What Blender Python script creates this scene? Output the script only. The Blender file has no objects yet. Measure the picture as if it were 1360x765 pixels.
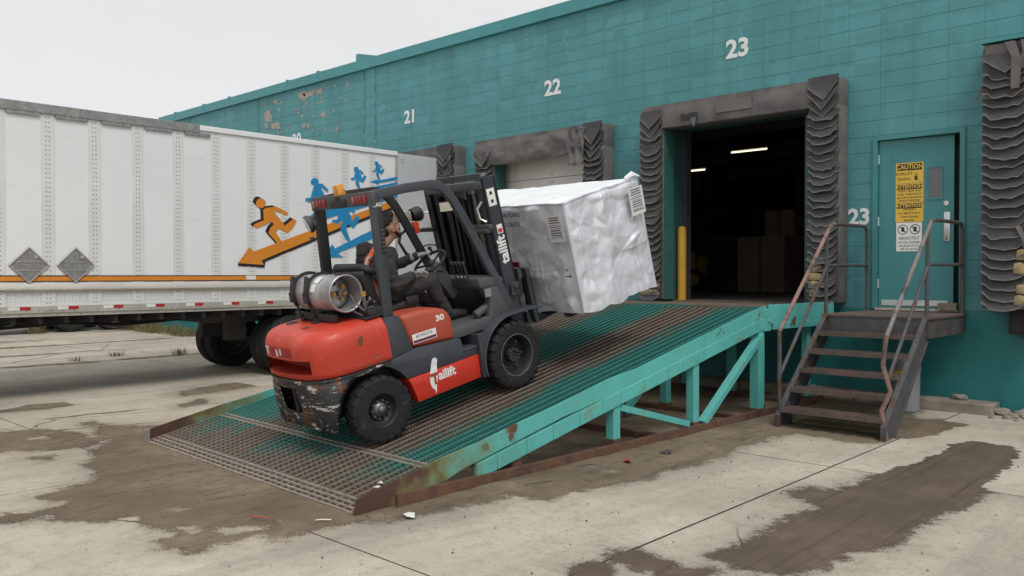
import bpy, bmesh, math, random
import numpy as np
from mathutils import Vector, Matrix, Euler, noise as mnoise
from math import sin, cos, pi, radians as rad
random.seed(7)
SC = bpy.context.scene
COL = SC.collection

# ---------------------------------------------------------------- camera
cam = bpy.data.cameras.new('camera'); cam.sensor_width = 36.0; cam.lens = 36.0*1133/1360
cam.clip_start = 0.05; cam.clip_end = 2000
CAM = bpy.data.objects.new('camera', cam); COL.objects.link(CAM)
CAM.location = (0, -11.3, 1.71); CAM.rotation_euler = (rad(90-0.9), 0, rad(43.4))
SC.camera = CAM
SC.render.resolution_x = 1024; SC.render.resolution_y = 576

# ---------------------------------------------------------------- world: overcast sky
W = bpy.data.worlds.new('World'); SC.world = W; W.use_nodes = True
wn = W.node_tree.nodes; wl = W.node_tree.links; wn.clear()
SUN_EL, SUN_AZ = rad(55), rad(118)      # azimuth measured clockwise from +Y (north)
sky = wn.new('ShaderNodeTexSky'); sky.sky_type = 'NISHITA'; sky.sun_disc = False
sky.sun_elevation = SUN_EL; sky.sun_rotation = SUN_AZ
sb = wn.new('ShaderNodeVectorMath'); sb.operation = 'SCALE'; sb.inputs['Scale'].default_value = 0.1
mx = wn.new('ShaderNodeMix'); mx.data_type = 'RGBA'; mx.inputs['Factor'].default_value = 0.94
mx.inputs['B'].default_value = (0.70, 0.70, 0.705, 1)          # closed cloud cover
ct = wn.new('ShaderNodeTexNoise'); ct.inputs['Scale'].default_value = 2.2; ct.inputs['Detail'].default_value = 5        # faint cloud tone
cr = wn.new('ShaderNodeMapRange'); cr.inputs[1].default_value = .3; cr.inputs[2].default_value = .7; cr.inputs[3].default_value = .665; cr.inputs[4].default_value = .735
cg = wn.new('ShaderNodeTexCoord'); wl.new(cg.outputs['Generated'], ct.inputs['Vector']); wl.new(ct.outputs['Fac'], cr.inputs[0]); wl.new(cr.outputs[0], mx.inputs['B'])
bg = wn.new('ShaderNodeBackground'); bg.inputs['Strength'].default_value = 1.0
wo = wn.new('ShaderNodeOutputWorld')
wl.new(sky.outputs['Color'], sb.inputs[0]); wl.new(sb.outputs[0], mx.inputs['A'])
wl.new(mx.outputs['Result'], bg.inputs['Color']); wl.new(bg.outputs[0], wo.inputs['Surface'])
sl_ = bpy.data.lights.new('sun', 'SUN'); sl_.energy = 1.5; sl_.angle = rad(24); sl_.color = (1, .97, .93)
SUN = bpy.data.objects.new('sun', sl_); COL.objects.link(SUN)
sd = Vector((sin(SUN_AZ)*cos(SUN_EL), cos(SUN_AZ)*cos(SUN_EL), sin(SUN_EL)))
SUN.rotation_euler = (-sd).to_track_quat('-Z', 'Y').to_euler(); SUN.location = (6, -10, 14)
vs = SC.view_settings; vs.view_transform = 'Standard'; vs.look = 'None'; vs.exposure = 0.25; vs.gamma = 1.0
vs.use_curve_mapping = False

# ---------------------------------------------------------------- helpers
def s2l(r, g, b):
    f = lambda c: (c/255/12.92) if c/255 <= .04045 else ((c/255+.055)/1.055)**2.4
    return (f(r), f(g), f(b))
MATS = {}
def pm(name, c, rough=.6, metal=0., c2=None, scale=6., lo=.4, hi=.6, var=.12, vscale=3., bump=0., bscale=60.,
       spots=(), coord='Object', stretch=(1, 1, 1), bstretch=None, spec=.5, cell=None, coat=0., trans=0., emit=None):
    """procedural paint / metal / cloth: base colour, noise variation, wear spots, fine relief"""
    if name in MATS: return MATS[name]
    m = bpy.data.materials.new(name); m.use_nodes = True; MATS[name] = m
    n = m.node_tree.nodes; L = m.node_tree.links
    p = n['Principled BSDF']; p.inputs['Roughness'].default_value = rough; p.inputs['Metallic'].default_value = metal
    p.inputs['Specular IOR Level'].default_value = spec
    if coat: p.inputs['Coat Weight'].default_value = coat
    if trans: p.inputs['Transmission Weight'].default_value = trans
    if emit: p.inputs['Emission Color'].default_value = (*emit[0], 1); p.inputs['Emission Strength'].default_value = emit[1]
    if coord == 'World':
        g = n.new('ShaderNodeNewGeometry'); src = g.outputs['Position']
    else:
        g = n.new('ShaderNodeTexCoord'); src = g.outputs['Object']
    mp = n.new('ShaderNodeMapping'); mp.inputs['Scale'].default_value = stretch; L.new(src, mp.inputs['Vector'])
    def nz(sc, det=4., off=0., vec=None, rough_=.6):
        t = n.new('ShaderNodeTexNoise'); t.noise_dimensions = '4D'; t.inputs['Scale'].default_value = sc
        t.inputs['Detail'].default_value = det; t.inputs['W'].default_value = off; t.inputs['Roughness'].default_value = rough_
        L.new(vec or mp.outputs[0], t.inputs['Vector']); return t.outputs['Fac']
    def ramp(fac, lo_, hi_):
        r = n.new('ShaderNodeMapRange'); r.inputs['From Min'].default_value = lo_; r.inputs['From Max'].default_value = hi_
        L.new(fac, r.inputs['Value']); return r.outputs['Result']
    def mixc(fac, a, b):
        x = n.new('ShaderNodeMix'); x.data_type = 'RGBA'; L.new(fac, x.inputs['Factor'])
        for k, v in (('A', a), ('B', b)):
            if isinstance(v, tuple): x.inputs[k].default_value = (*v, 1)
            else: L.new(v, x.inputs[k])
        return x.outputs['Result']
    col = c
    if c2 is not None: col = mixc(ramp(nz(scale, 5, 1.3), lo, hi), c, c2)
    if var:
        a = tuple(v*(1-var) for v in c); b = tuple(min(1, v*(1+var)) for v in c)
        f = ramp(nz(vscale, 6, 4.7, src), .3, .7)
        vcol = mixc(f, a, b)
        if c2 is not None: col = mixc(ramp(nz(scale, 5, 1.3), lo, hi), vcol, c2)
        else: col = vcol
    if cell:
        d = n.new('ShaderNodeVectorMath'); d.operation = 'DIVIDE'; d.inputs[1].default_value = cell; L.new(src, d.inputs[0])
        fl = n.new('ShaderNodeVectorMath'); fl.operation = 'FLOOR'; L.new(d.outputs[0], fl.inputs[0])
        wnn = n.new('ShaderNodeTexWhiteNoise'); L.new(fl.outputs[0], wnn.inputs['Vector'])
        r = n.new('ShaderNodeMapRange'); r.inputs['To Min'].default_value = .9; r.inputs['To Max'].default_value = 1.08; L.new(wnn.outputs['Value'], r.inputs['Value'])
        v = n.new('ShaderNodeVectorMath'); v.operation = 'SCALE'; L.new(r.outputs[0], v.inputs['Scale'])
        if isinstance(col, tuple): v.inputs[0].default_value = col
        else: L.new(col, v.inputs[0])
        col = v.outputs[0]
    for i, s in enumerate(spots):       # (colour, scale, threshold, softness, stretch)
        vec = None
        if len(s) > 4:
            m2 = n.new('ShaderNodeMapping'); m2.inputs['Scale'].default_value = s[4]; L.new(src, m2.inputs['Vector']); vec = m2.outputs[0]
        else: vec = src
        col = mixc(ramp(nz(s[1], 6, 9.1+3.7*i, vec, .68), s[2], s[2]+s[3]), col, s[0])
    if isinstance(col, tuple): p.inputs['Base Color'].default_value = (*col, 1)
    else: L.new(col, p.inputs['Base Color'])
    rr = n.new('ShaderNodeMapRange'); rr.inputs['To Min'].default_value = max(.02, rough-.1); rr.inputs['To Max'].default_value = min(1, rough+.12)
    L.new(nz(vscale*2.3, 5, 7.7, src), rr.inputs['Value']); L.new(rr.outputs[0], p.inputs['Roughness'])
    if bump:
        b = n.new('ShaderNodeBump'); b.inputs['Strength'].default_value = bump; b.inputs['Distance'].default_value = .01
        bsrc = src
        if bstretch:
            m3 = n.new('ShaderNodeMapping'); m3.inputs['Scale'].default_value = bstretch; L.new(src, m3.inputs['Vector']); bsrc = m3.outputs[0]
        L.new(nz(bscale, 4, 2.2, bsrc), b.inputs['Height']); L.new(b.outputs[0], p.inputs['Normal'])
    return m

class MB:
    """collects shapes into one mesh"""
    def __init__(s): s.v = []; s.f = []; s.m = []; s.cur = 0
    def add(s, vs, fs):
        o = len(s.v); s.v += [tuple(v) for v in vs]
        for f in fs: s.f.append(tuple(i+o for i in f)); s.m.append(s.cur)
        return s
    def mat(s, i): s.cur = i; return s
    def box(s, x0, x1, y0, y1, z0, z1, M=None):
        vs = [Vector((x, y, z)) for z in (z0, z1) for y in (y0, y1) for x in (x0, x1)]
        if M is not None: vs = [M @ v for v in vs]
        return s.add(vs, [(0, 2, 3, 1), (4, 5, 7, 6), (0, 1, 5, 4), (2, 6, 7, 3), (0, 4, 6, 2), (1, 3, 7, 5)])
    def prism(s, poly, axis, a, b, M=None):
        """poly 2-D extruded along axis: x -> (y,z), y -> (x,z), z -> (x,y)"""
        n = len(poly)
        def mk(p, d):
            v = {'x': (d, p[0], p[1]), 'y': (p[0], d, p[1]), 'z': (p[0], p[1], d)}[axis]
            v = Vector(v); return M @ v if M is not None else v
        vs = [mk(p, a) for p in poly]+[mk(p, b) for p in poly]
        fs = [tuple(range(n)), tuple(range(2*n-1, n-1, -1))]
        fs += [(i, i+n, (i+1) % n+n, (i+1) % n) for i in range(n)]
        return s.add(vs, fs)
    def cyl(s, p0, p1, r0, r1=None, n=16, caps=True):
        r1 = r0 if r1 is None else r1
        p0 = Vector(p0); p1 = Vector(p1); d = (p1-p0).normalized()
        a = d.orthogonal().normalized(); b = d.cross(a)
        vs = [p0+(a*cos(2*pi*i/n)+b*sin(2*pi*i/n))*r0 for i in range(n)]+[p1+(a*cos(2*pi*i/n)+b*sin(2*pi*i/n))*r1 for i in range(n)]
        fs = [(i, (i+1) % n, (i+1) % n+n, i+n) for i in range(n)]
        if caps: fs += [tuple(range(n-1, -1, -1)), tuple(range(n, 2*n))]
        return s.add(vs, fs)
    def tube(s, pts, r, n=8, rect=None, up=(0, 0, 1), closed=False):
        """sweep of a circle (or rectangle rect=(w,h)) along points"""
        P = [Vector(p) for p in pts]; k = len(P); rings = []
        prev = None
        for i in range(k):
            if closed: t = (P[(i+1) % k]-P[i-1]).normalized()
            elif i == 0: t = (P[1]-P[0]).normalized()
            elif i == k-1: t = (P[-1]-P[-2]).normalized()
            else: t = ((P[i+1]-P[i]).normalized()+(P[i]-P[i-1]).normalized()).normalized()
            if rect:
                u = Vector(up); a = t.cross(u).normalized(); b = a.cross(t).normalized()
            else:
                if prev is None: a = t.orthogonal().normalized()
                else: a = (prev-t*prev.dot(t)).normalized()
                prev = a; b = t.cross(a)
            sc = 1.
            if 0 < i < k-1 or closed:
                q = (P[i]-P[i-1]).normalized(); sc = 1/max(.5, t.dot(q))
            rr = r[i] if isinstance(r, (list, tuple)) else r
            if rect: ring = [P[i]+a*x*rect[0]/2*(1)+b*y*rect[1]/2*sc for x, y in ((-1, -1), (1, -1), (1, 1), (-1, 1))]
            else: ring = [P[i]+(a*cos(2*pi*j/n)+b*sin(2*pi*j/n))*rr for j in range(n)]
            rings.append(ring)
        m = len(rings[0]); vs = [v for g in rings for v in g]; fs = []
        for i in range(k if closed else k-1):
            i2 = (i+1) % k
            fs += [(i*m+j, i*m+(j+1) % m, i2*m+(j+1) % m, i2*m+j) for j in range(m)]
        if not closed: fs += [tuple(range(m-1, -1, -1)), tuple(range((k-1)*m, k*m))]
        return s.add(vs, fs)
    def lathe(s, prof, c=(0, 0, 0), axis='x', n=32, sgn=1):
        """prof: list of (along, radius)"""
        vs = []; k = len(prof); c = Vector(c)
        for a, r in prof:
            for j in range(n):
                u, w = r*cos(2*pi*j/n), r*sin(2*pi*j/n)
                vs.append(c+Vector({'x': (a*sgn, u, w), 'y': (u, a*sgn, w), 'z': (u, w, a*sgn)}[axis]))
        fs = [(i*n+j, i*n+(j+1) % n, (i+1)*n+(j+1) % n, (i+1)*n+j) for i in range(k-1) for j in range(n)]
        return s.add(vs, fs)
    def loft(s, rings, closed=True, cap0=False, cap1=False):
        k = len(rings); m = len(rings[0]); vs = [v for g in rings for v in g]; fs = []
        for i in range(k-1):
            for j in range(m if closed else m-1):
                fs.append((i*m+j, i*m+(j+1) % m, (i+1)*m+(j+1) % m, (i+1)*m+j))
        if cap0: fs.append(tuple(range(m-1, -1, -1)))
        if cap1: fs.append(tuple(range((k-1)*m, k*m)))
        return s.add(vs, fs)
    def sphere(s, c, r, nu=12, nv=8, M=None):
        c = Vector(c); r = Vector(r) if not isinstance(r, (int, float)) else Vector((r, r, r)); vs = []
        for i in range(nv+1):
            th = pi*i/nv
            for j in range(nu):
                v = Vector((r.x*sin(th)*cos(2*pi*j/nu), r.y*sin(th)*sin(2*pi*j/nu), r.z*cos(th)))
                if M is not None: v = M @ v
                vs.append(c+v)
        fs = [(i*nu+j, (i+1)*nu+j, (i+1)*nu+(j+1) % nu, i*nu+(j+1) % nu) for i in range(nv) for j in range(nu)]
        return s.add(vs, fs)
    def mesh(s, name, mats, bev=0., seg=2, smooth=35, merge=True):
        me = bpy.data.meshes.new(name); me.from_pydata(s.v, [], s.f)
        if not isinstance(mats, (list, tuple)): mats = [mats]
        for mm in mats: me.materials.append(mm)
        if len(mats) > 1: me.polygons.foreach_set('material_index', s.m)
        bm = bmesh.new(); bm.from_mesh(me)
        if merge: bmesh.ops.remove_doubles(bm, verts=bm.verts, dist=1e-5)
        bmesh.ops.recalc_face_normals(bm, faces=bm.faces)
        if bev:
            es = [e for e in bm.edges if len(e.link_faces) == 2 and e.calc_face_angle(0) > rad(25)]
            bmesh.ops.bevel(bm, geom=es, offset=bev, segments=seg, profile=.5, affect='EDGES', clamp_overlap=True)
        bm.to_mesh(me); bm.free()
        if smooth:
            me.shade_smooth(); me.set_sharp_from_angle(angle=rad(smooth))
        return me
    def build(s, name, mats, parent=None, **k):
        return link(name, s.mesh(name, mats, **k), parent)
def link(name, data, parent=None, loc=None, rot=None, scale=None):
    o = bpy.data.objects.new(name, data); COL.objects.link(o)
    if parent is not None: o.parent = parent
    if loc is not None: o.location = loc
    if rot is not None: o.rotation_euler = rot
    if scale is not None: o.scale = scale
    return o
def tag(o, label=None, cat=None, group=None, kind=None):
    if label: o['label'] = label
    if cat: o['category'] = cat
    if group: o['group'] = group
    if kind: o['kind'] = kind
    return o
def empty(name, loc=(0, 0, 0), rot=(0, 0, 0)):
    o = bpy.data.objects.new(name, None); COL.objects.link(o); o.location = loc; o.rotation_euler = rot
    o.empty_display_size = .1; return o
def text(name, body, size, mat, parent, M, ext=.0008, bold=0., align='CENTER', sx=1.):
    cu = bpy.data.curves.new(name, 'FONT'); cu.body = body; cu.size = size; cu.extrude = ext; cu.offset = bold
    cu.align_x = align; cu.align_y = 'CENTER'; cu.resolution_u = 3
    ob = bpy.data.objects.new(name, cu); me = bpy.data.meshes.new_from_object(ob)
    bpy.data.objects.remove(ob); bpy.data.curves.remove(cu)
    me.name = name; me.materials.clear(); me.materials.append(mat)
    me.transform(M @ Matrix.Diagonal((sx, 1, 1, 1)))
    return link(name, me, parent)
def frame(o, x, y, z=None):
    """matrix with given origin and x/y axes"""
    x = Vector(x).normalized(); y = Vector(y).normalized(); z = x.cross(y)
    return Matrix(((x.x, y.x, z.x, o[0]), (x.y, y.y, z.y, o[1]), (x.z, y.z, z.z, o[2]), (0, 0, 0, 1)))
def poly_sheet(poly3, name, mat, parent, thick=None):
    """flat print: a thin filled polygon"""
    me = bpy.data.meshes.new(name); me.from_pydata([tuple(p) for p in poly3], [], [tuple(range(len(poly3)))])
    bm = bmesh.new(); bm.from_mesh(me); bmesh.ops.triangulate(bm, faces=bm.faces); bm.to_mesh(me); bm.free()
    me.materials.append(mat); return link(name, me, parent)
def gz(y): return .009*max(0., min(8.5, y+8.))
# measured outlines (metres in the yard's own axes)
SAND=[[(-9.57, -7.22), (-9.9, -7.54), (-9.15, -7.97), (-8.3, -8.22), (-8.01, -8.38), (-7.66, -8.41), (-7.34, -8.49), (-7.11, -9.08), (-6.8, -8.9), (-6.41, -9.2), (-6.2, -9.07), (-6.05, -8.98), (-6.04, -8.74), (-5.91, -8.87), (-5.44, -8.74), (-5.45, -8.92), (-5.25, -8.99), (-4.99, -8.82), (-5.05, -8.69), (-5.06, -8.38), (-4.78, -8.33), (-4.83, -8.16), (-4.85, -7.97), (-4.72, -7.84), (-4.63, -7.61), (-4.62, -7.37), (-4.53, -7.1), (-4.47, -6.93), (-4.42, -6.56), (-4.16, -6.49), (-4.27, -6.2), (-4.1, -5.91), (-4.06, -5.64), (-4.02, -5.42), (-4.05, -5.04), (-3.94, -4.78), (-4.02, -3.89), (-4.07, -3.11), (-3.99, -2.75), (-3.62, -2.79), (-3.44, -2.89), (-3.14, -2.81), (-3.14, -2.39), (-2.86, -2.24), (-2.78, -1.13), (-3.13, -0.93), (-3.33, -1.13), (-3.57, -0.33), (-3.6, -0.1), (-9.4, -0.1), (-9.6, -3.0), (-9.2, -6.5)], [(-2.63, -2.32), (-2.48, -1.98), (-2.09, -1.98), (-1.94, -2.44), (-1.91, -3.15), (-1.85, -3.81), (-1.77, -4.08), (-1.85, -4.53), (-1.89, -5.4), (-1.91, -5.89), (-2.02, -6.06), (-2.03, -6.48), (-2.1, -6.7), (-2.2, -6.83), (-2.39, -6.88), (-2.64, -6.75), (-2.6, -6.5), (-2.62, -6.17), (-2.66, -5.78), (-2.61, -5.35), (-2.7, -5.23), (-2.94, -5.19), (-2.93, -4.83), (-2.67, -4.76), (-2.68, -4.29), (-2.66, -3.93), (-2.55, -2.85)], [(-2.95, -6.98), (-2.78, -6.99), (-2.65, -7.0), (-2.55, -6.91), (-2.47, -6.96), (-2.46, -7.08), (-2.65, -7.26), (-2.87, -7.27), (-3.02, -7.22), (-3.09, -7.07)], [(-3.13, -7.48), (-3.09, -7.32), (-2.96, -7.33), (-2.84, -7.44), (-2.8, -7.56), (-2.97, -7.64)], [(-10.43, -8.54), (-10.31, -8.06), (-9.72, -7.87), (-9.23, -7.82), (-8.83, -7.99), (-8.9, -8.16), (-9.03, -8.53), (-9.23, -8.86)], [(-11.98, -8.13), (-12.32, -7.51), (-12.18, -7.1), (-11.81, -7.11), (-11.7, -7.44), (-11.78, -7.94)], [(-10.32, -7.6), (-10.35, -7.42), (-10.01, -7.44), (-9.95, -7.65)], [(-10.81, -6.26), (-11.03, -5.82), (-10.57, -5.94), (-10.48, -6.29)], [(-8.67, -8.61), (-8.65, -8.45), (-8.39, -8.48), (-8.41, -8.63)], [(-6.8, -9.51), (-6.73, -9.24), (-6.74, -9.13), (-6.71, -8.99), (-6.49, -9.22), (-6.52, -9.4), (-6.63, -9.55)], [(-11.93, -5.65), (-12.17, -4.95), (-12.16, -4.44), (-11.67, -4.6), (-11.47, -5.43), (-11.42, -5.89)]]
HOLES=[[(-9.89, -8.33), (-9.78, -8.11), (-9.54, -8.17), (-9.7, -8.38)], [(-5.38, -8.49), (-5.26, -8.26), (-5.15, -8.32), (-5.15, -8.51), (-5.28, -8.54)], [(-9.04, -7.97), (-9.17, -7.65), (-8.99, -7.71), (-8.76, -8.03)], [(-5.54, -8.67), (-5.47, -8.6), (-5.42, -8.65), (-5.47, -8.69)]]
DECALS=[('orange', [(-4.488, 1.892), (-4.295, 2.146), (-4.204, 2.084), (-3.055, 2.49), (-2.09, 2.829), (-1.375, 3.085), (-1.376, 2.96), (-2.091, 2.705), (-3.056, 2.333), (-4.075, 1.943), (-4.035, 1.867)]), ('black', [(-4.488, 1.892), (-4.035, 1.867), (-4.075, 1.943), (-3.056, 2.333), (-2.091, 2.705), (-1.376, 2.96), (-1.376, 2.905), (-2.091, 2.651), (-3.056, 2.282), (-4.008, 1.92), (-4.022, 1.822), (-4.489, 1.849)]), ('orange', [(-4.044, 2.754), (-4.004, 2.785), (-3.829, 2.819), (-3.679, 2.774), (-3.582, 2.731), (-3.596, 2.686), (-3.652, 2.69), (-3.802, 2.755), (-3.835, 2.722), (-3.762, 2.649), (-3.672, 2.544), (-3.653, 2.513), (-3.485, 2.638), (-3.42, 2.604), (-3.485, 2.503), (-3.598, 2.393), (-3.68, 2.434), (-3.763, 2.467), (-3.817, 2.405), (-3.695, 2.239), (-3.709, 2.183), (-3.777, 2.213), (-3.952, 2.388), (-3.912, 2.473), (-3.844, 2.536), (-3.911, 2.569), (-4.005, 2.517), (-4.177, 2.451), (-4.216, 2.497), (-4.19, 2.521), (-4.031, 2.588)]), ('orange', [(-3.996, 2.864), (-4.005, 2.829), (-4.029, 2.8), (-4.065, 2.783), (-4.104, 2.781), (-4.139, 2.794), (-4.163, 2.82), (-4.171, 2.853), (-4.162, 2.888), (-4.138, 2.917), (-4.103, 2.934), (-4.064, 2.937), (-4.029, 2.924), (-4.005, 2.898)]), ('blue', [(-3.042, 3.26), (-2.914, 3.262), (-2.795, 3.169), (-2.805, 3.135), (-2.845, 3.149), (-2.944, 3.217), (-2.934, 3.168), (-2.885, 3.096), (-2.855, 2.996), (-2.775, 3.103), (-2.694, 3.075), (-2.725, 3.005), (-2.826, 2.88), (-2.896, 2.918), (-2.945, 2.94), (-2.975, 2.855), (-2.897, 2.674), (-2.927, 2.647), (-2.986, 2.686), (-3.083, 2.832), (-3.093, 2.898), (-3.034, 3.002), (-3.073, 2.983), (-3.151, 2.936), (-3.257, 2.954), (-3.247, 2.996), (-3.15, 3.011), (-3.131, 3.079), (-3.091, 3.198)]), ('blue', [(-2.99, 3.29), (-2.998, 3.26), (-3.02, 3.236), (-3.051, 3.22), (-3.086, 3.218), (-3.117, 3.228), (-3.138, 3.25), (-3.146, 3.278), (-3.138, 3.307), (-3.116, 3.332), (-3.085, 3.347), (-3.051, 3.35), (-3.019, 3.34), (-2.998, 3.318)]), ('blue', [(-2.497, 2.922), (-2.362, 2.921), (-2.236, 2.824), (-2.247, 2.789), (-2.289, 2.804), (-2.394, 2.876), (-2.383, 2.825), (-2.331, 2.75), (-2.3, 2.647), (-2.215, 2.756), (-2.13, 2.725), (-2.162, 2.654), (-2.269, 2.527), (-2.342, 2.568), (-2.395, 2.591), (-2.426, 2.504), (-2.343, 2.316), (-2.375, 2.29), (-2.437, 2.331), (-2.54, 2.482), (-2.55, 2.55), (-2.488, 2.656), (-2.529, 2.637), (-2.612, 2.591), (-2.724, 2.611), (-2.713, 2.654), (-2.611, 2.668), (-2.591, 2.737), (-2.549, 2.859)]), ('blue', [(-2.45, 2.958), (-2.459, 2.927), (-2.482, 2.902), (-2.515, 2.887), (-2.551, 2.885), (-2.584, 2.896), (-2.606, 2.919), (-2.614, 2.948), (-2.606, 2.978), (-2.583, 3.003), (-2.551, 3.018), (-2.514, 3.02), (-2.481, 3.009), (-2.458, 2.987)]), ('blue', [(-2.197, 3.568), (-2.119, 3.57), (-2.047, 3.518), (-2.053, 3.498), (-2.077, 3.505), (-2.137, 3.544), (-2.131, 3.515), (-2.101, 3.474), (-2.083, 3.417), (-2.035, 3.48), (-1.986, 3.464), (-2.005, 3.423), (-2.065, 3.349), (-2.107, 3.371), (-2.137, 3.383), (-2.156, 3.333), (-2.108, 3.229), (-2.126, 3.213), (-2.162, 3.235), (-2.221, 3.318), (-2.227, 3.356), (-2.191, 3.418), (-2.215, 3.406), (-2.263, 3.378), (-2.327, 3.387), (-2.321, 3.412), (-2.262, 3.422), (-2.25, 3.461), (-2.226, 3.532)]), ('blue', [(-2.158, 3.582), (-2.163, 3.563), (-2.178, 3.547), (-2.199, 3.537), (-2.222, 3.535), (-2.243, 3.541), (-2.257, 3.555), (-2.262, 3.573), (-2.257, 3.592), (-2.243, 3.608), (-2.222, 3.618), (-2.199, 3.62), (-2.178, 3.614), (-2.163, 3.6)]), ('blue', [(-1.747, 3.706), (-1.685, 3.708), (-1.627, 3.668), (-1.632, 3.652), (-1.651, 3.658), (-1.699, 3.688), (-1.694, 3.665), (-1.67, 3.633), (-1.656, 3.588), (-1.617, 3.638), (-1.579, 3.626), (-1.593, 3.594), (-1.642, 3.536), (-1.676, 3.552), (-1.7, 3.562), (-1.714, 3.522), (-1.676, 3.441), (-1.69, 3.428), (-1.719, 3.445), (-1.767, 3.51), (-1.771, 3.54), (-1.742, 3.588), (-1.762, 3.579), (-1.8, 3.557), (-1.852, 3.563), (-1.847, 3.583), (-1.8, 3.591), (-1.79, 3.622), (-1.771, 3.677)]), ('blue', [(-1.718, 3.724), (-1.722, 3.708), (-1.734, 3.694), (-1.752, 3.686), (-1.772, 3.684), (-1.789, 3.689), (-1.802, 3.7), (-1.806, 3.715), (-1.802, 3.731), (-1.789, 3.744), (-1.772, 3.753), (-1.752, 3.755), (-1.734, 3.75), (-1.722, 3.739)]), ('blue', [(-3.256, 2.631), (-2.881, 2.906), (-2.851, 2.817), (-1.755, 3.109), (-1.287, 3.251), (-1.287, 3.139), (-1.756, 3.0), (-2.821, 2.677), (-2.852, 2.585)]), ('blue', [(-2.914, 2.014), (-2.721, 2.236), (-2.663, 2.162), (-2.079, 2.421), (-1.285, 2.744), (-1.285, 2.57), (-2.08, 2.269), (-2.612, 2.084), (-2.486, 2.011)]), ('blue', [(-2.482, 3.133), (-1.283, 3.421), (-1.283, 3.338), (-2.482, 3.05)]), ('blue', [(-1.918, 3.375), (-1.74, 3.433), (-1.723, 3.414), (-1.283, 3.519), (-1.283, 3.463), (-1.698, 3.375), (-1.719, 3.346)])]
MANSH=[[(-4.097, 2.775), (-4.058, 2.806), (-3.884, 2.84), (-3.735, 2.796), (-3.639, 2.752), (-3.653, 2.708), (-3.708, 2.712), (-3.857, 2.777), (-3.89, 2.744), (-3.817, 2.67), (-3.728, 2.566), (-3.709, 2.535), (-3.542, 2.66), (-3.478, 2.626), (-3.542, 2.525), (-3.654, 2.416), (-3.736, 2.457), (-3.818, 2.49), (-3.872, 2.427), (-3.751, 2.263), (-3.765, 2.207), (-3.833, 2.236), (-4.007, 2.41), (-3.966, 2.496), (-3.899, 2.558), (-3.966, 2.591), (-4.059, 2.539), (-4.23, 2.473), (-4.269, 2.518), (-4.243, 2.543), (-4.085, 2.61)], [(-4.063, 2.896), (-4.072, 2.864), (-4.094, 2.837), (-4.127, 2.822), (-4.162, 2.819), (-4.194, 2.832), (-4.216, 2.855), (-4.224, 2.886), (-4.216, 2.918), (-4.194, 2.945), (-4.162, 2.961), (-4.126, 2.963), (-4.094, 2.951), (-4.071, 2.927)]]
PLAC=[[(-7.492, 1.836), (-6.909, 1.841)]]
PEEL=[[(-17.719, 6.025), (-17.304, 6.035), (-17.242, 5.885), (-17.368, 5.815), (-17.655, 5.909)], [(-17.273, 5.995), (-16.931, 6.015), (-16.993, 5.885), (-17.242, 5.885)], [(-16.931, 5.98), (-16.688, 6.013), (-16.689, 5.875), (-16.901, 5.889)], [(-19.254, 5.722), (-19.004, 5.821), (-18.866, 5.635), (-18.832, 5.482), (-19.184, 5.544)], [(-18.902, 5.454), (-18.487, 5.44), (-18.489, 5.275), (-18.868, 5.319)], [(-18.828, 5.964), (-18.689, 6.037), (-18.586, 5.967), (-18.69, 5.908)], [(-16.843, 5.377), (-16.601, 5.467), (-16.542, 5.305), (-16.722, 5.345)], [(-17.531, 5.252), (-17.34, 5.282), (-17.373, 5.18), (-17.532, 5.181)], [(-16.902, 5.698), (-16.569, 5.703), (-16.6, 5.673), (-16.903, 5.663)], [(-17.309, 5.225), (-17.184, 5.245), (-17.216, 5.143), (-17.31, 5.172)], [(-16.19, 4.938), (-16.073, 5.06), (-16.045, 5.039), (-16.132, 4.88)], [(-17.852, 5.65), (-17.754, 5.69), (-17.754, 5.583)], [(-19.185, 5.488), (-19.042, 5.489), (-19.008, 5.336), (-19.15, 5.352)], [(-15.783, 5.944), (-15.586, 5.964), (-15.642, 5.923), (-15.755, 5.873)], [(-18.592, 5.25), (-18.523, 5.261), (-18.524, 5.15), (-18.592, 5.158)], [(-17.626, 5.477), (-17.497, 5.514), (-17.466, 5.421)]]
TRUCK=[[0.996535, -0.082586, -0.009898], [0.082754, 0.972439, 0.217979], [-0.008376, -0.218043, 0.975903], [-6.399724, -6.652199, 0.258023]]
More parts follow.
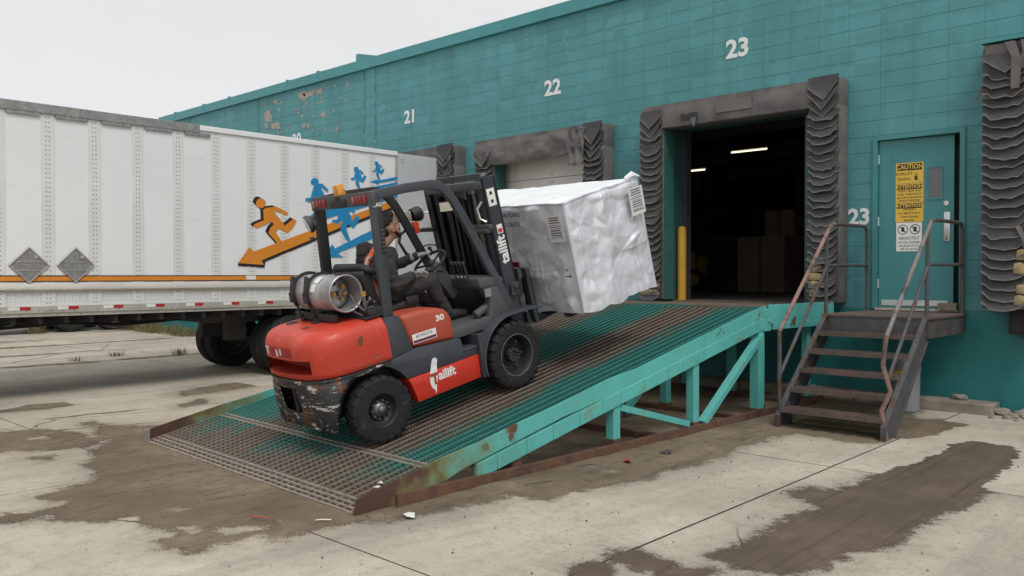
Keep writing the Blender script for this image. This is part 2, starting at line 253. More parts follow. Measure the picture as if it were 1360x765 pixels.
# ================================================================= GROUND
def ground_mat():
    m = bpy.data.materials.new('concrete_yard'); m.use_nodes = True
    n = m.node_tree.nodes; L = m.node_tree.links; p = n['Principled BSDF']
    g = n.new('ShaderNodeNewGeometry')
    def nz(sc, det=5, w=0., rg=.6, vec=None):
        t = n.new('ShaderNodeTexNoise'); t.noise_dimensions = '4D'; t.inputs['Scale'].default_value = sc; t.inputs['Detail'].default_value = det
        t.inputs['W'].default_value = w; t.inputs['Roughness'].default_value = rg; L.new(vec or g.outputs['Position'], t.inputs['Vector']); return t.outputs['Fac']
    def mr(v, a, b, c=0., d=1.):
        r = n.new('ShaderNodeMapRange'); r.inputs[1].default_value = a; r.inputs[2].default_value = b; r.inputs[3].default_value = c; r.inputs[4].default_value = d
        L.new(v, r.inputs[0]); return r.outputs[0]
    def mix(f, a, b):
        x = n.new('ShaderNodeMix'); x.data_type = 'RGBA'; L.new(f, x.inputs['Factor'])
        for k, v in (('A', a), ('B', b)):
            if isinstance(v, tuple): x.inputs[k].default_value = (*v, 1)
            else: L.new(v, x.inputs[k])
        return x.outputs['Result']
    sx = n.new('ShaderNodeMapping'); sx.inputs['Scale'].default_value = (1.6, .25, 1); L.new(g.outputs['Position'], sx.inputs['Vector'])
    c = mix(mr(nz(.7, 6, 1), .32, .68), (.38, .335, .27), (.56, .505, .415))
    c = mix(mr(nz(1.3, 7, 3.3, .65, sx.outputs[0]), .48, .72, 0, .8), c, (.29, .262, .22))       # traffic film
    c = mix(mr(nz(9, 6, 5.1), .5, .75, 0, .5), c, (.22, .195, .16))                   # grime
    c = mix(mr(nz(55, 4, 8.), .57, .66, 0, .7), c, (.16, .145, .12))                # aggregate pits
    c = mix(mr(nz(60, 3, 2.), .6, .75, 0, .3), c, (.58, .55, .49))
    v = n.new('ShaderNodeTexVoronoi'); v.feature = 'DISTANCE_TO_EDGE'; v.inputs['Scale'].default_value = .33
    dv = n.new('ShaderNodeVectorMath'); dv.operation = 'MULTIPLY_ADD'; dv.inputs[1].default_value = (.35, .35, 0)
    t = n.new('ShaderNodeTexNoise'); t.inputs['Scale'].default_value = 2.5; t.inputs['Detail'].default_value = 6; L.new(g.outputs['Position'], t.inputs['Vector'])
    L.new(t.outputs['Color'], dv.inputs[0]); L.new(g.outputs['Position'], dv.inputs[2]); L.new(dv.outputs[0], v.inputs['Vector'])
    crk = mr(v.outputs['Distance'], .001, .005, 1, 0)
    gate = mr(nz(.35, 2, 6.6), .47, .55)
    mm = n.new('ShaderNodeMath'); mm.operation = 'MULTIPLY'; L.new(crk, mm.inputs[0]); L.new(gate, mm.inputs[1])
    c = mix(mm.outputs[0], c, (.07, .06, .05))
    L.new(c, p.inputs['Base Color'])
    L.new(mr(nz(3, 4, 9), .3, .7, .72, .95), p.inputs['Roughness']); p.inputs['Specular IOR Level'].default_value = .3
    b = n.new('ShaderNodeBump'); b.inputs['Strength'].default_value = .35; b.inputs['Distance'].default_value = .006
    a = n.new('ShaderNodeMath'); a.operation = 'ADD'; L.new(nz(90, 3, 1), a.inputs[0]); L.new(nz(14, 5, 4), a.inputs[1])
    L.new(a.outputs[0], b.inputs['Height']); L.new(b.outputs[0], p.inputs['Normal'])
    return m
M_CONC = ground_mat()
M_SOIL = pm('joint_soil', (.02, .017, .014), .95, c2=(.012, .01, .008), scale=5, bump=.5, coord='World')
gm = MB()
ys = [-180, -60, -18, -8, 0.5, 40]
for i in range(len(ys)-1):
    gm.add([(-220, ys[i], gz(ys[i])-.005), (160, ys[i], gz(ys[i])-.005), (160, ys[i+1], gz(ys[i+1])-.005), (-220, ys[i+1], gz(ys[i+1])-.005)], [(0, 1, 2, 3)])
GROUND = tag(gm.build('ground', M_SOIL, smooth=0), kind='structure')
XJ = [-120, -70, -44, -35.2, -30.6, -26.2, -21.8, -17.1, -11.9, -7.4, -3.07, 1.3, 5.7, 10, 60]
YJ = [-120, -60, -30, -20.4, -16.3, -12.2, -8.12, -4.0, -.02]
for i in range(len(XJ)-1):
    for j in range(len(YJ)-1):
        if abs(XJ[i]) > 60 and YJ[j] < -40: pass
        x0, x1, y0, y1 = XJ[i]+.012, XJ[i+1]-.012, YJ[j]+.010, YJ[j+1]-.010
        k = MB(); n = 8
        def edge(x, y, s):
            return s*.006*mnoise.noise(Vector((x*2.1, y*2.1, 3.3)))
        e = .003; vs = []
        dz = random.uniform(-.0015, .003)
        top = [(x0+e, y0+e), (x1-e, y0+e), (x1-e, y1-e), (x0+e, y1-e)]; bot = [(x0, y0), (x1, y0), (x1, y1), (x0, y1)]
        vs = [(x, y, gz(y)+dz) for x, y in top]+[(x, y, gz(y)+dz-.002) for x, y in bot]+[(x, y, gz(y)-.09) for x, y in bot]
        fs = [(0, 1, 2, 3)]+[(a, 4+a, 4+(a+1) % 4, (a+1) % 4) for a in range(4)]+[(4+a, 8+a, 8+(a+1) % 4, 4+(a+1) % 4) for a in range(4)]
        k.add(vs, fs); k.build('concrete_slab', M_CONC, GROUND, smooth=0)

# ---- drifted sand and mud: a thin uneven layer lying on the slabs
def vnoise(x, y, seed):
    r = np.random.RandomState(seed); tab = r.rand(256, 256)
    xi = np.floor(x).astype(int); yi = np.floor(y).astype(int); fx = x-xi; fy = y-yi
    fx = fx*fx*(3-2*fx); fy = fy*fy*(3-2*fy)
    a = tab[xi % 256, yi % 256]; b = tab[(xi+1) % 256, yi % 256]; c = tab[xi % 256, (yi+1) % 256]; d = tab[(xi+1) % 256, (yi+1) % 256]
    return (a*(1-fx)+b*fx)*(1-fy)+(c*(1-fx)+d*fx)*fy
def fbm(x, y, seed, o=5):
    s = 0; a = .5; t = 0
    for i in range(o): s = s+a*vnoise(x*2**i+17*i, y*2**i+31*i, seed+i); t += a; a *= .55
    return s/t-.5
def sdf(poly, X, Y):
    d = np.full(X.shape, 1e9); ins = np.zeros(X.shape, bool); n = len(poly)
    for i in range(n):
        ax, ay = poly[i]; bx, by = poly[(i+1) % n]
        ex, ey = bx-ax, by-ay; wx, wy = X-ax, Y-ay
        t = np.clip((wx*ex+wy*ey)/(ex*ex+ey*ey+1e-12), 0, 1)
        d = np.minimum(d, (wx-ex*t)**2+(wy-ey*t)**2)
        c = ((ay <= Y) & (by > Y)) | ((by <= Y) & (ay > Y))
        with np.errstate(divide='ignore', invalid='ignore'):
            xi = ax+(Y-ay)/(by-ay if by != ay else 1e-9)*ex
        ins ^= c & (X < xi)
    return np.where(ins, np.sqrt(d), -np.sqrt(d))
def sand_layer(x0, x1, y0, y1, st, polys, holes, thick=.02, amp=.22):
    xs = np.arange(x0, x1, st); yy = np.arange(y0, y1, st); X, Y = np.meshgrid(xs, yy, indexing='ij')
    S = np.full(X.shape, -9.)
    for p in polys: S = np.maximum(S, sdf(p, X, Y))
    for p in holes: S = np.minimum(S, -sdf(p, X, Y))
    S = S+amp*fbm(X*3.2, Y*2.6, 3)+.13*fbm(X*13, Y*11, 9, 4)
    S = np.minimum(S, .5)
    H = thick*np.clip(S/.35, -1, 1)*(1+.5*fbm(X*2, Y*2, 5))+.006*fbm(X*9, Y*9, 21, 4)*np.clip(S/.15, 0, 1)
    tr = np.sin((X*1.0+.12*Y+.15*fbm(X*1.5, Y*1.5, 30))*38)*.0035*np.clip(S/.2, 0, 1)*(fbm(X*.8, Y*.5, 40) > -.02)
    H = H+tr
    H = np.where(S < .04, np.maximum(H, .0012+.0006*fbm(X*6, Y*6, 77)), np.maximum(H, .0022))
    G = .009*np.clip(Y+8, 0, 8.5); Z = G+H+.001
    keep = (S > -.32)
    nx, ny = X.shape; idx = -np.ones(X.shape, int)
    q = keep[:-1, :-1] | keep[1:, :-1] | keep[1:, 1:] | keep[:-1, 1:]
    used = np.zeros(X.shape, bool)
    for a, b in ((0, 0), (1, 0), (1, 1), (0, 1)): used[a:nx-1+a, b:ny-1+b] |= q
    idx[used] = np.arange(used.sum()); V = np.stack([X[used], Y[used], Z[used]], 1)
    I, J = np.nonzero(q); F = np.stack([idx[I, J], idx[I+1, J], idx[I+1, J+1], idx[I, J+1]], 1)
    return V, F, S[used]
M_SAND = pm('damp_sand', (.215, .170, .117), .95, c2=(.145, .113, .078), scale=1.1, lo=.38, hi=.62, var=.22, vscale=7, bump=1., bscale=70, coord='World',
            spots=((( .33, .275, .2), 2.3, .60, .12), ((.085, .07, .052), 26., .62, .06), ((.095, .076, .055), 3.0, .53, .18, (2.6, .5, 1)), ((.08, .065, .048), 11., .58, .08, (1, 2.2, 1)), ((.36, .31, .24), 60., .66, .05)), spec=.25)
M_MUD = pm('damp_mud', (.128, .095, .07), .9, c2=(.098, .073, .053), scale=1.6, var=.18, vscale=6, bump=.8, bscale=55, bstretch=(1., .16, 1.), coord='World',
           spots=(((.155, .118, .088), 2., .57, .14, (3, .5, 1)), ((.072, .055, .042), 3., .56, .1, (7, .12, 1)), ((.085, .065, .05), 6., .58, .08, (1, .8, 1)), ((.2, .165, .13), 50, .67, .04)), spec=.3)
def dusting(m):
    n = m.node_tree.nodes; L = m.node_tree.links; p = n['Principled BSDF']
    a = n.new('ShaderNodeAttribute'); a.attribute_name = 'cover'; g = n.new('ShaderNodeNewGeometry')
    f = None
    for sc, wgt in ((9., .30), (45., .26), (170., .30)):
        t = n.new('ShaderNodeTexNoise'); t.inputs['Scale'].default_value = sc; t.inputs['Detail'].default_value = 4; t.inputs['Roughness'].default_value = .7; L.new(g.outputs['Position'], t.inputs['Vector'])
        k = n.new('ShaderNodeMath'); k.operation = 'MULTIPLY_ADD'; k.inputs[1].default_value = wgt; L.new(t.outputs['Fac'], k.inputs[0])
        if f is None: k.inputs[2].default_value = -.43
        else: L.new(f, k.inputs[2])
        f = k.outputs[0]
    s_ = n.new('ShaderNodeMath'); s_.operation = 'MULTIPLY_ADD'; s_.inputs[1].default_value = .9; L.new(f, s_.inputs[0]); L.new(a.outputs['Fac'], s_.inputs[2])
    r = n.new('ShaderNodeMapRange'); r.inputs[1].default_value = -.05; r.inputs[2].default_value = .05; L.new(s_.outputs[0], r.inputs[0])
    film = n.new('ShaderNodeMapRange'); film.inputs[1].default_value = -.30; film.inputs[2].default_value = .02; film.inputs[4].default_value = .15; L.new(a.outputs['Fac'], film.inputs[0])
    mx_ = n.new('ShaderNodeMath'); mx_.operation = 'MAXIMUM'; L.new(r.outputs[0], mx_.inputs[0]); L.new(film.outputs[0], mx_.inputs[1]); L.new(mx_.outputs[0], p.inputs['Alpha'])
dusting(M_SAND); dusting(M_MUD)
def sand_obj(name, mat, label, *a, **k):
    V, F, S = sand_layer(*a, **k); me = bpy.data.meshes.new(name); me.from_pydata(V.tolist(), [], F.tolist()); me.materials.append(mat); me.shade_smooth()
    at = me.attributes.new('cover', 'FLOAT', 'POINT'); at.data.foreach_set('value', S.astype(np.float32))
    return tag(link(name, me), label, 'sand', kind='stuff')
sand_obj('sand_drift', M_SAND, 'beige brown sand drifted around and under the steel ramp', -10.4, -2.6, -9.6, -.06, .032, [SAND[0]], HOLES)
sand_obj('mud_streak', M_MUD, 'dark brown mud streak with tyre marks across the slabs', -4.4, .6, -7.6, -1.5, .03, [SAND[1], SAND[2], SAND[3]], [], thick=.012, amp=.16)
sand_obj('sand_drift', M_SAND, 'thin brown sand stains scattered beside the ramp foot', -13.5, -6.2, -9.9, -4.6, .035, SAND[4:], HOLES, thick=.012, amp=.26)
def strip(x, y0, y1, w): return [(x-w, y0), (x+w*.4, (y0+y1)/2-1), (x+w, y1), (x+.1, y1+.1), (x-.1, (y0+y1)/2), (x-w-.15, y0+.2)]
sand_obj('sand_drift', M_SAND, 'dark silt caught in slab joints beyond the white trailer', -25, -15.2, -9, -.3, .06,
         [strip(-17.1, -6.5, -1.4, .16), strip(-21.8, -8, -1.2, .3), strip(-19.6, -7, -4, .12), strip(-23.8, -8, -3, .2)], [], thick=.012, amp=.5)
# ================================================================= WAREHOUSE
TEAL = (.088, .275, .293)
def wall_paint(name, c, streak, cellv=True, rough=.55):
    return pm(name, c, rough, var=.10, vscale=.55, bump=.25, bscale=45, coord='World', cell=(.4064, 9., .2032) if cellv else None,
              spots=((tuple(v*.78 for v in c), 1.0, .47, .3, (2.2, 1, .22)), (tuple(min(1, v*1.12+.02) for v in c), 1.3, .56, .25, (1.6, 1, .16)),
                     ((.42, .5, .49), 42., .745, .03), (tuple(v*.6 for v in c), 3.1, .66, .1, (3.5, 1, .5)), ((.36, .45, .45), 6., .73, .05, (1, 1, 6))), spec=.35)
M_WALL = wall_paint('teal_block_paint', TEAL, 1)
M_JOINT = pm('teal_joint', (.072, .225, .24), .8, coord='World', var=.35, vscale=4, spots=(((.36, .48, .48), 5., .57, .08),))
M_FOUND = pm('teal_foundation_paint', (.024, .185, .19), .42, var=.14, vscale=.8, bump=.3, bscale=14, coord='World',
             spots=(((.016, .13, .135), 1.4, .54, .2, (1, 1, .5)), ((.05, .055, .05), 16., .73, .04), ((.06, .23, .235), 2.0, .6, .2)), spec=.4)
M_COPING = pm('teal_coping', (.055, .255, .275), .42, var=.08, coord='World', spots=(((.04, .18, .19), 4, .6, .1, (.3, 1, 1)),))
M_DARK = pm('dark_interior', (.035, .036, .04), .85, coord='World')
M_STENCIL = pm('white_stencil_paint', (.74, .77, .76), .7, var=.1, vscale=9, spots=((TEAL, 16, .64, .05),))
M_BLOCKBARE = pm('bare_block', (.40, .36, .32), .95, c2=(.30, .275, .245), scale=7, bump=.6, bscale=60, coord='World', var=.2, vscale=9)
M_RUST = pm('rusted_steel', (.095, .05, .036), .85, c2=(.15, .075, .045), scale=9, var=.25, vscale=14, bump=.5, bscale=80,
            spots=(((.045, .03, .025), 6, .56, .12),))
BLD = tag(empty('warehouse_building'), 'long teal painted block warehouse with numbered dock doors 21, 22 and 23', 'warehouse')
XL, XR, ZT, BW, BH, ZB = -25.0, 6.0, 6.14, .4064, .2032, 1.27
# openings: x0,x1,z0,z1
OP = [(-7.36, -5.06, 1.30, 4.02), (-4.19, -3.15, ZB, 3.47), (-11.2, -8.9, 1.30, 3.95), (-14.9, -12.6, 1.3, 3.95), (-2.55, -.2, 1.3, 3.95)]
# backing wall (mortar plane), cut into rectangles around the openings, 0.3 m thick
xs = sorted({XL, XR}.union(*[{o[0], o[1]} for o in OP])); w = MB()
for a, b in zip(xs[:-1], xs[1:]):
    hole = [o for o in OP if o[0] <= a and o[1] >= b]
    if hole:
        o = hole[0]; w.box(a, b, .004, .3, o[3], ZT)
        if o[2] > ZB: w.box(a, b, .004, .3, ZB, o[2])
    else: w.box(a, b, .004, .3, ZB, ZT)
w.build('wall', M_JOINT, BLD, smooth=0, merge=False)
MB().box(XL-.002, XR, -.006, .31, -.1, ZB).build('foundation_wall', M_FOUND, BLD, smooth=0)
# painted concrete blocks, stack bond
def block_mesh(w_, h_, k):
    b = MB(); e, ez, d = .0012, .0022, .0032; w2, h2 = w_/2-.0006, h_/2-.0015
    r = random.Random(k); t = [r.uniform(-.0012, .0012) for _ in range(4)]
    A = [(-w2, d+.001, -h2), (w2, d+.001, -h2), (w2, d+.001, h2), (-w2, d+.001, h2)]
    B = [(-w2+e, t[0], -h2+ez), (w2-e, t[1], -h2+ez), (w2-e, t[2], h2-ez), (-w2+e, t[3], h2-ez)]
    b.add(A+B, [(4, 5, 6, 7)]+[(i, (i+1) % 4, 4+(i+1) % 4, 4+i) for i in range(4)])
    return b
cells = []
nx = int((XR-XL)/BW); nz_ = int((ZT-ZB)/BH)
for i in range(nx+1):
    for j in range(nz_+1):
        x0 = XR-(i+1)*BW+.02; x1 = x0+BW; z0 = ZB+j*BH; z1 = min(z0+BH, ZT)
        if z1-z0 < .03 or x1 < XL: continue
        cells.append((x0, x1, z0, z1))
def clip_cells(c):
    out = [c]
    for o in OP:
        nxt = []
        for x0, x1, z0, z1 in out:
            if x1 <= o[0] or x0 >= o[1] or z1 <= o[2] or z0 >= o[3]: nxt.append((x0, x1, z0, z1)); continue
            if x0 < o[0]: nxt.append((x0, o[0], z0, z1))
            if x1 > o[1]: nxt.append((o[1], x1, z0, z1))
            a, b = max(x0, o[0]), min(x1, o[1])
            if z0 < o[2]: nxt.append((a, b, z0, o[2]))
            if z1 > o[3]: nxt.append((a, b, o[3], z1))
        out = nxt
    return [c for c in out if c[1]-c[0] > .03 and c[3]-c[2] > .03]
pieces = [p for c in cells for p in clip_cells(c)]
def inview(p):
    x, z = (p[0]+p[1])/2, (p[2]+p[3])/2
    d = Vector((x, 0, z))-Vector((0, -11.3, 1.71)); f = Vector((-sin(rad(43.4)), cos(rad(43.4)), 0)); r = Vector((cos(rad(43.4)), sin(rad(43.4)), 0))
    zz = d.dot(f)
    if zz < 1: return 0
    u, v = d.dot(r)/zz, d.z/zz
    if abs(u) > .61 or v > .335: return 0
    for a, b, c_, d_ in ((-7.9, -4.55, 1.2, 4.3), (-11.65, -8.4, 1.2, 4.25), (-2.9, 1, 1.25, 4.4)):
        if a < x < b and c_ < z < d_: return 0
    if x < -12 and z < 4: return 0
    return 1/zz
pieces.sort(key=inview, reverse=True)
full = [block_mesh(BW, BH, k).mesh('block', M_WALL, smooth=0) for k in range(8)]
nreal = 298; rest = MB(); rr = random.Random(4)
for q, (x0, x1, z0, z1) in enumerate(pieces):
    cx_, cz_ = (x0+x1)/2, (z0+z1)/2
    if q < nreal and inview((x0, x1, z0, z1)):
        if abs(x1-x0-BW) < 1e-4 and abs(z1-z0-BH) < 1e-4: link('block', full[rr.randrange(8)], BLD, (cx_, rr.uniform(-.0008, .0008), cz_))
        else: link('block', block_mesh(x1-x0, z1-z0, q).mesh('block', M_WALL, smooth=0), BLD, (cx_, 0, cz_))
    else:
        b = block_mesh(x1-x0, z1-z0, q); rest.add([(v[0]+cx_, v[1], v[2]+cz_) for v in b.v], b.f)
tag(rest.build('block_courses', M_WALL, BLD, smooth=0, merge=False), kind='stuff')
# coping and its upstand
MB().box(XL-.05, XR, -.075, .32, ZT, ZT+.22).build('coping', M_COPING, BLD, bev=.008, smooth=0)
MB().prism([(-15.3, ZT+.222), (-15.3, ZT+.36), (-15.22, ZT+.37), (-14.6, ZT+.222)], 'y', -.072, .2).build('coping_upstand', M_COPING, BLD, smooth=0)
for x in (-24, -22.3, -20.9, -18.1, -16.8):
    MB().box(x, x+.06, -.082, .2, ZT+.1, ZT+.25).build('coping_clip', M_COPING, BLD, smooth=0)
for x in (-15.12, -14.72, -19.52, -23.2):
    MB().box(x, x+.035, -.012, .02, ZB, ZT).build('expansion_joint', M_JOINT, BLD, smooth=0)
for poly in PEEL:
    poly_sheet([(x, -.004, z) for x, z in poly], 'bare_patch', M_BLOCKBARE, BLD)
rp = random.Random(11)
for k in range(46):     # small flakes round the peeled area
    x, z = rp.uniform(-19.4, -15.6), rp.uniform(5.0, 6.0); r = rp.uniform(.015, .05)
    poly_sheet([(x+r*rp.uniform(.5, 1.3)*cos(a), -.004, z+r*rp.uniform(.5, 1.3)*sin(a)) for a in (0, 1.1, 2.2, 3.3, 4.4, 5.4)], 'bare_patch', M_BLOCKBARE, BLD)
FX = lambda x, y, z: frame((x, y, z), (1, 0, 0), (0, 0, 1))
for s, x, z in (('23', -6.17, 4.99), ('22', -9.71, 4.95), ('21', -13.55, 4.93), ('20', -17.75, 4.93)):
    o = text('painted_number', s, .36, M_STENCIL, BLD, FX(x, -.007, z), bold=.012, sx=1.05)
text('painted_number', '23', .29, M_STENCIL, BLD, FX(-4.40, -.007, 2.46), bold=.01, sx=1.0)
# rear volume of the building: roof and inner room seen through dock 23
M_FLOORI = pm('interior_floor', (.24, .235, .225), .75, coord='World', var=.25, vscale=1.2, bump=.2, bscale=20)
M_INW = pm('interior_wall', (.26, .27, .31), .9, coord='World', var=.2, vscale=.6)
MB().box(XL, XR, .3, 34, ZT-.12, ZT+.1).build('roof_deck', M_DARK, BLD, smooth=0)
MB().box(XL+.01, XR-.01, .3, 34, 1.18, 1.30).build('interior_floor', M_FLOORI, BLD, smooth=0)
b = MB(); b.box(XL, XL+.2, .3, 34, 1.3, ZT-.12); b.box(XR-.2, XR, .3, 34, 1.3, ZT-.12); b.box(XL+.2, XR-.2, 33.8, 34, 1.3, ZT-.12)
b.build('interior_wall', M_INW, BLD, smooth=0)
for x in range(-22, 6, 4):
    for y in (11, 19, 27): MB().box(x-.12, x+.12, y-.12, y+.12, 1.3, ZT-.12).build('interior_column', M_INW, BLD, smooth=0)
for y in (5, 10, 15, 20): MB().box(XL+.2, XR-.2, y-.1, y+.1, ZT-.6, ZT-.12).build('roof_beam', M_INW, BLD, smooth=0)
# door frames of dock 23
M_FRAME = pm('door_frame_green', (.028, .085, .08), .5, var=.15, spots=(((.02, .03, .03), 5, .6, .1),))
b = MB(); b.box(-7.36, -7.27, .01, .32, 1.30, 4.02); b.box(-5.15, -5.06, .01, .32, 1.3, 4.02); b.box(-7.27, -5.15, .05, .3, 3.93, 4.02)
b.build('dock_frame', M_FRAME, BLD, smooth=0, merge=False)
for a_ in (-7.27, -5.22): MB().box(a_, a_+.07, .28, .42, 1.3, 4.0).build('door_track', M_DARK, BLD, smooth=0)
M_LEV = pm('leveler_plate', (.16, .13, .11), .6, .3, c2=(.10, .075, .06), scale=3, var=.2, bump=.2)
MB().box(-7.2, -5.22, -.08, .9, 1.28, 1.318).build('dock_leveler', M_LEV, BLD, bev=.004, smooth=0)
# closed sectional door of docks 22, 21 and 24
M_DOORW = pm('grey_white_door', (.72, .705, .67), .6, var=.1, vscale=1.5, bump=.3, bscale=120, spots=(((.25, .24, .22), 2, .58, .2, (1, 1, .4)),))
M_FRB = pm('frame_blackgreen', (.022, .045, .045), .6)
for (x0, x1) in ((-11.2, -8.9), (-14.9, -12.6), (-2.55, -.2)):
    d = MB(); d.box(x0, x0+.2, .01, .3, 1.3, 3.95); d.box(x1-.1, x1, .01, .3, 1.3, 3.95); d.build('dock_frame', M_FRB, BLD, smooth=0, merge=False)
    for k in range(5):
        z0 = 1.3+k*.53; p = MB().box(x0+.2, x1-.1, .14, .19, z0+.004, z0+.526); pn = p.build('door_panel', M_DOORW, BLD, bev=.006, seg=1, smooth=0)
        hb = MB()
        for xx in ((x0+x1)/2+.2,):
            for u in (-.03, .03):
                for v in (.05, .09, .44, .48): hb.cyl((xx+u, .14, z0+v), (xx+u, .134, z0+v), .008, n=6)
        hb.build('hinge_bolt', M_DARK, pn, smooth=0)
# ---- personnel door, ajar
M_DOORT = pm('teal_door_paint', (.050, .225, .235), .42, var=.08, vscale=1.5, coord='World', spots=(((.035, .16, .168), 3, .62, .15, (1, 1, .5)), ((.3, .36, .35), 30, .74, .02)))
M_ALU = pm('aluminium', (.62, .63, .63), .38, .75, var=.1)
M_STEELD = pm('dark_paint_steel', (.052, .056, .058), .5, .25, var=.2, c2=(.085, .06, .05), scale=9, lo=.56, hi=.62, bump=.15)
b = MB(); b.box(-4.22, -4.16, -.03, .14, ZB, 3.50); b.box(-3.18, -3.12, -.03, .14, ZB, 3.50); b.box(-4.16, -3.18, -.03, .14, 3.44, 3.50)
b.build('door_casing', M_DOORT, BLD, smooth=0, merge=False)
b = MB(); b.box(-4.16, -3.18, .2, .26, ZB, 3.46); b.build('door_gap_shade', M_DARK, BLD, smooth=0)  # dark sheet standing in for the shade behind the ajar leaf
D0 = empty('door', (-4.155, .02, 1.285), (0, 0, rad(4.0))); D0.parent = BLD
DW = .885
MB().box(0, DW, 0, .045, .0, 2.15).build('door_leaf', M_DOORT, D0, bev=.004, smooth=0)
MB().box(.04, DW-.06, -.012, .0, .03, .10).build('door_sweep', M_ALU, D0, bev=.002, smooth=0)
b = MB(); x0, x1, z0, z1 = .60, .74, 1.38, 1.76
b.box(x0-.02, x1+.02, -.012, -.001, z0-.02, z0); b.box(x0-.02, x1+.02, -.012, -.001, z1, z1+.02); b.box(x0-.02, x0, -.012, -.001, z0, z1); b.box(x1, x1+.02, -.012, -.001, z0, z1)
b.build('vision_frame', M_DOORT, D0, smooth=0, merge=False)
M_WIRE = pm('dusty_glass', (.13, .13, .135), .25, var=.1, vscale=20, spec=.6)
MB().box(x0, x1, -.004, -.001, z0, z1).build('vision_pane', M_WIRE, D0, smooth=0)
b = MB(); b.box(.775, .845, -.016, -.001, .84, 1.20); b.box(.79, .83, -.02, -.016, .87, 1.0); b.tube([(.81, -.016, .86), (.81, -.055, .88), (.81, -.055, .98), (.81, -.016, 1.0)], .009); b.build('door_handle', M_ALU, D0, bev=.003)
MB().cyl((.80, -.012, 1.31), (.80, -.0, 1.31), .03, n=20).build('deadbolt', M_ALU, D0)
for z in (.25, 1.05, 1.85): MB().cyl((.0, -.012, z), (.0, -.012, z+.12), .011, n=10).build('hinge', M_ALU, D0)
MB().box(-3.4, -3.19, -.10, .12, 1.275, 1.36).build('threshold_block', pm('old_wood', (.2, .165, .125), .9, var=.2, vscale=9), BLD, smooth=0)
MB().box(-4.17, -3.18, -.06, .2, 1.255, 1.283).build('door_sill', M_CONC, BLD, smooth=0)
# ---- signs on the door (flat printed plates)
M_YEL = pm('sign_yellow', (.72, .46, .055), .5, var=.08, vscale=8); M_SBLK = pm('sign_black', (.02, .02, .02), .6); M_SWH = pm('sign_white', (.76, .76, .74), .5, var=.06)
M_SRED = pm('sign_red', (.5, .05, .04), .5)
def doorpt(x, z, d): 
    a = rad(4.0); return (-4.155+x*cos(a)+d*sin(a), .02+x*sin(a)-d*cos(a), 1.285+z)
def sign(name, z0, z1, bgm, label, lines, head=None, extra=None, x0=.205, x1=.535):
    a = rad(4.0); o = empty(name, doorpt((x0+x1)/2, z0, .001), (0, 0, a)); tag(o, label, 'sign')
    w = x1-x0; h = z1-z0
    MB().box(-w/2, w/2, -.003, 0, 0, h).build('plate', bgm, o, bev=.001, seg=1, smooth=0)
    if head:
        MB().box(-w/2+.018, w/2-.018, -.0042, -.003, h-head[1]-.012, h-.012).build('heading_panel', M_SBLK, o, smooth=0)
        text('heading', head[0], head[1]*.98, bgm, o, frame((0, -.0046, h-.012-head[1]/2), (1, 0, 0), (0, 0, 1)), bold=.0015, sx=head[2])
    for s, zz, sz, sx_, xx in lines:
        text('lettering', s, sz, M_SBLK, o, frame((xx, -.0036, zz*h), (1, 0, 0), (0, 0, 1)), ext=.0003, bold=.0004, sx=sx_)
    if extra: extra(o, w, h)
    return o
def fk(o, w, h):
    b = MB(); b.box(.06, .09, -.0042, -.0032, .05, .085); b.box(.062, .07, -.0042, -.0032, .085, .12); b.box(.085, .09, -.0042, -.0032, .04, .125); b.box(.092, .096, -.0042, -.0032, .03, .125); b.box(.096, .118, -.0042, -.0032, .03, .037)
    b.cyl((.068, -.0043, .045), (.068, -.0032, .045), .010, n=12); b.cyl((.084, -.0043, .045), (.084, -.0032, .045), .010, n=12); b.build('truck_symbol', M_SBLK, o, smooth=0)
sign('caution_sign', 1.585, 1.845, M_YEL, 'yellow CAUTION FORKLIFT TRAFFIC sign, topmost on the teal door', [('FORKLIFT', .46, .05, .92, -.065), ('TRAFFIC', .2, .05, .9, -.065)], ('CAUTION', .085, .84), fk)
sign('attention_sign', 1.345, 1.58, M_YEL, 'yellow ATTENTION safety vests and steel toed boots sign below the caution sign', [('SAFETY VESTS AND', .60, .034, .95, 0), ('STEEL TOED BOOTS', .42, .034, .95, 0), ('MUST BE WORN BEFORE', .24, .029, .9, 0), ('ENTERING BUILDING', .09, .029, .9, 0)], ('ATTENTION', .06, .95))
sign('attention_sign', 1.09, 1.34, M_YEL, "yellow ATTENTION DRIVER'S sign just above the white notice", [("DRIVER'S", .66, .042, 1., 0), ('YOU MUST CHECK', .46, .034, .95, 0), ('YOUR TRAILER', .27, .034, .95, 0), ('MARKER', .09, .034, .95, 0)], ('ATTENTION', .06, .95))
def ban(o, w, h):
    for cx_ in (-.072, .072):
        b = MB(); b.tube([(cx_+.058*cos(2*pi*i/28), -.0035, h-.085+.058*sin(2*pi*i/28)) for i in range(28)], .0045, n=5, closed=True)
        b.tube([(cx_-.041, -.0035, h-.085+.041), (cx_+.041, -.0035, h-.085-.041)], .0045, n=5); b.box(cx_-.018, cx_+.018, -.0042, -.003, h-.115, h-.055); b.build('ban_symbol', M_SBLK, o)
sign('notice_sign', .72, 1.085, M_SWH, 'white ABSOLUTELY no cell phones notice, lowest on the teal door', [('ABSOLUTELY', .46, .05, .84, 0), ('NO CELL PHONES', .31, .035, .9, 0), ('OR BLUETOOTH', .19, .035, .9, 0), ('USE ON DOCK', .08, .035, .9, 0)], None, ban, .215, .52)
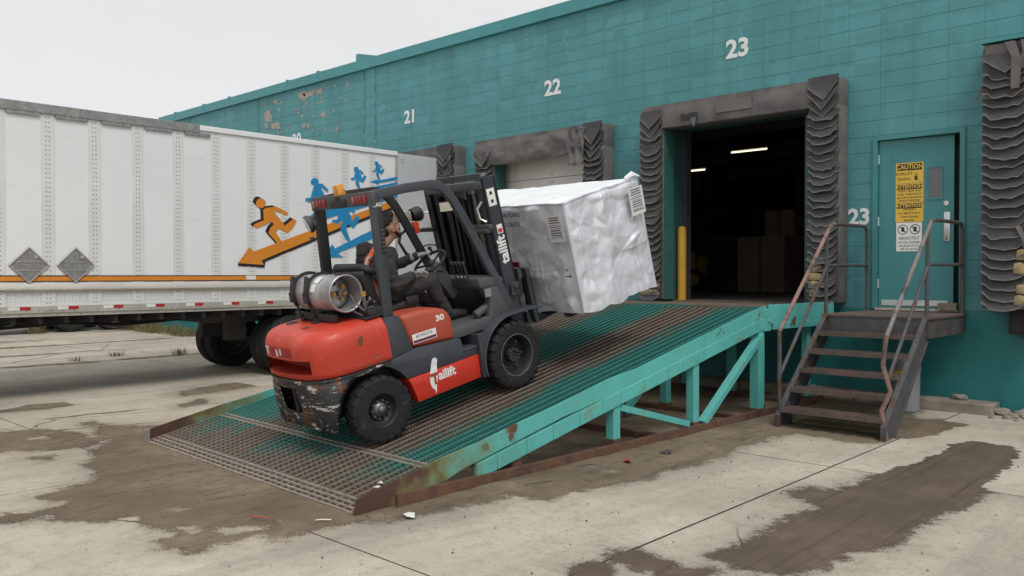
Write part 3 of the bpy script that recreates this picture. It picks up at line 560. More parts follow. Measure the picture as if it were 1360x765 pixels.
# ---- kerb along the wall
M_KERB = pm('kerb_concrete', (.30, .265, .215), .9, c2=(.2, .175, .14), scale=4, var=.2, vscale=5, bump=.5, bscale=50, coord='World')
KERB = tag(empty('kerb'), kind='structure')
x = -9.2
while x < -2.75:
    L_ = random.choice((1.25, .62, 1.0)); x1 = min(x+L_, -2.72)
    MB().box(x+.006, x1-.006, -.34, -.0065, .0, .205+random.uniform(-.008, .008)).build('kerb_stone', M_KERB, KERB, bev=.018, smooth=0); x = x1
for x0 in (-14.6, -17.4): MB().box(x0, x0+2.6, -.34, -.0065, 0, .2).build('kerb_stone', M_KERB, KERB, bev=.018, smooth=0)
# ================================================================= DOCK SEALS
M_PAD = pm('grey_seal_fabric', (.105, .10, .098), .85, c2=(.145, .138, .13), scale=3, var=.2, vscale=4, bump=.4, bscale=70, spots=(((.19, .175, .155), 2.2, .6, .15, (1, 1, .5)), ((.05, .048, .047), 5, .62, .12)))
M_FLAP = pm('grey_flap_rubber', (.05, .049, .051), .75, var=.25, vscale=5, bump=.3, bscale=60, spots=(((.17, .16, .15), 4, .6, .15), ((.24, .235, .23), 30, .72, .05)))
M_LIP = pm('worn_lit_flap_edge', (.165, .16, .155), .8, var=.3, vscale=12)  # worn hem, coloured paler for the light its front edge catches
M_FOAM = pm('exposed_yellow_foam', (.42, .33, .16), .9, c2=(.25, .2, .12), scale=7, var=.2, bump=.6, bscale=50)
M_BACK = pm('green_backing_board', (.03, .115, .105), .6, var=.2, vscale=3, coord='World', spots=(((.02, .05, .05), 4, .6, .1),))
def cloth(b, x0, x1, z0, z1, y, nx, nz, amp, fold, seed, sag=None, bulge=0.):
    """wrinkled front cloth of a header"""
    vs = []
    for i in range(nx+1):
        for j in range(nz+1):
            u, v = i/nx, j/nz; x = x0+(x1-x0)*u
            zb = z0+(sag(u) if sag else 0); z = zb+(z1-zb)*v
            d = amp*mnoise.fractal(Vector((x*2.2, z*5+seed, seed)), 1., 2., 4)+fold(u, v)
            d += bulge*sin(pi*min(1, v*1.15))
            vs.append((x, y-d-.01, z))
    fs = [(i*(nz+1)+j, (i+1)*(nz+1)+j, (i+1)*(nz+1)+j+1, i*(nz+1)+j+1) for i in range(nx) for j in range(nz)]
    b.add(vs, fs)
def flap_mesh(w, V, seed, h=.13, out=.05):
    r = random.Random(seed); b = MB()
    q = lambda a: r.uniform(-a, a)
    cols = [(0, .05+q(.02)), (.12+q(.03), .02+q(.01)), (.22+q(.03), -.02+q(.012)), (.34, -.028+q(.014)), (.5+q(.05), -.03+q(.018)), (.66, -.028+q(.014)), (.78+q(.03), -.02+q(.012)), (.88+q(.02), .015+q(.01)), (1, .055+q(.02))]
    if V: cols = [(0, .09), (.25, -.01), (.5+r.uniform(-.1, .1), -.10), (.75, -.0), (1, .13)]
    t = .013; front = []; back = []
    for u, dz in cols:
        e = out*(1-.35*abs(2*u-1))*r.uniform(.85, 1.15)
        front.append([(u*w, -.006, h+.02), (u*w, -.010-e*.45, h*.45+dz*.6), (u*w, -.012-e*.93, dz+.012), (u*w, -.016-e, dz+.008), (u*w, -.016-e, dz)])
        back.append([(u*w, 0, h+.02), (u*w, -e*.45, h*.45+dz*.6), (u*w, -e+.004, dz-.002)])
    n = len(cols)
    for i in range(n-1):
        for k in range(4): b.mat(0 if k < 2 else 1).add([front[i][k], front[i+1][k], front[i+1][k+1], front[i][k+1]], [(0, 3, 2, 1)])
        b.mat(1).add([front[i][4], front[i+1][4], back[i+1][2], back[i][2]], [(0, 1, 2, 3)])
        for k in range(2): b.mat(0).add([back[i][k], back[i+1][k], back[i+1][k+1], back[i][k+1]], [(0, 1, 2, 3)])
    return b.mesh('flap', [M_FLAP, M_LIP], smooth=50)
def seal(label, xo0, xi0, xi1, xo1, z0, zh, zt, D, sides, headf, sp=.106, nV=3, foam=()):
    o = tag(empty('dock_seal', ((xo0+xo1)/2, 0, z0)), label, 'dock seal', 'padded seals round the dock doors')
    off = Matrix.Translation((-(xo0+xo1)/2, 0, -z0))
    def bd(b, *a, **k):
        ob = b.build(*a, **k); ob.data.transform(off); return ob
    for side in sides:
        a, c = (xo0, xi0) if side == 'L' else (xi1, xo1)
        b = MB(); b.box(a, c, -D, -.004, z0, zh+.02); pd = bd(b, 'side_pad', M_PAD, o, bev=.02, smooth=40)
        if side == 'L': bd(MB().box(c-.004, c+.012, -D+.03, -.01, z0, zh-.005), 'backing_board', M_BACK, o, smooth=0)
        z = z0+.01; k = 0; w = c-a; var = [flap_mesh(w, False, s+10*k_) for s in range(14) for k_ in (0,)]; vv = [flap_mesh(w, True, s, .2, .06) for s in range(3)]
        while z < zt-.16:
            top = z > zh-.12
            me = vv[k % 3] if top else var[random.randrange(14)]
            f = link('flap', me, pd, (a-(xo0+xo1)/2, -D, z-z0), (rad(random.choice((0, 0, 0, 8, -7))+random.uniform(-5, 5)), rad(random.uniform(-2., 2.)), rad(random.uniform(-2, 2))), (1, random.uniform(.7, 1.35), random.uniform(.85, 1.2))); k += 1
            z += (sp*1.15 if top else sp)*random.uniform(.92, 1.08)
    bd(MB().box(xo0, xo1, -D+.012, -.004, zh, zt), 'header_pad', M_PAD, o, bev=.02, smooth=40)
    b = MB(); headf(b); hd = bd(b, 'header_curtain', M_PAD, o, smooth=60, merge=True)
    for (x, z, w, h, s) in foam:
        r = random.Random(s); b = MB()
        b.prism([(x, z), (x+w*.5, z-.01), (x+w, z+.01), (x+w*r.uniform(.9, 1.), z+h*.8), (x+w*.4, z+h), (x+.01, z+h*.9)], 'y', -D-.045, -D+.01); bd(b, 'exposed_foam', M_FOAM, o, bev=.01)
    return o
D = .3
def h23(b): cloth(b, -7.27, -4.93, 3.93, 4.285, -D, 60, 8, .012, lambda u, v: .008*sin(u*40)*(1-v), 2., bulge=.02)
s23 = seal('grey padded dock seal with pleated flaps round the open dock door', -7.65, -7.25, -4.96, -4.55, 1.335, 3.92, 4.29, D, 'LR', h23,
     foam=((-7.64, 1.40, .36, .09, 1), (-7.62, 1.51, .33, .09, 2), (-4.93, 1.42, .17, .1, 3), (-4.94, 1.53, .18, .1, 4), (-4.94, 1.64, .2, .1, 5), (-4.93, 1.75, .17, .11, 6)))
b = MB(); b.box(-.30, -.02, -.012, .0, 0, .10); b.build('tear', M_DARK, s23, smooth=0).location = (-.52, -D-.022, 2.66)
tb = MB(); tb.add([(0, 0, 0), (.12, -.02, .01), (.1, -.05, -.14), (.05, -.03, -.10)], [(0, 1, 2, 3)]); tb.build('torn_strip', M_PAD, s23, smooth=0).location = (-.66, -D-.03, 2.68)
MB().box(-.28, .28, -.006, 0, 0, .16).build('fabric_patch', pm('patch_fabric', (.15, .14, .13), .9, var=.1), s23, smooth=0).location = (.05, -D-.035, 2.70)
def fold22(u, v): return .05*max(0, sin((u*9+v*2.2)*pi))*max(0, u-.45)+.03*sin((u*5-v*1.4)*pi)*(1-v)*.6
def h22(b): cloth(b, -11.34, -8.72, 3.66, 4.16, -D, 90, 14, .03, fold22, 5., sag=lambda u: .1*(2*u-1)**2-.02+.06*u, bulge=.05)
s22 = seal('grey dock seal with sagging header curtain over the closed door', -11.33, -10.87, -8.78, -8.38, 1.335, 3.78, 4.16, D, 'LR', h22, nV=1)
b = MB(); cloth(b, -9.05, -8.72, 3.5, 4.1, -D-.05, 10, 14, .05, lambda u, v: .05*abs(sin(u*7+v*3)), 8.); o_ = b.build('bunched_curtain', M_PAD, s22, smooth=60); o_.data.transform(Matrix.Translation((9.855, 0, -1.335)))
def h21(b): cloth(b, -15.2, -11.95, 3.7, 4.17, -D, 60, 10, .03, lambda u, v: .03*sin(u*26+v*3)*(1-v), 9., bulge=.04)
seal('grey dock seal partly hidden behind the swung trailer door', -15.2, -14.75, -12.35, -11.9, 1.335, 3.78, 4.17, D, 'R', h21)
def h24(b): cloth(b, -2.84, .0, 4.0, 4.36, -D, 40, 8, .02, lambda u, v: .01*sin(u*30), 12.)
s24 = seal('grey dock seal with worn flaps and exposed yellow foam beside the stairs door', -2.86, -2.38, -.3, .1, 1.31, 4.2, 4.37, D, 'LR', h24, sp=.115,
     foam=((-2.52, 1.36, .15, .12, 1), (-2.5, 1.5, .14, .1, 2), (-2.53, 1.72, .16, .13, 3), (-2.5, 1.88, .14, .12, 4)))
MB().box(-1.5, 1.5, -.34, -.002, 0, .02).build('top_flashing', M_COPING, s24, smooth=0).location = (0, 0, 3.075)
def strip_mesh(pts, w):
    b = MB()
    for p, q in zip(pts[:-1], pts[1:]): b.add([(p[0]-w, p[1], p[2]), (p[0]+w, p[1], p[2]), (q[0]+w*.8, q[1], q[2]), (q[0]-w*.8, q[1], q[2])], [(0, 1, 2, 3)])
    return b
strip_mesh([(-1.2, -D-.05, 3.05), (-1.12, -D-.09, 2.85), (-1.13, -D-.1, 2.5)], .055).build('torn_strip', M_PAD, s24)
strip_mesh([(-1.02, -D-.05, 3.05), (-1.0, -D-.09, 2.9), (-1.04, -D-.07, 2.72)], .07).build('torn_strip', M_PAD, s24)
strip_mesh([(-1.47, -.2, 2.72), (-1.49, -.25, 2.6), (-1.56, -.28, 2.42)], .025).build('torn_strip', M_PAD, s24)
strip_mesh([(-1.1, -D-.05, .95), (-1.02, -D-.09, .78), (-.98, -D-.08, .55)], .03).build('torn_strip', M_PAD, s24)
b = MB(); b.box(-2.6, -2.43, -.2, -.007, 1.02, 1.31); b.box(-2.42, -2.3, -.24, -.007, .93, 1.31); b.build('dock_bumper', pm('black_bumper', (.02, .02, .02), .8, bump=.4), BLD, bev=.01)
# ================================================================= STEEL RAMP
RW, RL, RT, TH = 3.72, 5.70, 1.30, math.atan2(1.27, 5.68)
M_AQUA = pm('aqua_paint', (.105, .44, .405), .5, var=.12, vscale=2, bump=.12, bscale=30, c2=(.17, .25, .13), scale=2.2, lo=.62, hi=.75,
            spots=(((.13, .52, .50), 1.5, .56, .2), ((.06, .33, .31), 3, .58, .15), ((.20, .26, .14), 1.8, .58, .12), ((.26, .17, .07), 2.2, .615, .05), ((.12, .07, .04), 2.4, .635, .03), ((.10, .06, .04), 15, .66, .03)))
def aqua_low():      # paint eaten by moss and rust towards the ramp's foot
    m = M_AQUA.copy(); m.name = 'aqua_paint_weathered'; n = m.node_tree.nodes; L = m.node_tree.links; p = n['Principled BSDF']
    src = p.inputs['Base Color'].links[0].from_socket
    tc = n.new('ShaderNodeTexCoord'); sp = n.new('ShaderNodeSeparateXYZ'); L.new(tc.outputs['Object'], sp.inputs[0])
    t = n.new('ShaderNodeTexNoise'); t.inputs['Scale'].default_value = 6; t.inputs['Detail'].default_value = 6; L.new(tc.outputs['Object'], t.inputs['Vector'])
    a = n.new('ShaderNodeMath'); a.operation = 'MULTIPLY_ADD'; a.inputs[1].default_value = -1.6; L.new(t.outputs['Fac'], a.inputs[0]); L.new(sp.outputs['Y'], a.inputs[2])
    for lo, hi, c in ((.75, -.1, (.17, .17, .07)), (-.05, -.45, (.085, .045, .032))):
        r = n.new('ShaderNodeMapRange'); r.inputs[1].default_value = lo; r.inputs[2].default_value = hi; L.new(a.outputs[0], r.inputs[0])
        x = n.new('ShaderNodeMix'); x.data_type = 'RGBA'; L.new(r.outputs[0], x.inputs['Factor']); L.new(src, x.inputs['A']); x.inputs['B'].default_value = (*c, 1); src = x.outputs['Result']
    L.new(src, p.inputs['Base Color']); return m
M_AQLOW = aqua_low()
def grate_mat(name='worn_grating', teal=(.028, .175, .15), a=(.085, .06, .047), b_=(.17, .13, .105)):     # teal paint, worn to rusty steel along the two wheel tracks
    m = bpy.data.materials.new(name); m.use_nodes = True; n = m.node_tree.nodes; L = m.node_tree.links; p = n['Principled BSDF']
    tc = n.new('ShaderNodeTexCoord'); sp = n.new('ShaderNodeSeparateXYZ'); L.new(tc.outputs['Object'], sp.inputs[0])
    t = n.new('ShaderNodeTexNoise'); t.inputs['Scale'].default_value = 1.3; t.inputs['Detail'].default_value = 8; t.inputs['Roughness'].default_value = .68
    mp = n.new('ShaderNodeMapping'); mp.inputs['Scale'].default_value = (4.5, .7, 1); L.new(tc.outputs['Object'], mp.inputs[0]); L.new(mp.outputs[0], t.inputs['Vector'])
    def M(op, a, b=None, c=None):
        x = n.new('ShaderNodeMath'); x.operation = op
        for i, v in enumerate((a, b, c)):
            if v is None: continue
            if isinstance(v, (int, float)): x.inputs[i].default_value = v
            else: L.new(v, x.inputs[i])
        return x.outputs[0]
    def track(cx_, w):
        return M('SUBTRACT', 1., M('DIVIDE', M('ABSOLUTE', M('SUBTRACT', sp.outputs['X'], cx_)), w))
    k = M('MAXIMUM', track(-.95, .50), track(-2.55, .52))
    foot = M('MULTIPLY_ADD', sp.outputs['Y'], -.9, .9)
    k = M('MAXIMUM', k, foot)
    k = M('ADD', k, M('MULTIPLY', M('SUBTRACT', t.outputs['Fac'], .5), 1.9))
    r = n.new('ShaderNodeMapRange'); r.inputs[1].default_value = .1; r.inputs[2].default_value = .6; L.new(k, r.inputs[0])
    x = n.new('ShaderNodeMix'); x.data_type = 'RGBA'; L.new(r.outputs[0], x.inputs['Factor']); x.inputs['A'].default_value = (*teal, 1)
    t2 = n.new('ShaderNodeTexNoise'); t2.inputs['Scale'].default_value = 9; t2.inputs['Detail'].default_value = 4; L.new(tc.outputs['Object'], t2.inputs['Vector'])
    y = n.new('ShaderNodeMix'); y.data_type = 'RGBA'; L.new(t2.outputs['Fac'], y.inputs['Factor']); y.inputs['A'].default_value = (*a, 1); y.inputs['B'].default_value = (*b_, 1)
    L.new(y.outputs['Result'], x.inputs['B']); L.new(x.outputs['Result'], p.inputs['Base Color']); p.inputs['Roughness'].default_value = .55; p.inputs['Metallic'].default_value = .25
    return m
M_GRATE = grate_mat()
M_BAR = grate_mat('worn_bearing_bar', (.065, .25, .215), (.19, .145, .115), (.35, .29, .24))
RA = empty('loading_ramp', (-4.91, -7.73, 0), (0, 0, rad(-2.2))); tag(RA, 'long aqua steel loading ramp with worn grating deck up to the open dock', 'ramp')
tz = lambda v: .03+min(v, RL)*math.tan(TH)        # deck height along the ramp
# deck: bearing bars run up the slope, cross rods between
def bars(v0, v1, u0, u1, pitch, rod, hb=.03, rodr=.004, name='grating', parent=None, top=.0, flat=False):
    b = MB(); n = int((u1-u0)/pitch); rr = random.Random(int(v0*10))
    f = (lambda v: RT) if flat else tz
    for i in range(n+1):
        u = u0+i*pitch; jig = rr.uniform(-.003, .003); t = .0062; dz = rr.uniform(-.003, .002)
        b.mat(1).add([(u-t+jig, v0, f(v0)+dz), (u+t+jig, v0, f(v0)+dz), (u+t, v1, f(v1)+dz), (u-t, v1, f(v1)+dz), (u-t+jig, v0, f(v0)-hb), (u+t+jig, v0, f(v0)-hb), (u+t, v1, f(v1)-hb), (u-t, v1, f(v1)-hb)],
              [(0, 1, 2, 3), (4, 7, 6, 5), (0, 4, 5, 1), (1, 5, 6, 2), (2, 6, 7, 3), (3, 7, 4, 0)])
    k = int((v1-v0)/rod)
    for j in range(k+1):
        v = v0+j*rod; z = f(v)+top-.005; t = rodr; b.mat(0); a = rr.uniform(-.004, .004)
        b.add([(u0, v-t, z), (u0, v+t, z), (u1, v+t+a, z), (u1, v-t+a, z), (u0, v-t, z-.012), (u0, v+t, z-.012), (u1, v+t+a, z-.012), (u1, v-t+a, z-.012)], [(0, 3, 2, 1), (4, 5, 6, 7), (0, 1, 5, 4), (2, 3, 7, 6), (1, 2, 6, 5), (0, 4, 7, 3)])
    return tag(b.build(name, [M_GRATE, M_BAR], RA, smooth=0, merge=False), kind='stuff')
bars(.0, .80, -RW+.03, -.03, .098, .048, rodr=.005)
bars(.81, RL, -RW+.03, -.03, .098, .036, rodr=.006)
def slopebox(u0, u1, v0, v1, d0, d1):
    """box following the slope: u range, v range, depth below deck d0..d1"""
    vs = [(u, v, tz(v)-d) for d in (d1, d0) for v in (v0, v1) for u in (u0, u1)]
    return vs, [(0, 2, 3, 1), (4, 5, 7, 6), (0, 1, 5, 4), (2, 6, 7, 3), (0, 4, 6, 2), (1, 3, 7, 5)]
M_WELD = pm('pale_worn_steel', (.30, .255, .215), .6, .3, var=.25, vscale=12)
for v in (.005, .055, .11, .165, .775, .83):
    b = MB(); b.add(*slopebox(-RW+.02, -.02, v-.008, v+.008, -.004, .012)); b.build('cross_strip', M_WELD, RA, smooth=0)
# underside pan seen through the bars: joists
for v in np.arange(.9, 5.7, .6):
    b = MB(); b.add(*slopebox(-RW+.06, -.06, v-.03, v+.03, .034, .13)); b.build('joist', M_AQLOW, RA, smooth=0)
for u in (-1.25, -2.5):
    b = MB(); b.add(*slopebox(u-.04, u+.04, .5, RL, .035, .2)); b.build('stringer', M_AQLOW, RA, smooth=0)
# side beams: toe plate, main plate, lower flange pieces
for s, u in ((1, 0.), (-1, -RW)):
    b = MB(); a = u-.006 if s > 0 else u-.012; c = u+.012 if s > 0 else u+.006
    poly = [(.0, -.0), (.02, .125), (.08, tz(.08)+.10)]+[(v, tz(v)+(.095 if v < 1 else .075 if v < 3 else .05)+random.uniform(-.006, .006)) for v in np.linspace(.4, RL-.02, 14)]+[(RL, RT+.03), (RL, RT-.20), (2.2, tz(2.2)-.06), (1.0, tz(1.)-.07), (.62, .05), (.3, -.0)]
    b.prism(poly, 'x', a, c); b.build('side_beam', M_AQLOW, RA, smooth=0)
    if s > 0:
        vv = [1.15, 1.38, 1.72, 2.05, 2.4, 2.72, 2.98, 3.35, 3.75, 4.0, 4.3, 4.7, 5.1, 5.45, 5.68]
        for v0, v1 in zip(vv[:-1], vv[1:]):
            b = MB(); b.prism([(v0+.003, tz(v0)-.085), (v1-.003, tz(v1)-.085), (v1-.003, tz(v1)-.215), (v0+.003, tz(v0)-.215)], 'x', -.02, .02); b.build('flange_piece', M_AQLOW, RA, bev=.003, seg=1, smooth=0)
# level head of the ramp
MB().box(-RW+.02, -.02, RL+.004, 7.58, RT-.012, RT).build('deck_plate', pm('brown_deck_plate', (.16, .115, .09), .7, .2, c2=(.05, .25, .21), scale=1.4, lo=.58, hi=.66, var=.25, vscale=5, bump=.3, bscale=40), RA, smooth=0)
bars(RL+.01, 6.4, -RW+.03, -.03, .098, .036, flat=True, hb=.008, top=.004, name='grating').location.z = .008
MB().box(-.014, .02, RL+.09, 7.44, RT-.17, RT+.055).build('head_beam', M_AQUA, RA, bev=.004, seg=1, smooth=0)
for v0, v1 in ((5.85, 6.2), (6.2, 6.62), (6.62, 7.05), (7.05, 7.42)):
    MB().box(-.02, .027, v0+.003, v1-.003, RT-.24, RT-.16).build('flange_piece', M_AQUA, RA, bev=.003, seg=1, smooth=0)
MB().box(-RW-.02, -RW+.014, RL+.02, 7.44, RT-.2, RT+.04).build('head_beam', M_AQUA, RA, smooth=0)
b = MB(); b.box(-.03, .03, RL-.07, RL+.08, RT-.25, RT+.01); b.cyl((.03, RL+.03, RT-.13), (.05, RL+.03, RT-.13), .02, n=10); b.build('splice_plate', M_AQUA, RA, bev=.004, seg=1)
# posts
for u, v, w in ((-.05, 1.62, .09), (-.05, 2.95, .1), (-.05, 4.28, .1), (-.05, 5.60, .12), (-.16, 5.84, .1), (-1.05, 3.6, .1), (-1.05, 5.2, .1), (-1.05, 6.7, .1), (-1.9, 5.3, .1), (-1.9, 6.9, .1),
                (-2.6, 3.0, .1), (-2.6, 4.3, .1), (-2.6, 5.6, .1), (-3.66, 2.95, .1), (-3.66, 4.28, .1), (-3.66, 5.6, .1), (-.12, 6.95, .09)):
    z1 = tz(v)-.12 if v < RL else RT-.1; b = MB()
    b.box(u-w/2, u+w/2, v-w/2, v+w/2, .03, z1)
    b.build('post', M_AQUA, RA, bev=.006, seg=1, smooth=0)
    MB().box(u-w*.56, u+w*.56, v-w*.56, v+w*.56, .0, .16).build('post_base', M_RUST, RA, smooth=0)
def brace(p, q, w=.07): 
    b = MB(); b.tube([p, q], 0, rect=(.06, w), up=(1, 0, 0)); b.build('brace', M_AQUA, RA, smooth=0)
brace((-.01, 3.0, .45), (-.01, 4.12, .16)); brace((-.01, 5.6, 1.0), (-.01, 4.40, .13), .09); brace((-1.05, 4.4, .12), (-1.05, 5.2, .75)); brace((-2.6, 4.4, .12), (-2.6, 5.6, .8))
# ground rails
b = MB(); pts = [(.03, .35, .05), (.03, 2, .055), (.03, 4, .07), (.02, 6, .09), (.02, 7.1, .1)]
b.tube(pts, 0, rect=(.05, .12), up=(0, 0, 1)); b.build('ground_rail', M_RUST, RA, smooth=0)
for v in (1.62, 3.6, 5.2, 6.7): MB().box(-RW+.1, -.02, v-.05, v+.05, .0+.03, .12).build('cross_sleeper', M_RUST, RA, smooth=0)
MB().box(-RW-.04, -RW+.04, -.01, .03, -.02, .14).build('corner_post', pm('grey_block', (.25, .23, .2), .9), RA, smooth=0)

# ================================================================= STAIRS
M_STAIR = pm('worn_charcoal_steel', (.088, .088, .094), .55, .3, c2=(.10, .055, .04), scale=6, lo=.53, hi=.62, var=.2, vscale=8, bump=.25, bscale=70, spots=(((.16, .13, .115), 11, .68, .05),))
M_TREAD = pm('rusty_tread', (.10, .078, .07), .8, .2, c2=(.15, .105, .085), scale=8, var=.25, vscale=12, bump=.5, bscale=60, spots=(((.05, .042, .04), 5, .6, .1),))
M_RAILP = pm('pinkish_worn_rail', (.27, .165, .14), .6, .2, c2=(.11, .08, .075), scale=5, lo=.5, hi=.6, var=.2)
M_RAILG = pm('worn_grey_rail', (.20, .18, .175), .55, .3, c2=(.09, .075, .07), scale=6, lo=.5, hi=.6, var=.2)
ST = tag(empty('metal_staircase', (-3.69, -1.2, gz(-1.2))), 'rusty charcoal steel stairs with pipe handrails up to the teal door', 'stairs')
def stb(b, *a, **k):
    o = b.build(*a, **k); o.data.transform(Matrix.Translation((3.69, 1.2, -gz(-1.2)))); return o
X0, X1, LZ, LF = -4.27, -3.10, 1.245, -1.42
stb(MB().box(X0-.02, X1+.02, LF, -.01, LZ-.03, LZ), 'landing_deck', M_TREAD, ST, bev=.004, seg=1, smooth=0)
b = MB()
for x in (X0, X1-.05): b.box(x, x+.05, LF+.01, -.012, LZ-.24, LZ-.031)
b.box(X0+.05, X1-.05, LF+.01, LF+.05, LZ-.2, LZ-.031); b.box(X0+.05, X1-.05, -.06, -.012, LZ-.2, LZ-.031); stb(b, 'landing_frame', M_STAIR, ST, smooth=0, merge=False)
for k in range(5):
    z = LZ-.195*(k+1); y = LF-.12-.235*k
    b = MB(); b.box(X0+.055, X1-.055, y-.14, y+.12, z-.012, z); b.box(X0+.055, X1-.055, y-.148, y-.136, z-.045, z+.004); b.box(X0+.055, X1-.055, y+.11, y+.12, z-.04, z)
    rr_ = random.Random(k)
    for i in range(5): b.box(X0+.06, X1-.06, y-.11+i*.045, y-.105+i*.045, z, z+.004)
    stb(b, 'tread', M_TREAD, ST, smooth=0, merge=False)
for x in (X0, X1-.05):
    b = MB(); zf = gz(-2.5)-.02
    top = [(LF+.03, LZ+.012), (-2.62, zf+.16), (-2.62, zf), (-2.42, zf), (LF+.03, LZ-.26)]
    b.prism(top, 'x', x+.016, x+.03)                                # web
    b.prism([(LF+.03, LZ+.014), (-2.635, zf+.16), (-2.635, zf), (-2.62, zf), (-2.62, zf+.15), (LF+.03, LZ)], 'x', x-.004, x+.054)
    b.prism([(-2.42, zf), (-2.405, zf), (LF+.03, LZ-.275), (LF+.03, LZ-.26)], 'x', x-.004, x+.054)
    stb(b, 'stair_stringer', M_STAIR, ST, smooth=0, merge=False)
zb = gz(-2.5)
for s, x in ((-1, X0+.02), (1, X1-.02)):
    bend = .045 if s > 0 else 0
    newel = [(x, -2.56, zb), (x-bend, -2.57, zb+.3), (x+bend, -2.58, zb+.5), (x-bend*.8, -2.57, zb+.75), (x, -2.58, 1.10)]
    stb(MB().tube(newel, .024, n=10), 'newel_post', M_RAILP if s > 0 else M_STAIR, ST)
    rail = [(x, -2.58, 1.09), (x, -1.28, 2.27), (x, -1.22, 2.31), (x, -1.14, 2.32)]
    stb(MB().tube(rail, .023, n=10), 'sloped_handrail', M_RAILP if s < 0 else M_RAILG, ST)
    stb(MB().tube([(x, -1.14, 2.32), (x, -.26, 2.33), (x, -.17, 2.32), (x, -.13, 2.27), (x, -.12, LZ)], .022, n=10), 'handrail', M_STAIR, ST)
    stb(MB().tube([(x, -1.38, LZ-.02), (x, -1.36, 2.2)], .022, n=10), 'handrail_post', M_STAIR, ST)
    stb(MB().tube([(x, -2.56, .62), (x, -1.36, 1.80), (x, -1.3, 1.82), (x, -.12, 1.83)], .02, n=10), 'mid_rail', M_STAIR, ST)
# grey bin behind the stairs
BIN = tag(empty('plastic_bin', (-3.60, -.60, gz(-.6))), 'grey plastic drum with label standing under the stair landing', 'bin')
M_BIN = pm('grey_plastic', (.22, .23, .24), .5, var=.12, vscale=4)
MB().lathe([(0, 0), (0, .14), (.02, .155), (.3, .16), (.6, .165), (.64, .175), (.66, .17), (.67, .12), (.68, 0)], axis='z', n=28).build('drum', M_BIN, BIN)
MB().lathe([(.50, .1655), (.51, .172), (.53, .172), (.54, .1655)], axis='z', n=28).build('hoop', M_BIN, BIN)
b = MB()
for i in range(5):
    a0, a1 = rad(-125+i*9), rad(-116+i*9); b.add([(.167*cos(a0), .167*sin(a0), .38), (.167*cos(a1), .167*sin(a1), .38), (.169*cos(a1), .169*sin(a1), .50), (.169*cos(a0), .169*sin(a0), .50)], [(0, 1, 2, 3)])
b.build('label_patch', M_YEL, BIN)
# ================================================================= WHITE BOX TRAILER AT DOCK 21
M_TW = pm('trailer_white', (.76, .775, .78), .38, var=.05, vscale=.5, spots=(((.55, .55, .53), 1.2, .60, .25, (1, 1, .3)), ((.6, .61, .6), 3., .6, .2, (1, .6, 2))), spec=.5)
M_TPOST = pm('trailer_post_white', (.66, .67, .66), .45, var=.08, vscale=2, spots=(((.45, .44, .42), 3., .62, .15, (1, 1, .4)),))
M_RIV = pm('dirty_rivet', (.10, .098, .095), .6)
M_GALV = pm('galvanised', (.33, .33, .325), .5, .45, c2=(.24, .24, .235), scale=25, var=.2, vscale=6, bump=.1)
M_RAILA = pm('aluminium_rail', (.50, .475, .43), .5, .35, var=.15, vscale=2, spots=(((.28, .25, .21), 3, .58, .2, (1, .4, 2)),))
M_ORG = pm('orange_print', (.66, .235, .025), .45, var=.05); M_BLUE = pm('blue_print', (.018, .235, .48), .45, var=.12, vscale=3)
M_BLK = pm('black_print', (.022, .018, .016), .5); M_RTAPE = pm('red_reflector', (.42, .025, .035), .35, var=.15, vscale=20); M_WTAPE = pm('white_reflector', (.72, .72, .7), .35, var=.1, vscale=20)
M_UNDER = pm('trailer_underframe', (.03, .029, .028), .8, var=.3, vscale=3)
M_TYRE = pm('tyre_rubber', (.022, .022, .023), .8, var=.25, vscale=9, bump=.25, bscale=80, spots=(((.075, .07, .062), 4, .57, .2),), spec=.3)
TX, TXL, TF, TRr, TB, TT = -12.4, -15.0, -14.6, -1.28, 1.15, 3.96
TRL = tag(empty('box_trailer', (-13.7, -8, 0)), 'long white box trailer with orange and blue running figures backed to dock 21', 'trailer')
def tb(b, *a, **k):
    o = b.build(*a, **k); o.data.transform(Matrix.Translation((13.7, 8, 0))); return o
# side panels between the posts
pys = [TRr-.03]
y = TRr-.24+.0
posts = []
y = -1.25
while y > TF: posts.append(y); y -= .6
posts = [p for p in posts]
for a, b_ in zip(posts[:-1], posts[1:]):
    tb(MB().box(TX-.02, TX, b_, a, TB+.42, TT-.05), 'side_panel', M_TW, TRL, smooth=0)
    tb(MB().box(TX-.02, TX-.004, b_, a, TB+.14, TB+.42), 'lower_panel', M_TPOST, TRL, smooth=0)
bx = MB(); bx.box(TXL, TXL+.03, TF, TRr, TB, TT); bx.box(TXL, TX, TF-.03, TF, TB, TT); bx.box(TXL+.01, TX-.01, TF, TRr, TT-.03, TT+.005)
tb(bx, 'box_shell', M_TW, TRL, smooth=0, merge=False)
tb(MB().box(TXL+.02, TX-.021, TF, TRr-.1, TB, TB+.06), 'floor', M_UNDER, TRL, smooth=0)
tb(MB().box(TXL+.03, TX-.021, TRr-.3, TRr-.25, TB+.06, TT-.03), 'rear_shade', M_UNDER, TRL, smooth=0)
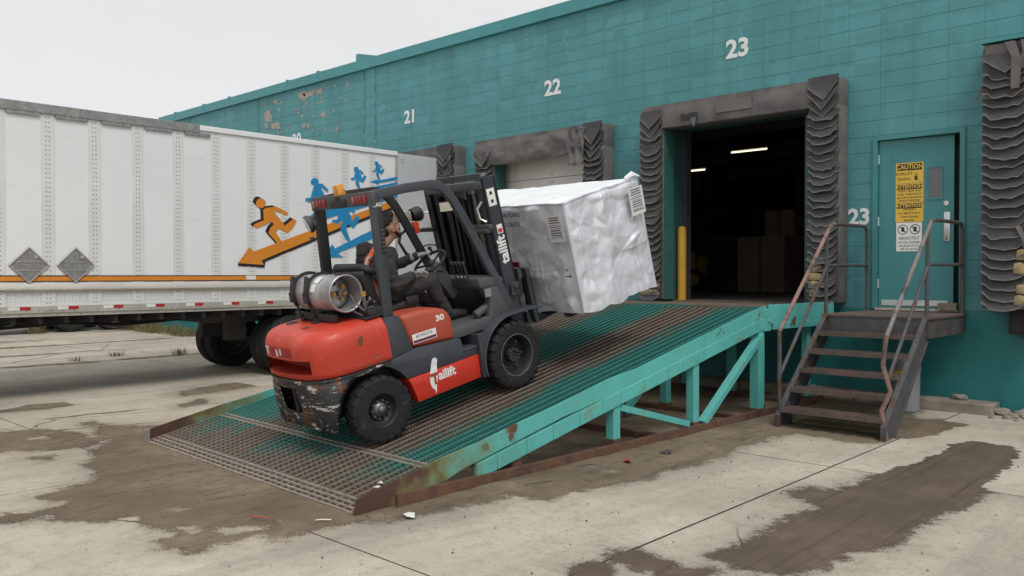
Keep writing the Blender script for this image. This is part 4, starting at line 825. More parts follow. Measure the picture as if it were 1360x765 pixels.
def post_mesh():
    b = MB(); b.box(-.0, .007, -.085, -.004, TB+.12, TT-.06); b.box(.0, .007, .004, .085, TB+.12, TT-.06); b.box(0, .003, -.004, .004, TB+.12, TT-.06)
    b.mat(1)
    for yy in (-.06, -.022, .022, .06)[1:3]:
        n = int((TT-.2-TB)/.062)
        for i in range(n):
            z = TB+.18+i*.062; r = .0088
            b.add([(.0095, yy, z)]+[(.007, yy+r*cos(a), z+r*sin(a)) for a in (0, pi/3, 2*pi/3, pi, 4*pi/3, 5*pi/3)], [(0, 1+k, 1+(k+1) % 6) for k in range(6)])
    return b.mesh('side_post', [M_TPOST, M_RIV], smooth=0, merge=False)
pme = post_mesh()
for p in posts[1:]: link('side_post', pme, TRL, (TX+13.7, p+8, 0))
# rails
tb(MB().box(TX-.02, TX+.03, TF, TRr, TT-.06, TT+.02), 'top_rail', M_TW, TRL, bev=.006, seg=1, smooth=0)
tb(MB().box(TX+.0, TX+.036, TF, -5.12, TT-.10, TT+.025), 'galvanised_cap', M_GALV, TRL, bev=.004, seg=1, smooth=0)
for p in posts[2:]:
    if p < -5.2: tb(MB().box(TX+.0, TX+.03, p+.1, p+.5, TT-.145, TT-.10), 'cap_tab', M_GALV, TRL, smooth=0)
b = MB(); b.prism([(TX, TB+.44), (TX+.02, TB+.44), (TX+.05, TB+.40), (TX+.055, TB+.36), (TX+.02, TB+.325), (TX, TB+.325)], 'y', TF, TRr-.02); tb(b, 'rub_rail', M_RAILA, TRL)
b = MB(); b.prism([(TX, TB+.14), (TX+.03, TB+.14), (TX+.03, TB+.05), (TX+.012, TB+.045), (TX+.012, TB+.0), (TX-.03, TB+.0), (TX-.03, TB+.14)], 'y', TF, TRr-.02)
b.mat(1)
yy = TRr-.1
while yy > TF:
    for z in (TB+.075,): b.cyl((TX+.03, yy, z), (TX+.034, yy, z), .007, n=6)
    b.cyl((TX+.012, yy-.07, TB+.02), (TX+.016, yy-.07, TB+.02), .006, n=6); yy -= .15
tb(b, 'bottom_rail', [M_RAILA, M_RIV], TRL, smooth=0, merge=False)
b = MB(); yy = TRr-.2                       # rivet grid on the lower panel
for p in posts[1:-1]:
    for i in range(9):
        for j in range(3):
            if j > 0 and i % 2: continue
            y_ = p-.1-i*.05; z = TB+.2+j*.045; r = .006; b.add([(TX+.0005, y_, z)]+[(TX-.004, y_+r*cos(a), z+r*sin(a)) for a in (0, pi/2, pi, 3*pi/2)], [(0, 1+k, 1+(k+1) % 4) for k in range(4)])
tag(tb(b, 'panel_rivet', M_RIV, TRL, smooth=0, merge=False), kind='stuff')
for p in posts[1:]:
    tb(MB().box(TX+.03, TX+.0335, p-.36, p-.23, TB+.088, TB+.132), 'red_reflector', M_RTAPE, TRL, smooth=0)
    tb(MB().box(TX+.03, TX+.0335, p-.50, p-.365, TB+.088, TB+.132), 'white_reflector', M_WTAPE, TRL, smooth=0)
# printed stripe
tb(MB().box(TX+.0072, TX+.0092, TF, TRr-.02, 1.625, 1.685), 'orange_stripe', M_ORG, TRL, smooth=0)
b = MB(); b.box(TX+.0072, TX+.0092, TF, TRr-.02, 1.685, 1.70); b.box(TX+.0072, TX+.0092, TF, TRr-.02, 1.612, 1.625); tb(b, 'black_pinstripe', M_BLK, TRL, smooth=0, merge=False)
tb(MB().box(TX+.009, TX+.013, -4.35, -4.18, 1.63, 1.695), 'number_plate', M_WTAPE, TRL, smooth=0)
DOFF = Matrix.Translation((13.7, 8, 0))
def decal(poly, mat, x, name='printed_graphic'):
    o = poly_sheet([(x, y, z) for y, z in poly], name, mat, TRL); o.data.transform(DOFF); return o
for p in MANSH: decal(p, M_BLK, TX+.0100)
hal = pm('pale_halo_print', (.55, .63, .68), .45)
for i, (c, p) in enumerate(DECALS):
    decal(p, {'orange': M_ORG, 'black': M_BLK, 'blue': M_BLUE}[c], TX+.0116+.0007*(i % 5 if c == 'blue' else 0)+(.0004 if i > 1 else 0))
# placard holders
for (y_, z_) in PLAC[0]:
    b = MB(); r = .25; sq = [(y_+r*cos(a), z_+r*sin(a)) for a in (0, pi/2, pi, 3*pi/2)]
    b.prism(sq, 'x', TX+.012, TX+.02)
    pl = tb(b, 'placard_holder', M_GALV, TRL, bev=.003, seg=1, smooth=0)
    b = MB(); r2 = .235; q = [Vector((TX+.024, y_+r2*cos(a), z_+r2*sin(a))) for a in (0, pi/2, pi, 3*pi/2)]
    b.tube(q, .009, n=6, closed=True); b.tube([q[2]*.86+q[0]*.14+Vector((0, 0, .04)), q[0]*.86+q[2]*.14+Vector((0, 0, .04))], .004, n=5); b.tube([q[2]*.7+q[3]*.3, q[0]*.7+q[3]*.3], .004, n=5); b.box(TX+.02, TX+.034, y_+.06, y_+.1, z_+.09, z_+.13); tb(b, 'placard_rim', M_RAILA, pl)
# rear door swung out towards the building
TDO = MB(); TDO.box(TX-.01, TX+.035, TRr+.015, -.19, TB+.02, TT-.01); tb(TDO, 'rear_door', pm('door_grey_white', (.50, .52, .54), .4, var=.06), TRL, bev=.006, seg=1, smooth=0)
b = MB()
for y_, z_ in [(TRr+.08+a, TT-.12-c) for a in (0, .05) for c in (0, .06)]+[(-.3+a, TT-.12-c) for a in (0, .05) for c in (0, .06)]: b.cyl((TX+.035, y_, z_), (TX+.04, y_, z_), .01, n=6)
tb(b, 'door_bolt', M_RIV, TRL, smooth=0)
b = MB(); b.box(TXL-.01, TXL+.035, TRr+.015, -.19, TB+.02, TT-.01); tb(b, 'rear_door', MATS['door_grey_white'], TRL, smooth=0)
for a_ in (TX-.05, TXL): tb(MB().box(a_, a_+.06, TRr-.05, TRr+.01, TB, TT), 'rear_frame', M_RAILA, TRL, smooth=0)
# underframe, bogie, wheels
b = MB()
for x in (-14.2, -13.2): b.box(x-.06, x+.06, TF+1, TRr-.1, 1.0, TB)
for k in range(40): b.box(TXL+.05, TX-.05, TF+.3+k*.33, TF+.36+k*.33, TB-.1, TB)
tb(b, 'chassis', M_UNDER, TRL, smooth=0, merge=False)
def big_wheel(y, x0, sgn, parent, rimmat, off):
    """dual tyres; x0 outer face, going inwards"""
    for q in range(2):
        c = x0-sgn*(.14+q*.31); prof = [(-.11, .29), (-.135, .33), (-.14, .42), (-.12, .485), (-.105, .5), (.105, .5), (.12, .485), (.14, .42), (.135, .33), (.11, .29)]
        w = link('wheel', None, parent, off @ Vector((c, y, .5+gz(y))))
        b = MB(); b.lathe(prof, n=40)
        for a in (-.07, 0, .07): b.lathe([(a-.006, .497), (a-.006, .5035), (a+.006, .5035), (a+.006, .497)], n=40)
        b.build('tyre', M_TYRE, w)
        b = MB(); s = sgn if q == 0 else -sgn
        b.lathe([(.11*s, .29), (.12*s, .285), (.10*s, .25), (-.03*s, .23), (-.06*s, .17), (.02*s, .12), (.05*s, .10), (.06*s, .0)], n=32); b.build('rim', rimmat, w)
M_RIMD = pm('dirty_rim', (.10, .095, .09), .6, .3, var=.3)
for y_ in (-3.45, -2.25):
    big_wheel(y_, TX-.05, 1, TRL, M_RIMD, Matrix.Translation((13.7, 8, 0))); big_wheel(y_, TXL+.05, -1, TRL, M_RIMD, Matrix.Translation((13.7, 8, 0)))
    tb(MB().cyl((TXL+.4, y_, .52+gz(y_)), (TX-.4, y_, .52+gz(y_)), .075, n=14), 'axle', M_UNDER, TRL)
b = MB(); b.box(-14.3, -13.1, -4.6, -1.6, .92, 1.06); b.box(-14.2, -14.05, -4.25, -3.9, .62, .94); b.box(-13.35, -13.2, -4.25, -3.9, .62, .94); b.box(-14.2, -14.05, -3.0, -2.7, .55, .94); b.box(-13.35, -13.2, -3.0, -2.7, .55, .94); tb(b, 'bogie_frame', pm('bogie_grey', (.06, .055, .05), .8, var=.3), TRL, smooth=0, merge=False)
for x in (-14.0, -13.4): tb(MB().lathe([(-.16, 0), (-.16, .1), (.0, .13), (.16, .1), (.16, 0)], c=(x, -3.0, .75), axis='y', n=18), 'air_bag', M_UNDER, TRL)
b = MB(); rq = random.Random(3)
for k in range(4):
    x = -13.0-.3*k; b.tube([(x, -9+2*t, 1.02-.05*abs(sin(t*pi))-.02*rq.random()) for t in np.linspace(0, 1.9, 10)], .012, n=6)
tb(b, 'air_line', M_BLK, TRL)

# ================================================================= second trailer far along the yard
FT = tag(empty('parked_trailer', (-27.3, -5, 0)), 'far trailer with dark blue skirt and dusty wheels, seen beneath the white trailer', 'trailer')
def fb(b, *a, **k):
    o = b.build(*a, **k); o.data.transform(Matrix.Translation((27.3, 5, 0))); return o
fb(MB().box(-28.6, -26.0, -14, -.4, 1.2, 3.9), 'box_shell', pm('far_white', (.6, .6, .6), .5, var=.1), FT, smooth=0)
fb(MB().prism([(-9, 1.2), (-2.9, 1.2), (-3.3, .42), (-8.6, .30)], 'x', -26.06, -26.02), 'side_skirt', pm('dark_blue_skirt', (.012, .016, .04), .4), FT, smooth=0)
fb(MB().box(-28.2, -26.4, -13, -.6, .85, 1.2), 'chassis', M_UNDER, FT, smooth=0)
for y_, rm in ((-2.15, pm('tan_rim', (.36, .27, .15), .6, var=.2)), (-.95, pm('white_rim', (.5, .5, .5), .6, var=.2))):
    big_wheel(y_, -26.05, 1, FT, rm, Matrix.Translation((27.3, 5, 0))); big_wheel(y_, -28.55, -1, FT, rm, Matrix.Translation((27.3, 5, 0)))
CB = MB(); rq = random.Random(5)
for k in range(6): CB.tube([(-25.6+rq.uniform(-.2, .2), -1.9+1.5*t+rq.uniform(-.1, .1), gz(-1)+.08+.75*(2*t-1)**2*rq.uniform(.5, 1)+.0) for t in np.linspace(0, 1, 9)], .022, n=5)
o = CB.build('hanging_cable', M_BLK, FT); o.data.transform(Matrix.Translation((27.3, 5, 0)))
# ================================================================= INSIDE THE DOCK
BOL = tag(empty('yellow_bollard', (-7.19, .14, 1.30)), 'chipped yellow steel bollard inside the open dock door', 'bollard')
M_BOL = pm('chipped_yellow', (.52, .285, .03), .5, var=.12, vscale=4, spots=(((.06, .04, .025), 9, .66, .05), ((.25, .14, .03), 3, .6, .15, (1, 1, .3))))
MB().lathe([(0, .075), (0, .068), (1.1, .068), (1.15, .055), (1.165, .0)], axis='z', n=24).build('pipe', M_BOL, BOL); MB().box(-.1, .1, -.1, .1, 0, .012).build('base_plate', M_BOL, BOL, smooth=0)
M_CARD = pm('cardboard', (.46, .34, .24), .85, var=.12, vscale=2)
def carton(label, x0, x1, y0, y1, z0, z1):
    o = tag(empty('cardboard_box', ((x0+x1)/2, (y0+y1)/2, z0)), label, 'box'); w, d, h = (x1-x0)/2, (y1-y0)/2, z1-z0
    MB().box(-w, w, -d, d, 0, h).build('carton', M_CARD, o, bev=.01, smooth=0); MB().box(-.04, .04, -d-.002, -d, 0, h).build('tape', pm('brown_tape', (.26, .2, .12), .4), o, smooth=0)
    MB().box(-w, w, -.004, .004, h, h+.004).build('lid_seam', M_DARK, o, smooth=0); return o
carton('large cardboard box standing on the floor inside the open dock', -10.2, -9.0, 7.4, 8.6, 1.30, 2.62)
carton('smaller cardboard box set back on top of the large dock box', -9.75, -9.0, 7.9, 8.55, 2.624, 3.25)
WB = tag(empty('wrapped_bundle', (-10.62, 7.75, 1.30)), 'grey corrugated bundle leaning against the large cardboard box', 'bundle')
for k in range(13):
    b = MB(); z = .06+k*.1
    b.tube([(-.32, -.42, z+.1), (-.05, -.46, z-.06), (.22, -.42, z+.1)], 0, rect=(.05, .075), up=(0, 0, 1)); b.build('pleat', M_FLAP, WB, smooth=0)
MB().box(-.32, .24, -.41, .4, 0, 1.36).build('core', M_PAD, WB, bev=.02)
# a yellow lift truck parked in the dark
YF = tag(empty('parked_forklift', (-12.3, 8.9, 1.30), (0, 0, rad(-62))), 'yellow forklift parked in the dark behind the open dock', 'forklift')
M_YF = pm('yellow_truck_paint', (.62, .38, .03), .4, var=.1)
b = MB(); b.prism([(-.55, .45), (-.62, .75), (-.5, 1.02), (.05, 1.06), (.1, .45)], 'x', -.5, .5); b.build('counterweight', M_YF, YF, bev=.06)
b = MB(); b.prism([(.1, .9), (.75, .85), (.85, .5), (1.2, .45), (1.2, .28), (.35, .28), (.1, .6)], 'x', -.48, .48); b.build('chassis', M_YF, YF, bev=.02)
for x in (-.45, .45):
    b = MB(); b.tube([(x, .1, 1.0), (x, .2, 2.05), (x, .95, 2.1), (x, 1.4, .7)], 0, rect=(.06, .07), up=(1, 0, 0)); b.build('guard_leg', M_DARK, YF, smooth=0)
    MB().box(x-.06, x+.06, 1.55, 1.7, .1, 2.2).build('mast_rail', M_DARK, YF, smooth=0)
    for y_, r in ((0, .28), (1.35, .33)):
        wq = link('wheel', None, YF, (x, y_, r)); MB().lathe([(-.1, r*.6), (-.1, r*.92), (-.07, r), (.07, r), (.1, r*.92), (.1, r*.6)], n=24).build('tyre', M_TYRE, wq); MB().lathe([(.09, r*.6), (.02, r*.5), (.03, 0)], n=20, sgn=1 if x > 0 else -1).build('rim', M_YF, wq)
    MB().box(x*.6-.05, x*.6+.05, 1.72, 2.7, .04, .09).build('fork', M_DARK, YF, smooth=0)
MB().box(-.25, .25, .2, .65, .9, 1.02).build('seat', M_DARK, YF, bev=.03)
M_TUBE = pm('lit_tube', (.9, .9, .8), .5, var=0, emit=((1, .88, .60), 1.5))
for x0, x1, y_, z_, lb in ((-12.55, -11.45, 8.0, 4.40, 'lit fluorescent batten hanging low inside the dock, left of its twin'), (-10.7, -9.75, 8.0, 4.76, 'lit fluorescent batten mounted higher and nearer the dock boxes'), (-16.6, -15.4, 15.0, 4.9, 'lit fluorescent batten above the storage rack deep inside')):
    o = tag(empty('ceiling_light', ((x0+x1)/2, y_, z_)), lb, 'light'); w = (x1-x0)/2
    MB().cyl((-w, 0, 0), (w, 0, 0), .02, n=10).build('tube_lamp', M_TUBE, o); MB().box(-w-.05, w+.05, -.05, .05, .03, .09).build('batten', M_GALV, o, smooth=0)
    b = MB(); 
    for s in (-.7, .7): b.cyl((w*s, 0, .09), (w*s, 0, ZT-.12-z_), .006, n=6)
    b.build('hanger', M_DARK, o)
for x in (-15.5,):
    o = tag(empty('storage_rack', (x, 14, 1.3)), 'dark steel storage rack with pallets deep inside the dock', 'rack')
    for a in (-.7, .7):
        for c in (-.5, .5): MB().box(a-.04, a+.04, c-.04, c+.04, 0, 4.0).build('upright', M_STEELD, o, smooth=0)
    for z in (.15, 1.5, 2.9):
        MB().box(-.66, .66, -.55, .55, z, z+.1).build('shelf', M_STEELD, o, smooth=0); MB().box(-.55, .5, -.45, .45, z+.1, z+.1+random.uniform(.5, .9)).build('stored_load', M_CARD, o, smooth=0)
# ================================================================= WEEDS, RUBBLE AND LITTER
M_WEED = pm('dry_weed', (.13, .125, .05), .9, c2=(.2, .16, .08), scale=12, var=.3, vscale=20)
def tuft(seed, n, h, w):
    r = random.Random(seed); b = MB()
    for i in range(n):
        a = r.uniform(0, 2*pi); rr = w*r.random()**.5; x, y = rr*cos(a), rr*sin(a); hh = h*r.uniform(.45, 1); lean = Vector((cos(a), sin(a), 0))*hh*r.uniform(.1, .7); t = r.uniform(.004, .009)
        s = Vector((-sin(a), cos(a), 0))*t; p0 = Vector((x, y, -.01)); p1 = p0+lean*.35+Vector((0, 0, hh*.6)); p2 = p0+lean+Vector((0, 0, hh))
        b.add([p0-s, p0+s, p1+s*.8, p1-s*.8, p2], [(0, 1, 2, 3), (3, 2, 4)])
    return b
for i, (x, y, n, h, w, lb) in enumerate(((-18.0, -4.15, 50, .14, .16, 'small dry weed tuft in the slab joint beyond the trailer, beside the smaller clump'), (-17.15, -3.2, 60, .2, .16, 'bushy dry weed tuft near the far trailer wheels'), (-26.2, -3.1, 90, .85, .3, 'tall grey dry weed in front of the far trailer wheel'), (-17.6, -5.1, 30, .14, .14, 'tiny weed clump growing from the slab joint'))):
    o = tag(tuft(i, n, h, w).build('weed', M_WEED), lb, 'weed'); o.location = (x, y, gz(y))
b = MB(); r = random.Random(9)
for k in range(260):
    x, y = r.uniform(-27.5, -21.5), r.uniform(-.9, -.1)+0; t = tuft(100+k, 9, r.uniform(.12, .38), .16); b.add([(v[0]+x, v[1]+y, v[2]+gz(y)) for v in t.v], t.f)
tag(b.build('ground_cover', M_WEED, merge=False), 'low dry weeds growing along the far foot of the warehouse wall', 'weeds', kind='stuff')
M_STONE = pm('broken_concrete', (.24, .215, .185), .9, var=.3, vscale=12, bump=.5, bscale=40)
def rock(seed, s, name, mat, loc, label, cat, group=None):
    bm = bmesh.new(); bmesh.ops.create_icosphere(bm, subdivisions=2, radius=1); r = Vector((seed*1.7, seed*.3, 0))
    for v in bm.verts: v.co = Vector((v.co.x*s[0], v.co.y*s[1], v.co.z*s[2]))*(1+.5*mnoise.noise(v.co*1.3+r))
    me = bpy.data.meshes.new(name); bm.to_mesh(me); bm.free(); me.materials.append(mat); o = link(name, me, None, loc); tag(o, label, cat, group); return o
for i, (x, y, s) in enumerate(((-2.64, -.18, .1), (-2.52, -.3, .07), (-2.46, -.12, .09), (-2.56, -.42, .05), (-2.38, -.28, .06), (-2.35, -.1, .08), (-2.7, -.48, .035), (-2.44, -.5, .03))):
    rock(i, (s, s*.8, s*.6), 'rubble', M_STONE, (x, y, gz(y)+s*.3), 'broken concrete lump in the rubble heap at the kerb end', 'rubble', 'rubble at the kerb end')
rock(31, (.1, .05, .04), 'stone', M_STONE, (-3.13, -.14, .235), 'single grey stone lying on top of the kerb', 'stone')
M_LW = pm('white_litter', (.66, .66, .62), .6, var=.2, vscale=20); M_LR = pm('red_litter', (.5, .03, .03), .5); M_LD = pm('dark_litter', (.05, .05, .06), .7)
def scrap(name, pts, w, mat, label):
    b = MB(); b.tube(pts, w, n=5); o = b.build(name, mat); tag(o, label, 'litter'); return o
def crumple(seed, r, mat, loc, label):
    b = MB(); rr = random.Random(seed); n = 6
    V = [(r*rr.uniform(.5, 1.2)*cos(2*pi*i/n), r*rr.uniform(.4, 1.)*sin(2*pi*i/n), rr.uniform(0, r*.5)) for i in range(n)]+[(0, 0, r*.55)]
    b.add(V, [(i, (i+1) % n, 6) for i in range(n)]); o = b.build('litter', mat, smooth=0); o.location = loc; tag(o, label, 'litter')
crumple(1, .07, M_LR, (-4.42, -5.15, gz(-5)+.02), 'bright red scrap of litter on the sand beside the ramp')
crumple(2, .055, M_LW, (-4.62, -7.47, .015), 'torn white scrap of plastic at the ramp foot corner')
crumple(3, .06, M_LW, (-5.10, -7.36, .10), 'white scrap caught on the grating near the ramp corner')
crumple(4, .045, M_LW, (-5.16, -7.30, .12), 'smaller white scrap lying on the lower grating')
crumple(5, .07, M_LD, (-4.38, -4.6, gz(-4.6)+.02), 'dark blue scrap lying on sand beside the ground rail')
scrap('litter', [(-4.7, -5.6, .03), (-4.6, -5.45, .055), (-4.45, -5.35, .035), (-4.38, -5.3, .03)], .006, M_LD, 'thin dark wire lying on the sand beside the ramp')
scrap('litter', [(-5.38, -8.25, .03), (-5.30, -8.22, .035), (-5.26, -8.19, .03)], .006, pm('orange_litter', (.42, .11, .06), .6), 'orange strip of litter on the sand by the ramp front')
scrap('litter', [(-5.0, -7.98, .02), (-4.96, -7.95, .026), (-4.93, -7.9, .02)], .005, M_LW, 'pale twist of string on the slab by the ramp front')
scrap('litter', [(-4.6, -6.3, .03), (-4.52, -6.2, .06), (-4.5, -6.0, .03)], .006, M_WEED, 'dry straw stalk on the sand beside the ramp')
rq = random.Random(77); pb = MB()
for k in range(260):
    x, y = rq.uniform(-9.5, -.8), rq.uniform(-9.3, -.4); s = rq.uniform(.004, .010); z = gz(y)+.012
    V = [(x+s*rq.uniform(.6, 1.3)*cos(a), y+s*rq.uniform(.6, 1.3)*sin(a), z-.012) for a in (0, 1.57, 3.14, 4.71)]+[(x, y, z+s*.6)]
    pb.mat(rq.choice((0, 0, 1))).add(V, [(i, (i+1) % 4, 4) for i in range(4)])
tag(pb.build('gravel', [M_STONE, M_LD], smooth=0, merge=False), 'loose grit scattered over the yard slabs', 'gravel', kind='stuff')
# ================================================================= RED FORKLIFT
TM = Matrix.Identity(4)
for i in range(3):
    for j in range(3): TM[j][i] = TRUCK[i][j]
    TM[i][3] = TRUCK[3][i]
def truck_empty(name, loc=(0, 0, 0), rotx=0.):
    o = bpy.data.objects.new(name, None); COL.objects.link(o); o.empty_display_size = .1
    o.matrix_world = TM @ Matrix.Translation(loc) @ Matrix.Rotation(rotx, 4, 'X'); return o
FK = tag(truck_empty('forklift'), 'red and charcoal forklift climbing the ramp with a silver wrapped load', 'forklift')
RED = (.52, .045, .022)
M_RED = pm('red_truck_paint', RED, .48, var=.14, vscale=3, coat=.08, bump=.2, bscale=14, spots=(((.60, .12, .08), 2.2, .56, .2), ((.11, .045, .03), 4.2, .655, .015), ((.62, .5, .44), 20., .70, .02, (1, 1, 2)), ((.36, .03, .018), 3, .60, .15), ((.30, .16, .13), 5, .64, .1), ((.6, .45, .4), 7, .665, .012, (.5, .5, 7))))
M_RED2 = pm('faded_red_hood', (.42, .075, .04), .45, var=.10, vscale=3, spots=(((.5, .14, .09), 2., .62, .2), ((.1, .04, .03), 12, .74, .02)))
M_CHAR = pm('charcoal_paint', (.052, .056, .068), .42, var=.14, vscale=3, spots=(((.10, .105, .12), 2.6, .60, .2), ((.2, .2, .21), 26, .735, .02), ((.03, .031, .036), 4, .62, .12)))
M_CHIP = pm('chipped_black_cast', (.03, .032, .037), .5, var=.2, vscale=4, bump=.7, bscale=26,
            spots=(((.165, .06, .028), 4.2, .55, .05, (1, 1, 1.4)), ((.52, .51, .48), 6.0, .575, .02, (.9, .9, 3.4)), ((.02, .02, .022), 10, .6, .05), ((.46, .46, .44), 13., .615, .02, (.6, .6, 4.5))))
M_PLAST = pm('black_plastic', (.022, .022, .024), .55, var=.15, vscale=6, bump=.2, bscale=120)
M_PANEL = pm('dark_grey_panel', (.075, .077, .082), .6, var=.12, vscale=5, bump=.15, bscale=90, spots=(((.14, .13, .12), 4, .64, .12),))
M_VINYL = pm('black_seat_vinyl', (.024, .023, .024), .5, var=.15, bump=.12, bscale=60)
M_STEEL = pm('greasy_steel', (.17, .165, .16), .42, .7, var=.25, vscale=6, spots=(((.05, .04, .035), 5, .58, .1),))
M_MAST = pm('mast_charcoal', (.042, .045, .055), .45, .1, var=.15, vscale=3, spots=(((.13, .13, .14), 5, .66, .06), ((.2, .19, .18), 22, .72, .03)))
M_GREASE = pm('black_grease', (.012, .013, .018), .45, var=.3, vscale=5)
M_WLET = pm('white_lettering', (.75, .74, .72), .5, var=.12, vscale=20)
M_TREADR = pm('truck_tyre', (.020, .020, .021), .78, var=.25, vscale=10, bump=.2, bscale=60, spots=(((.10, .095, .085), 5, .575, .15), ((.06, .057, .05), 18, .62, .06)), spec=.3)
M_RIMB = pm('black_rim', (.026, .026, .028), .5, .2, var=.3, vscale=8, spots=(((.13, .12, .11), 6, .63, .08),))
def fb_(b, name, mat, parent=None, **k): return b.build(name, mat, parent or FK, **k)
def mir(f):
    for s in (1, -1): f(s)
# ---------- counterweight: lofted rings round the rear
def outline(z_in, yf, n=30, rear=-.53, hw=.56, taper=0.):
    """plan outline from right front round the rear to the left front"""
    hw = hw-z_in; rr = rear+z_in; P = [(hw, yf)]
    ys = -.10
    P += [(hw, yf*.5+ys*.5 if yf > ys else yf-.002)]
    for i in range(n+1):
        a = pi/2*i/n*2-0          # 0..pi
        c, s = cos(a), sin(a)
        e = 2/2.9
        x = hw*abs(c)**e*(1 if c > 0 else -1); y = (min(ys, yf))+(rr-min(ys, yf))*abs(s)**e
        P.append((x, y))
    P += [(-hw, yf*.5+ys*.5 if yf > ys else yf-.002), (-hw, yf)]
    return P
def ring(z, inset, yf, **k): return [Vector((x, y, z)) for x, y in outline(inset, yf, **k)]
lev = [(.690, .012), (.700, .002), (.74, 0), (.80, 0), (.86, 0), (.92, .0), (.97, .005), (1.01, .018), (1.04, .038), (1.062, .065), (1.076, .10), (1.084, .15)]
rings = [ring(z, i, .215) for z, i in lev]
b = MB(); m = len(rings[0]); skip = set()
vs = [v for r_ in rings for v in r_]; fs = []
for i in range(len(rings)-1):
    for j in range(m-1):
        x = (rings[i][j].x+rings[i][j+1].x)/2; yv = rings[i][j].y
        if .73 < (lev[i][0]+lev[i+1][0])/2 < .86 and abs(x) < .40 and yv < -.3: continue
        fs.append((i*m+j, i*m+j+1, (i+1)*m+j+1, (i+1)*m+j))
b.add(vs, fs); top = rings[-1]
b.add(top, [tuple(range(m))]); b.add(rings[0], [tuple(range(m))])
b.add([(r_[0]) for r_ in rings]+[(r_[-1]) for r_ in rings], [(i, i+1, len(rings)+i+1, len(rings)+i) for i in range(len(rings)-1)])
CW = fb_(b, 'counterweight', M_RED, smooth=50)
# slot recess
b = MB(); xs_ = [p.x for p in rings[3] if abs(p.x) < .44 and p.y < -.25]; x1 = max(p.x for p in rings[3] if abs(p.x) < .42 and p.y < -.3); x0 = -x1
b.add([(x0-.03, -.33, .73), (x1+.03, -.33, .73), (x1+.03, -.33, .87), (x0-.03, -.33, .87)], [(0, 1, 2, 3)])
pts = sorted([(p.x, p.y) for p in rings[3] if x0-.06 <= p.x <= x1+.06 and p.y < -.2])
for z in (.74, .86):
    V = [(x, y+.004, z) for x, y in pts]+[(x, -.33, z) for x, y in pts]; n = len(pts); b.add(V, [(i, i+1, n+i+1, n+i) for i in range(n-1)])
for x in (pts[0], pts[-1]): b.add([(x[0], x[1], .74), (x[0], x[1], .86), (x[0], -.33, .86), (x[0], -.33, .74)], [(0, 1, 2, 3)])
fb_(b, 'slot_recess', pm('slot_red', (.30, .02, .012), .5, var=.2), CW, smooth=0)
# lower casting round the rear wheels
lev2 = [(.20, .12), (.23, .085), (.30, .06), (.38, .045), (.46, .032), (.54, .022), (.60, .016), (.64, .012), (.66, .012), (.664, .0), (.688, .0)]
R2 = []
for z, i in lev2:
    d = .375**2-(z-.30)**2; yf = -math.sqrt(d) if d > 0 else .20
    if z > .645: yf = .20
    elif z > .60: yf = max(yf, -.16)
    R2.append(ring(z, i, yf))
b = MB(); vs = [v for r_ in R2 for v in r_]; fs = []; rec = []
for i in range(len(R2)-1):
    for j in range(m-1):
        x = (R2[i][j].x+R2[i][j+1].x)/2; z = (lev2[i][0]+lev2[i+1][0])/2
        if R2[i][j].y < -.4 and abs(x+.02) < .13 and .40 < z < .6: continue
        fs.append((i*m+j, i*m+j+1, (i+1)*m+j+1, (i+1)*m+j))
b.add(vs, fs); b.add(R2[0], [tuple(range(m))])
for s in (0, -1): pass
b.add([r_[0] for r_ in R2]+[r_[-1] for r_ in R2], [(i, i+1, len(R2)+i+1, len(R2)+i) for i in range(len(R2)-1)])
LC = fb_(b, 'rear_casting', M_CHIP, smooth=50)
b = MB(); b.box(-.2, .18, -.38, -.30, .36, .62); b.cyl((0, -.46, .33), (0, -.46, .62), .025, n=12); fb_(b, 'tow_pin', M_GREASE, LC)
for sx in (-.3, .3):
    b = MB(); b.lathe([(-.02, .0), (-.02, .05), (.012, .055), (.016, .07), (-.01, .075)], axis='y', c=(sx, -.455, .30), n=20, sgn=-1); fb_(b, 'tie_down_ring', M_CHIP, LC)
# little things on top of the counterweight
b = MB(); b.lathe([(1.085, .0), (1.088, .045), (1.092, .05), (1.085, .055)], axis='z', c=(-.3, -.22, 0), n=20); b.lathe([(1.085, .0), (1.087, .03), (1.085, .035)], axis='z', c=(.1, -.3, 0), n=16); fb_(b, 'lift_eye', M_DARK, CW)
LOGO = pm('worn_pale_logo', (.68, .62, .58), .6, var=.2, vscale=30, spots=((RED, 20, .55, .05),)); LOGD = pm('dark_red_smear', (.30, .012, .014), .45, var=.3, vscale=12, spots=((RED, 9, .52, .06),))
def on_rear(x):            # point of the rear surface at given x (upper body)
    best = min((p for p in rings[5] if p.y < -.2), key=lambda p: abs(p.x-x)); return best.y
def rear_patch(x0, x1, z0, z1, mat, name, off=.003, jag=0):
    b = MB(); n = 10; V = []
    P = sorted([(p.x, p.y) for p in rings[5] if p.y < -.09])
    def yy(x):
        for (a, ya), (c, yc) in zip(P[:-1], P[1:]):
            if a <= x <= c: return ya+(yc-ya)*(x-a)/max(1e-6, c-a)
        return P[0][1]
    for i in range(n+1):
        x = x0+(x1-x0)*i/n; q = jag*random.uniform(-1, 1)
        V += [(x, yy(x)-off, z0+q), (x, yy(x)-off, z1+q*.5)]
    b.add(V, [(2*i, 2*i+2, 2*i+3, 2*i+1) for i in range(n)]); fb_(b, name, mat, CW, smooth=60)
rear_patch(-.22, .18, .885, .965, LOGD, 'worn_logo', jag=.008)
rear_patch(-.27, -.225, .89, .955, LOGO, 'worn_logo', .005); rear_patch(-.30, -.19, .945, .965, LOGO, 'worn_logo', .006); rear_patch(-.07, -.03, .885, .95, LOGO, 'worn_logo', .005, .006); rear_patch(.0, .03, .90, .955, LOGO, 'worn_logo', .005, .006)
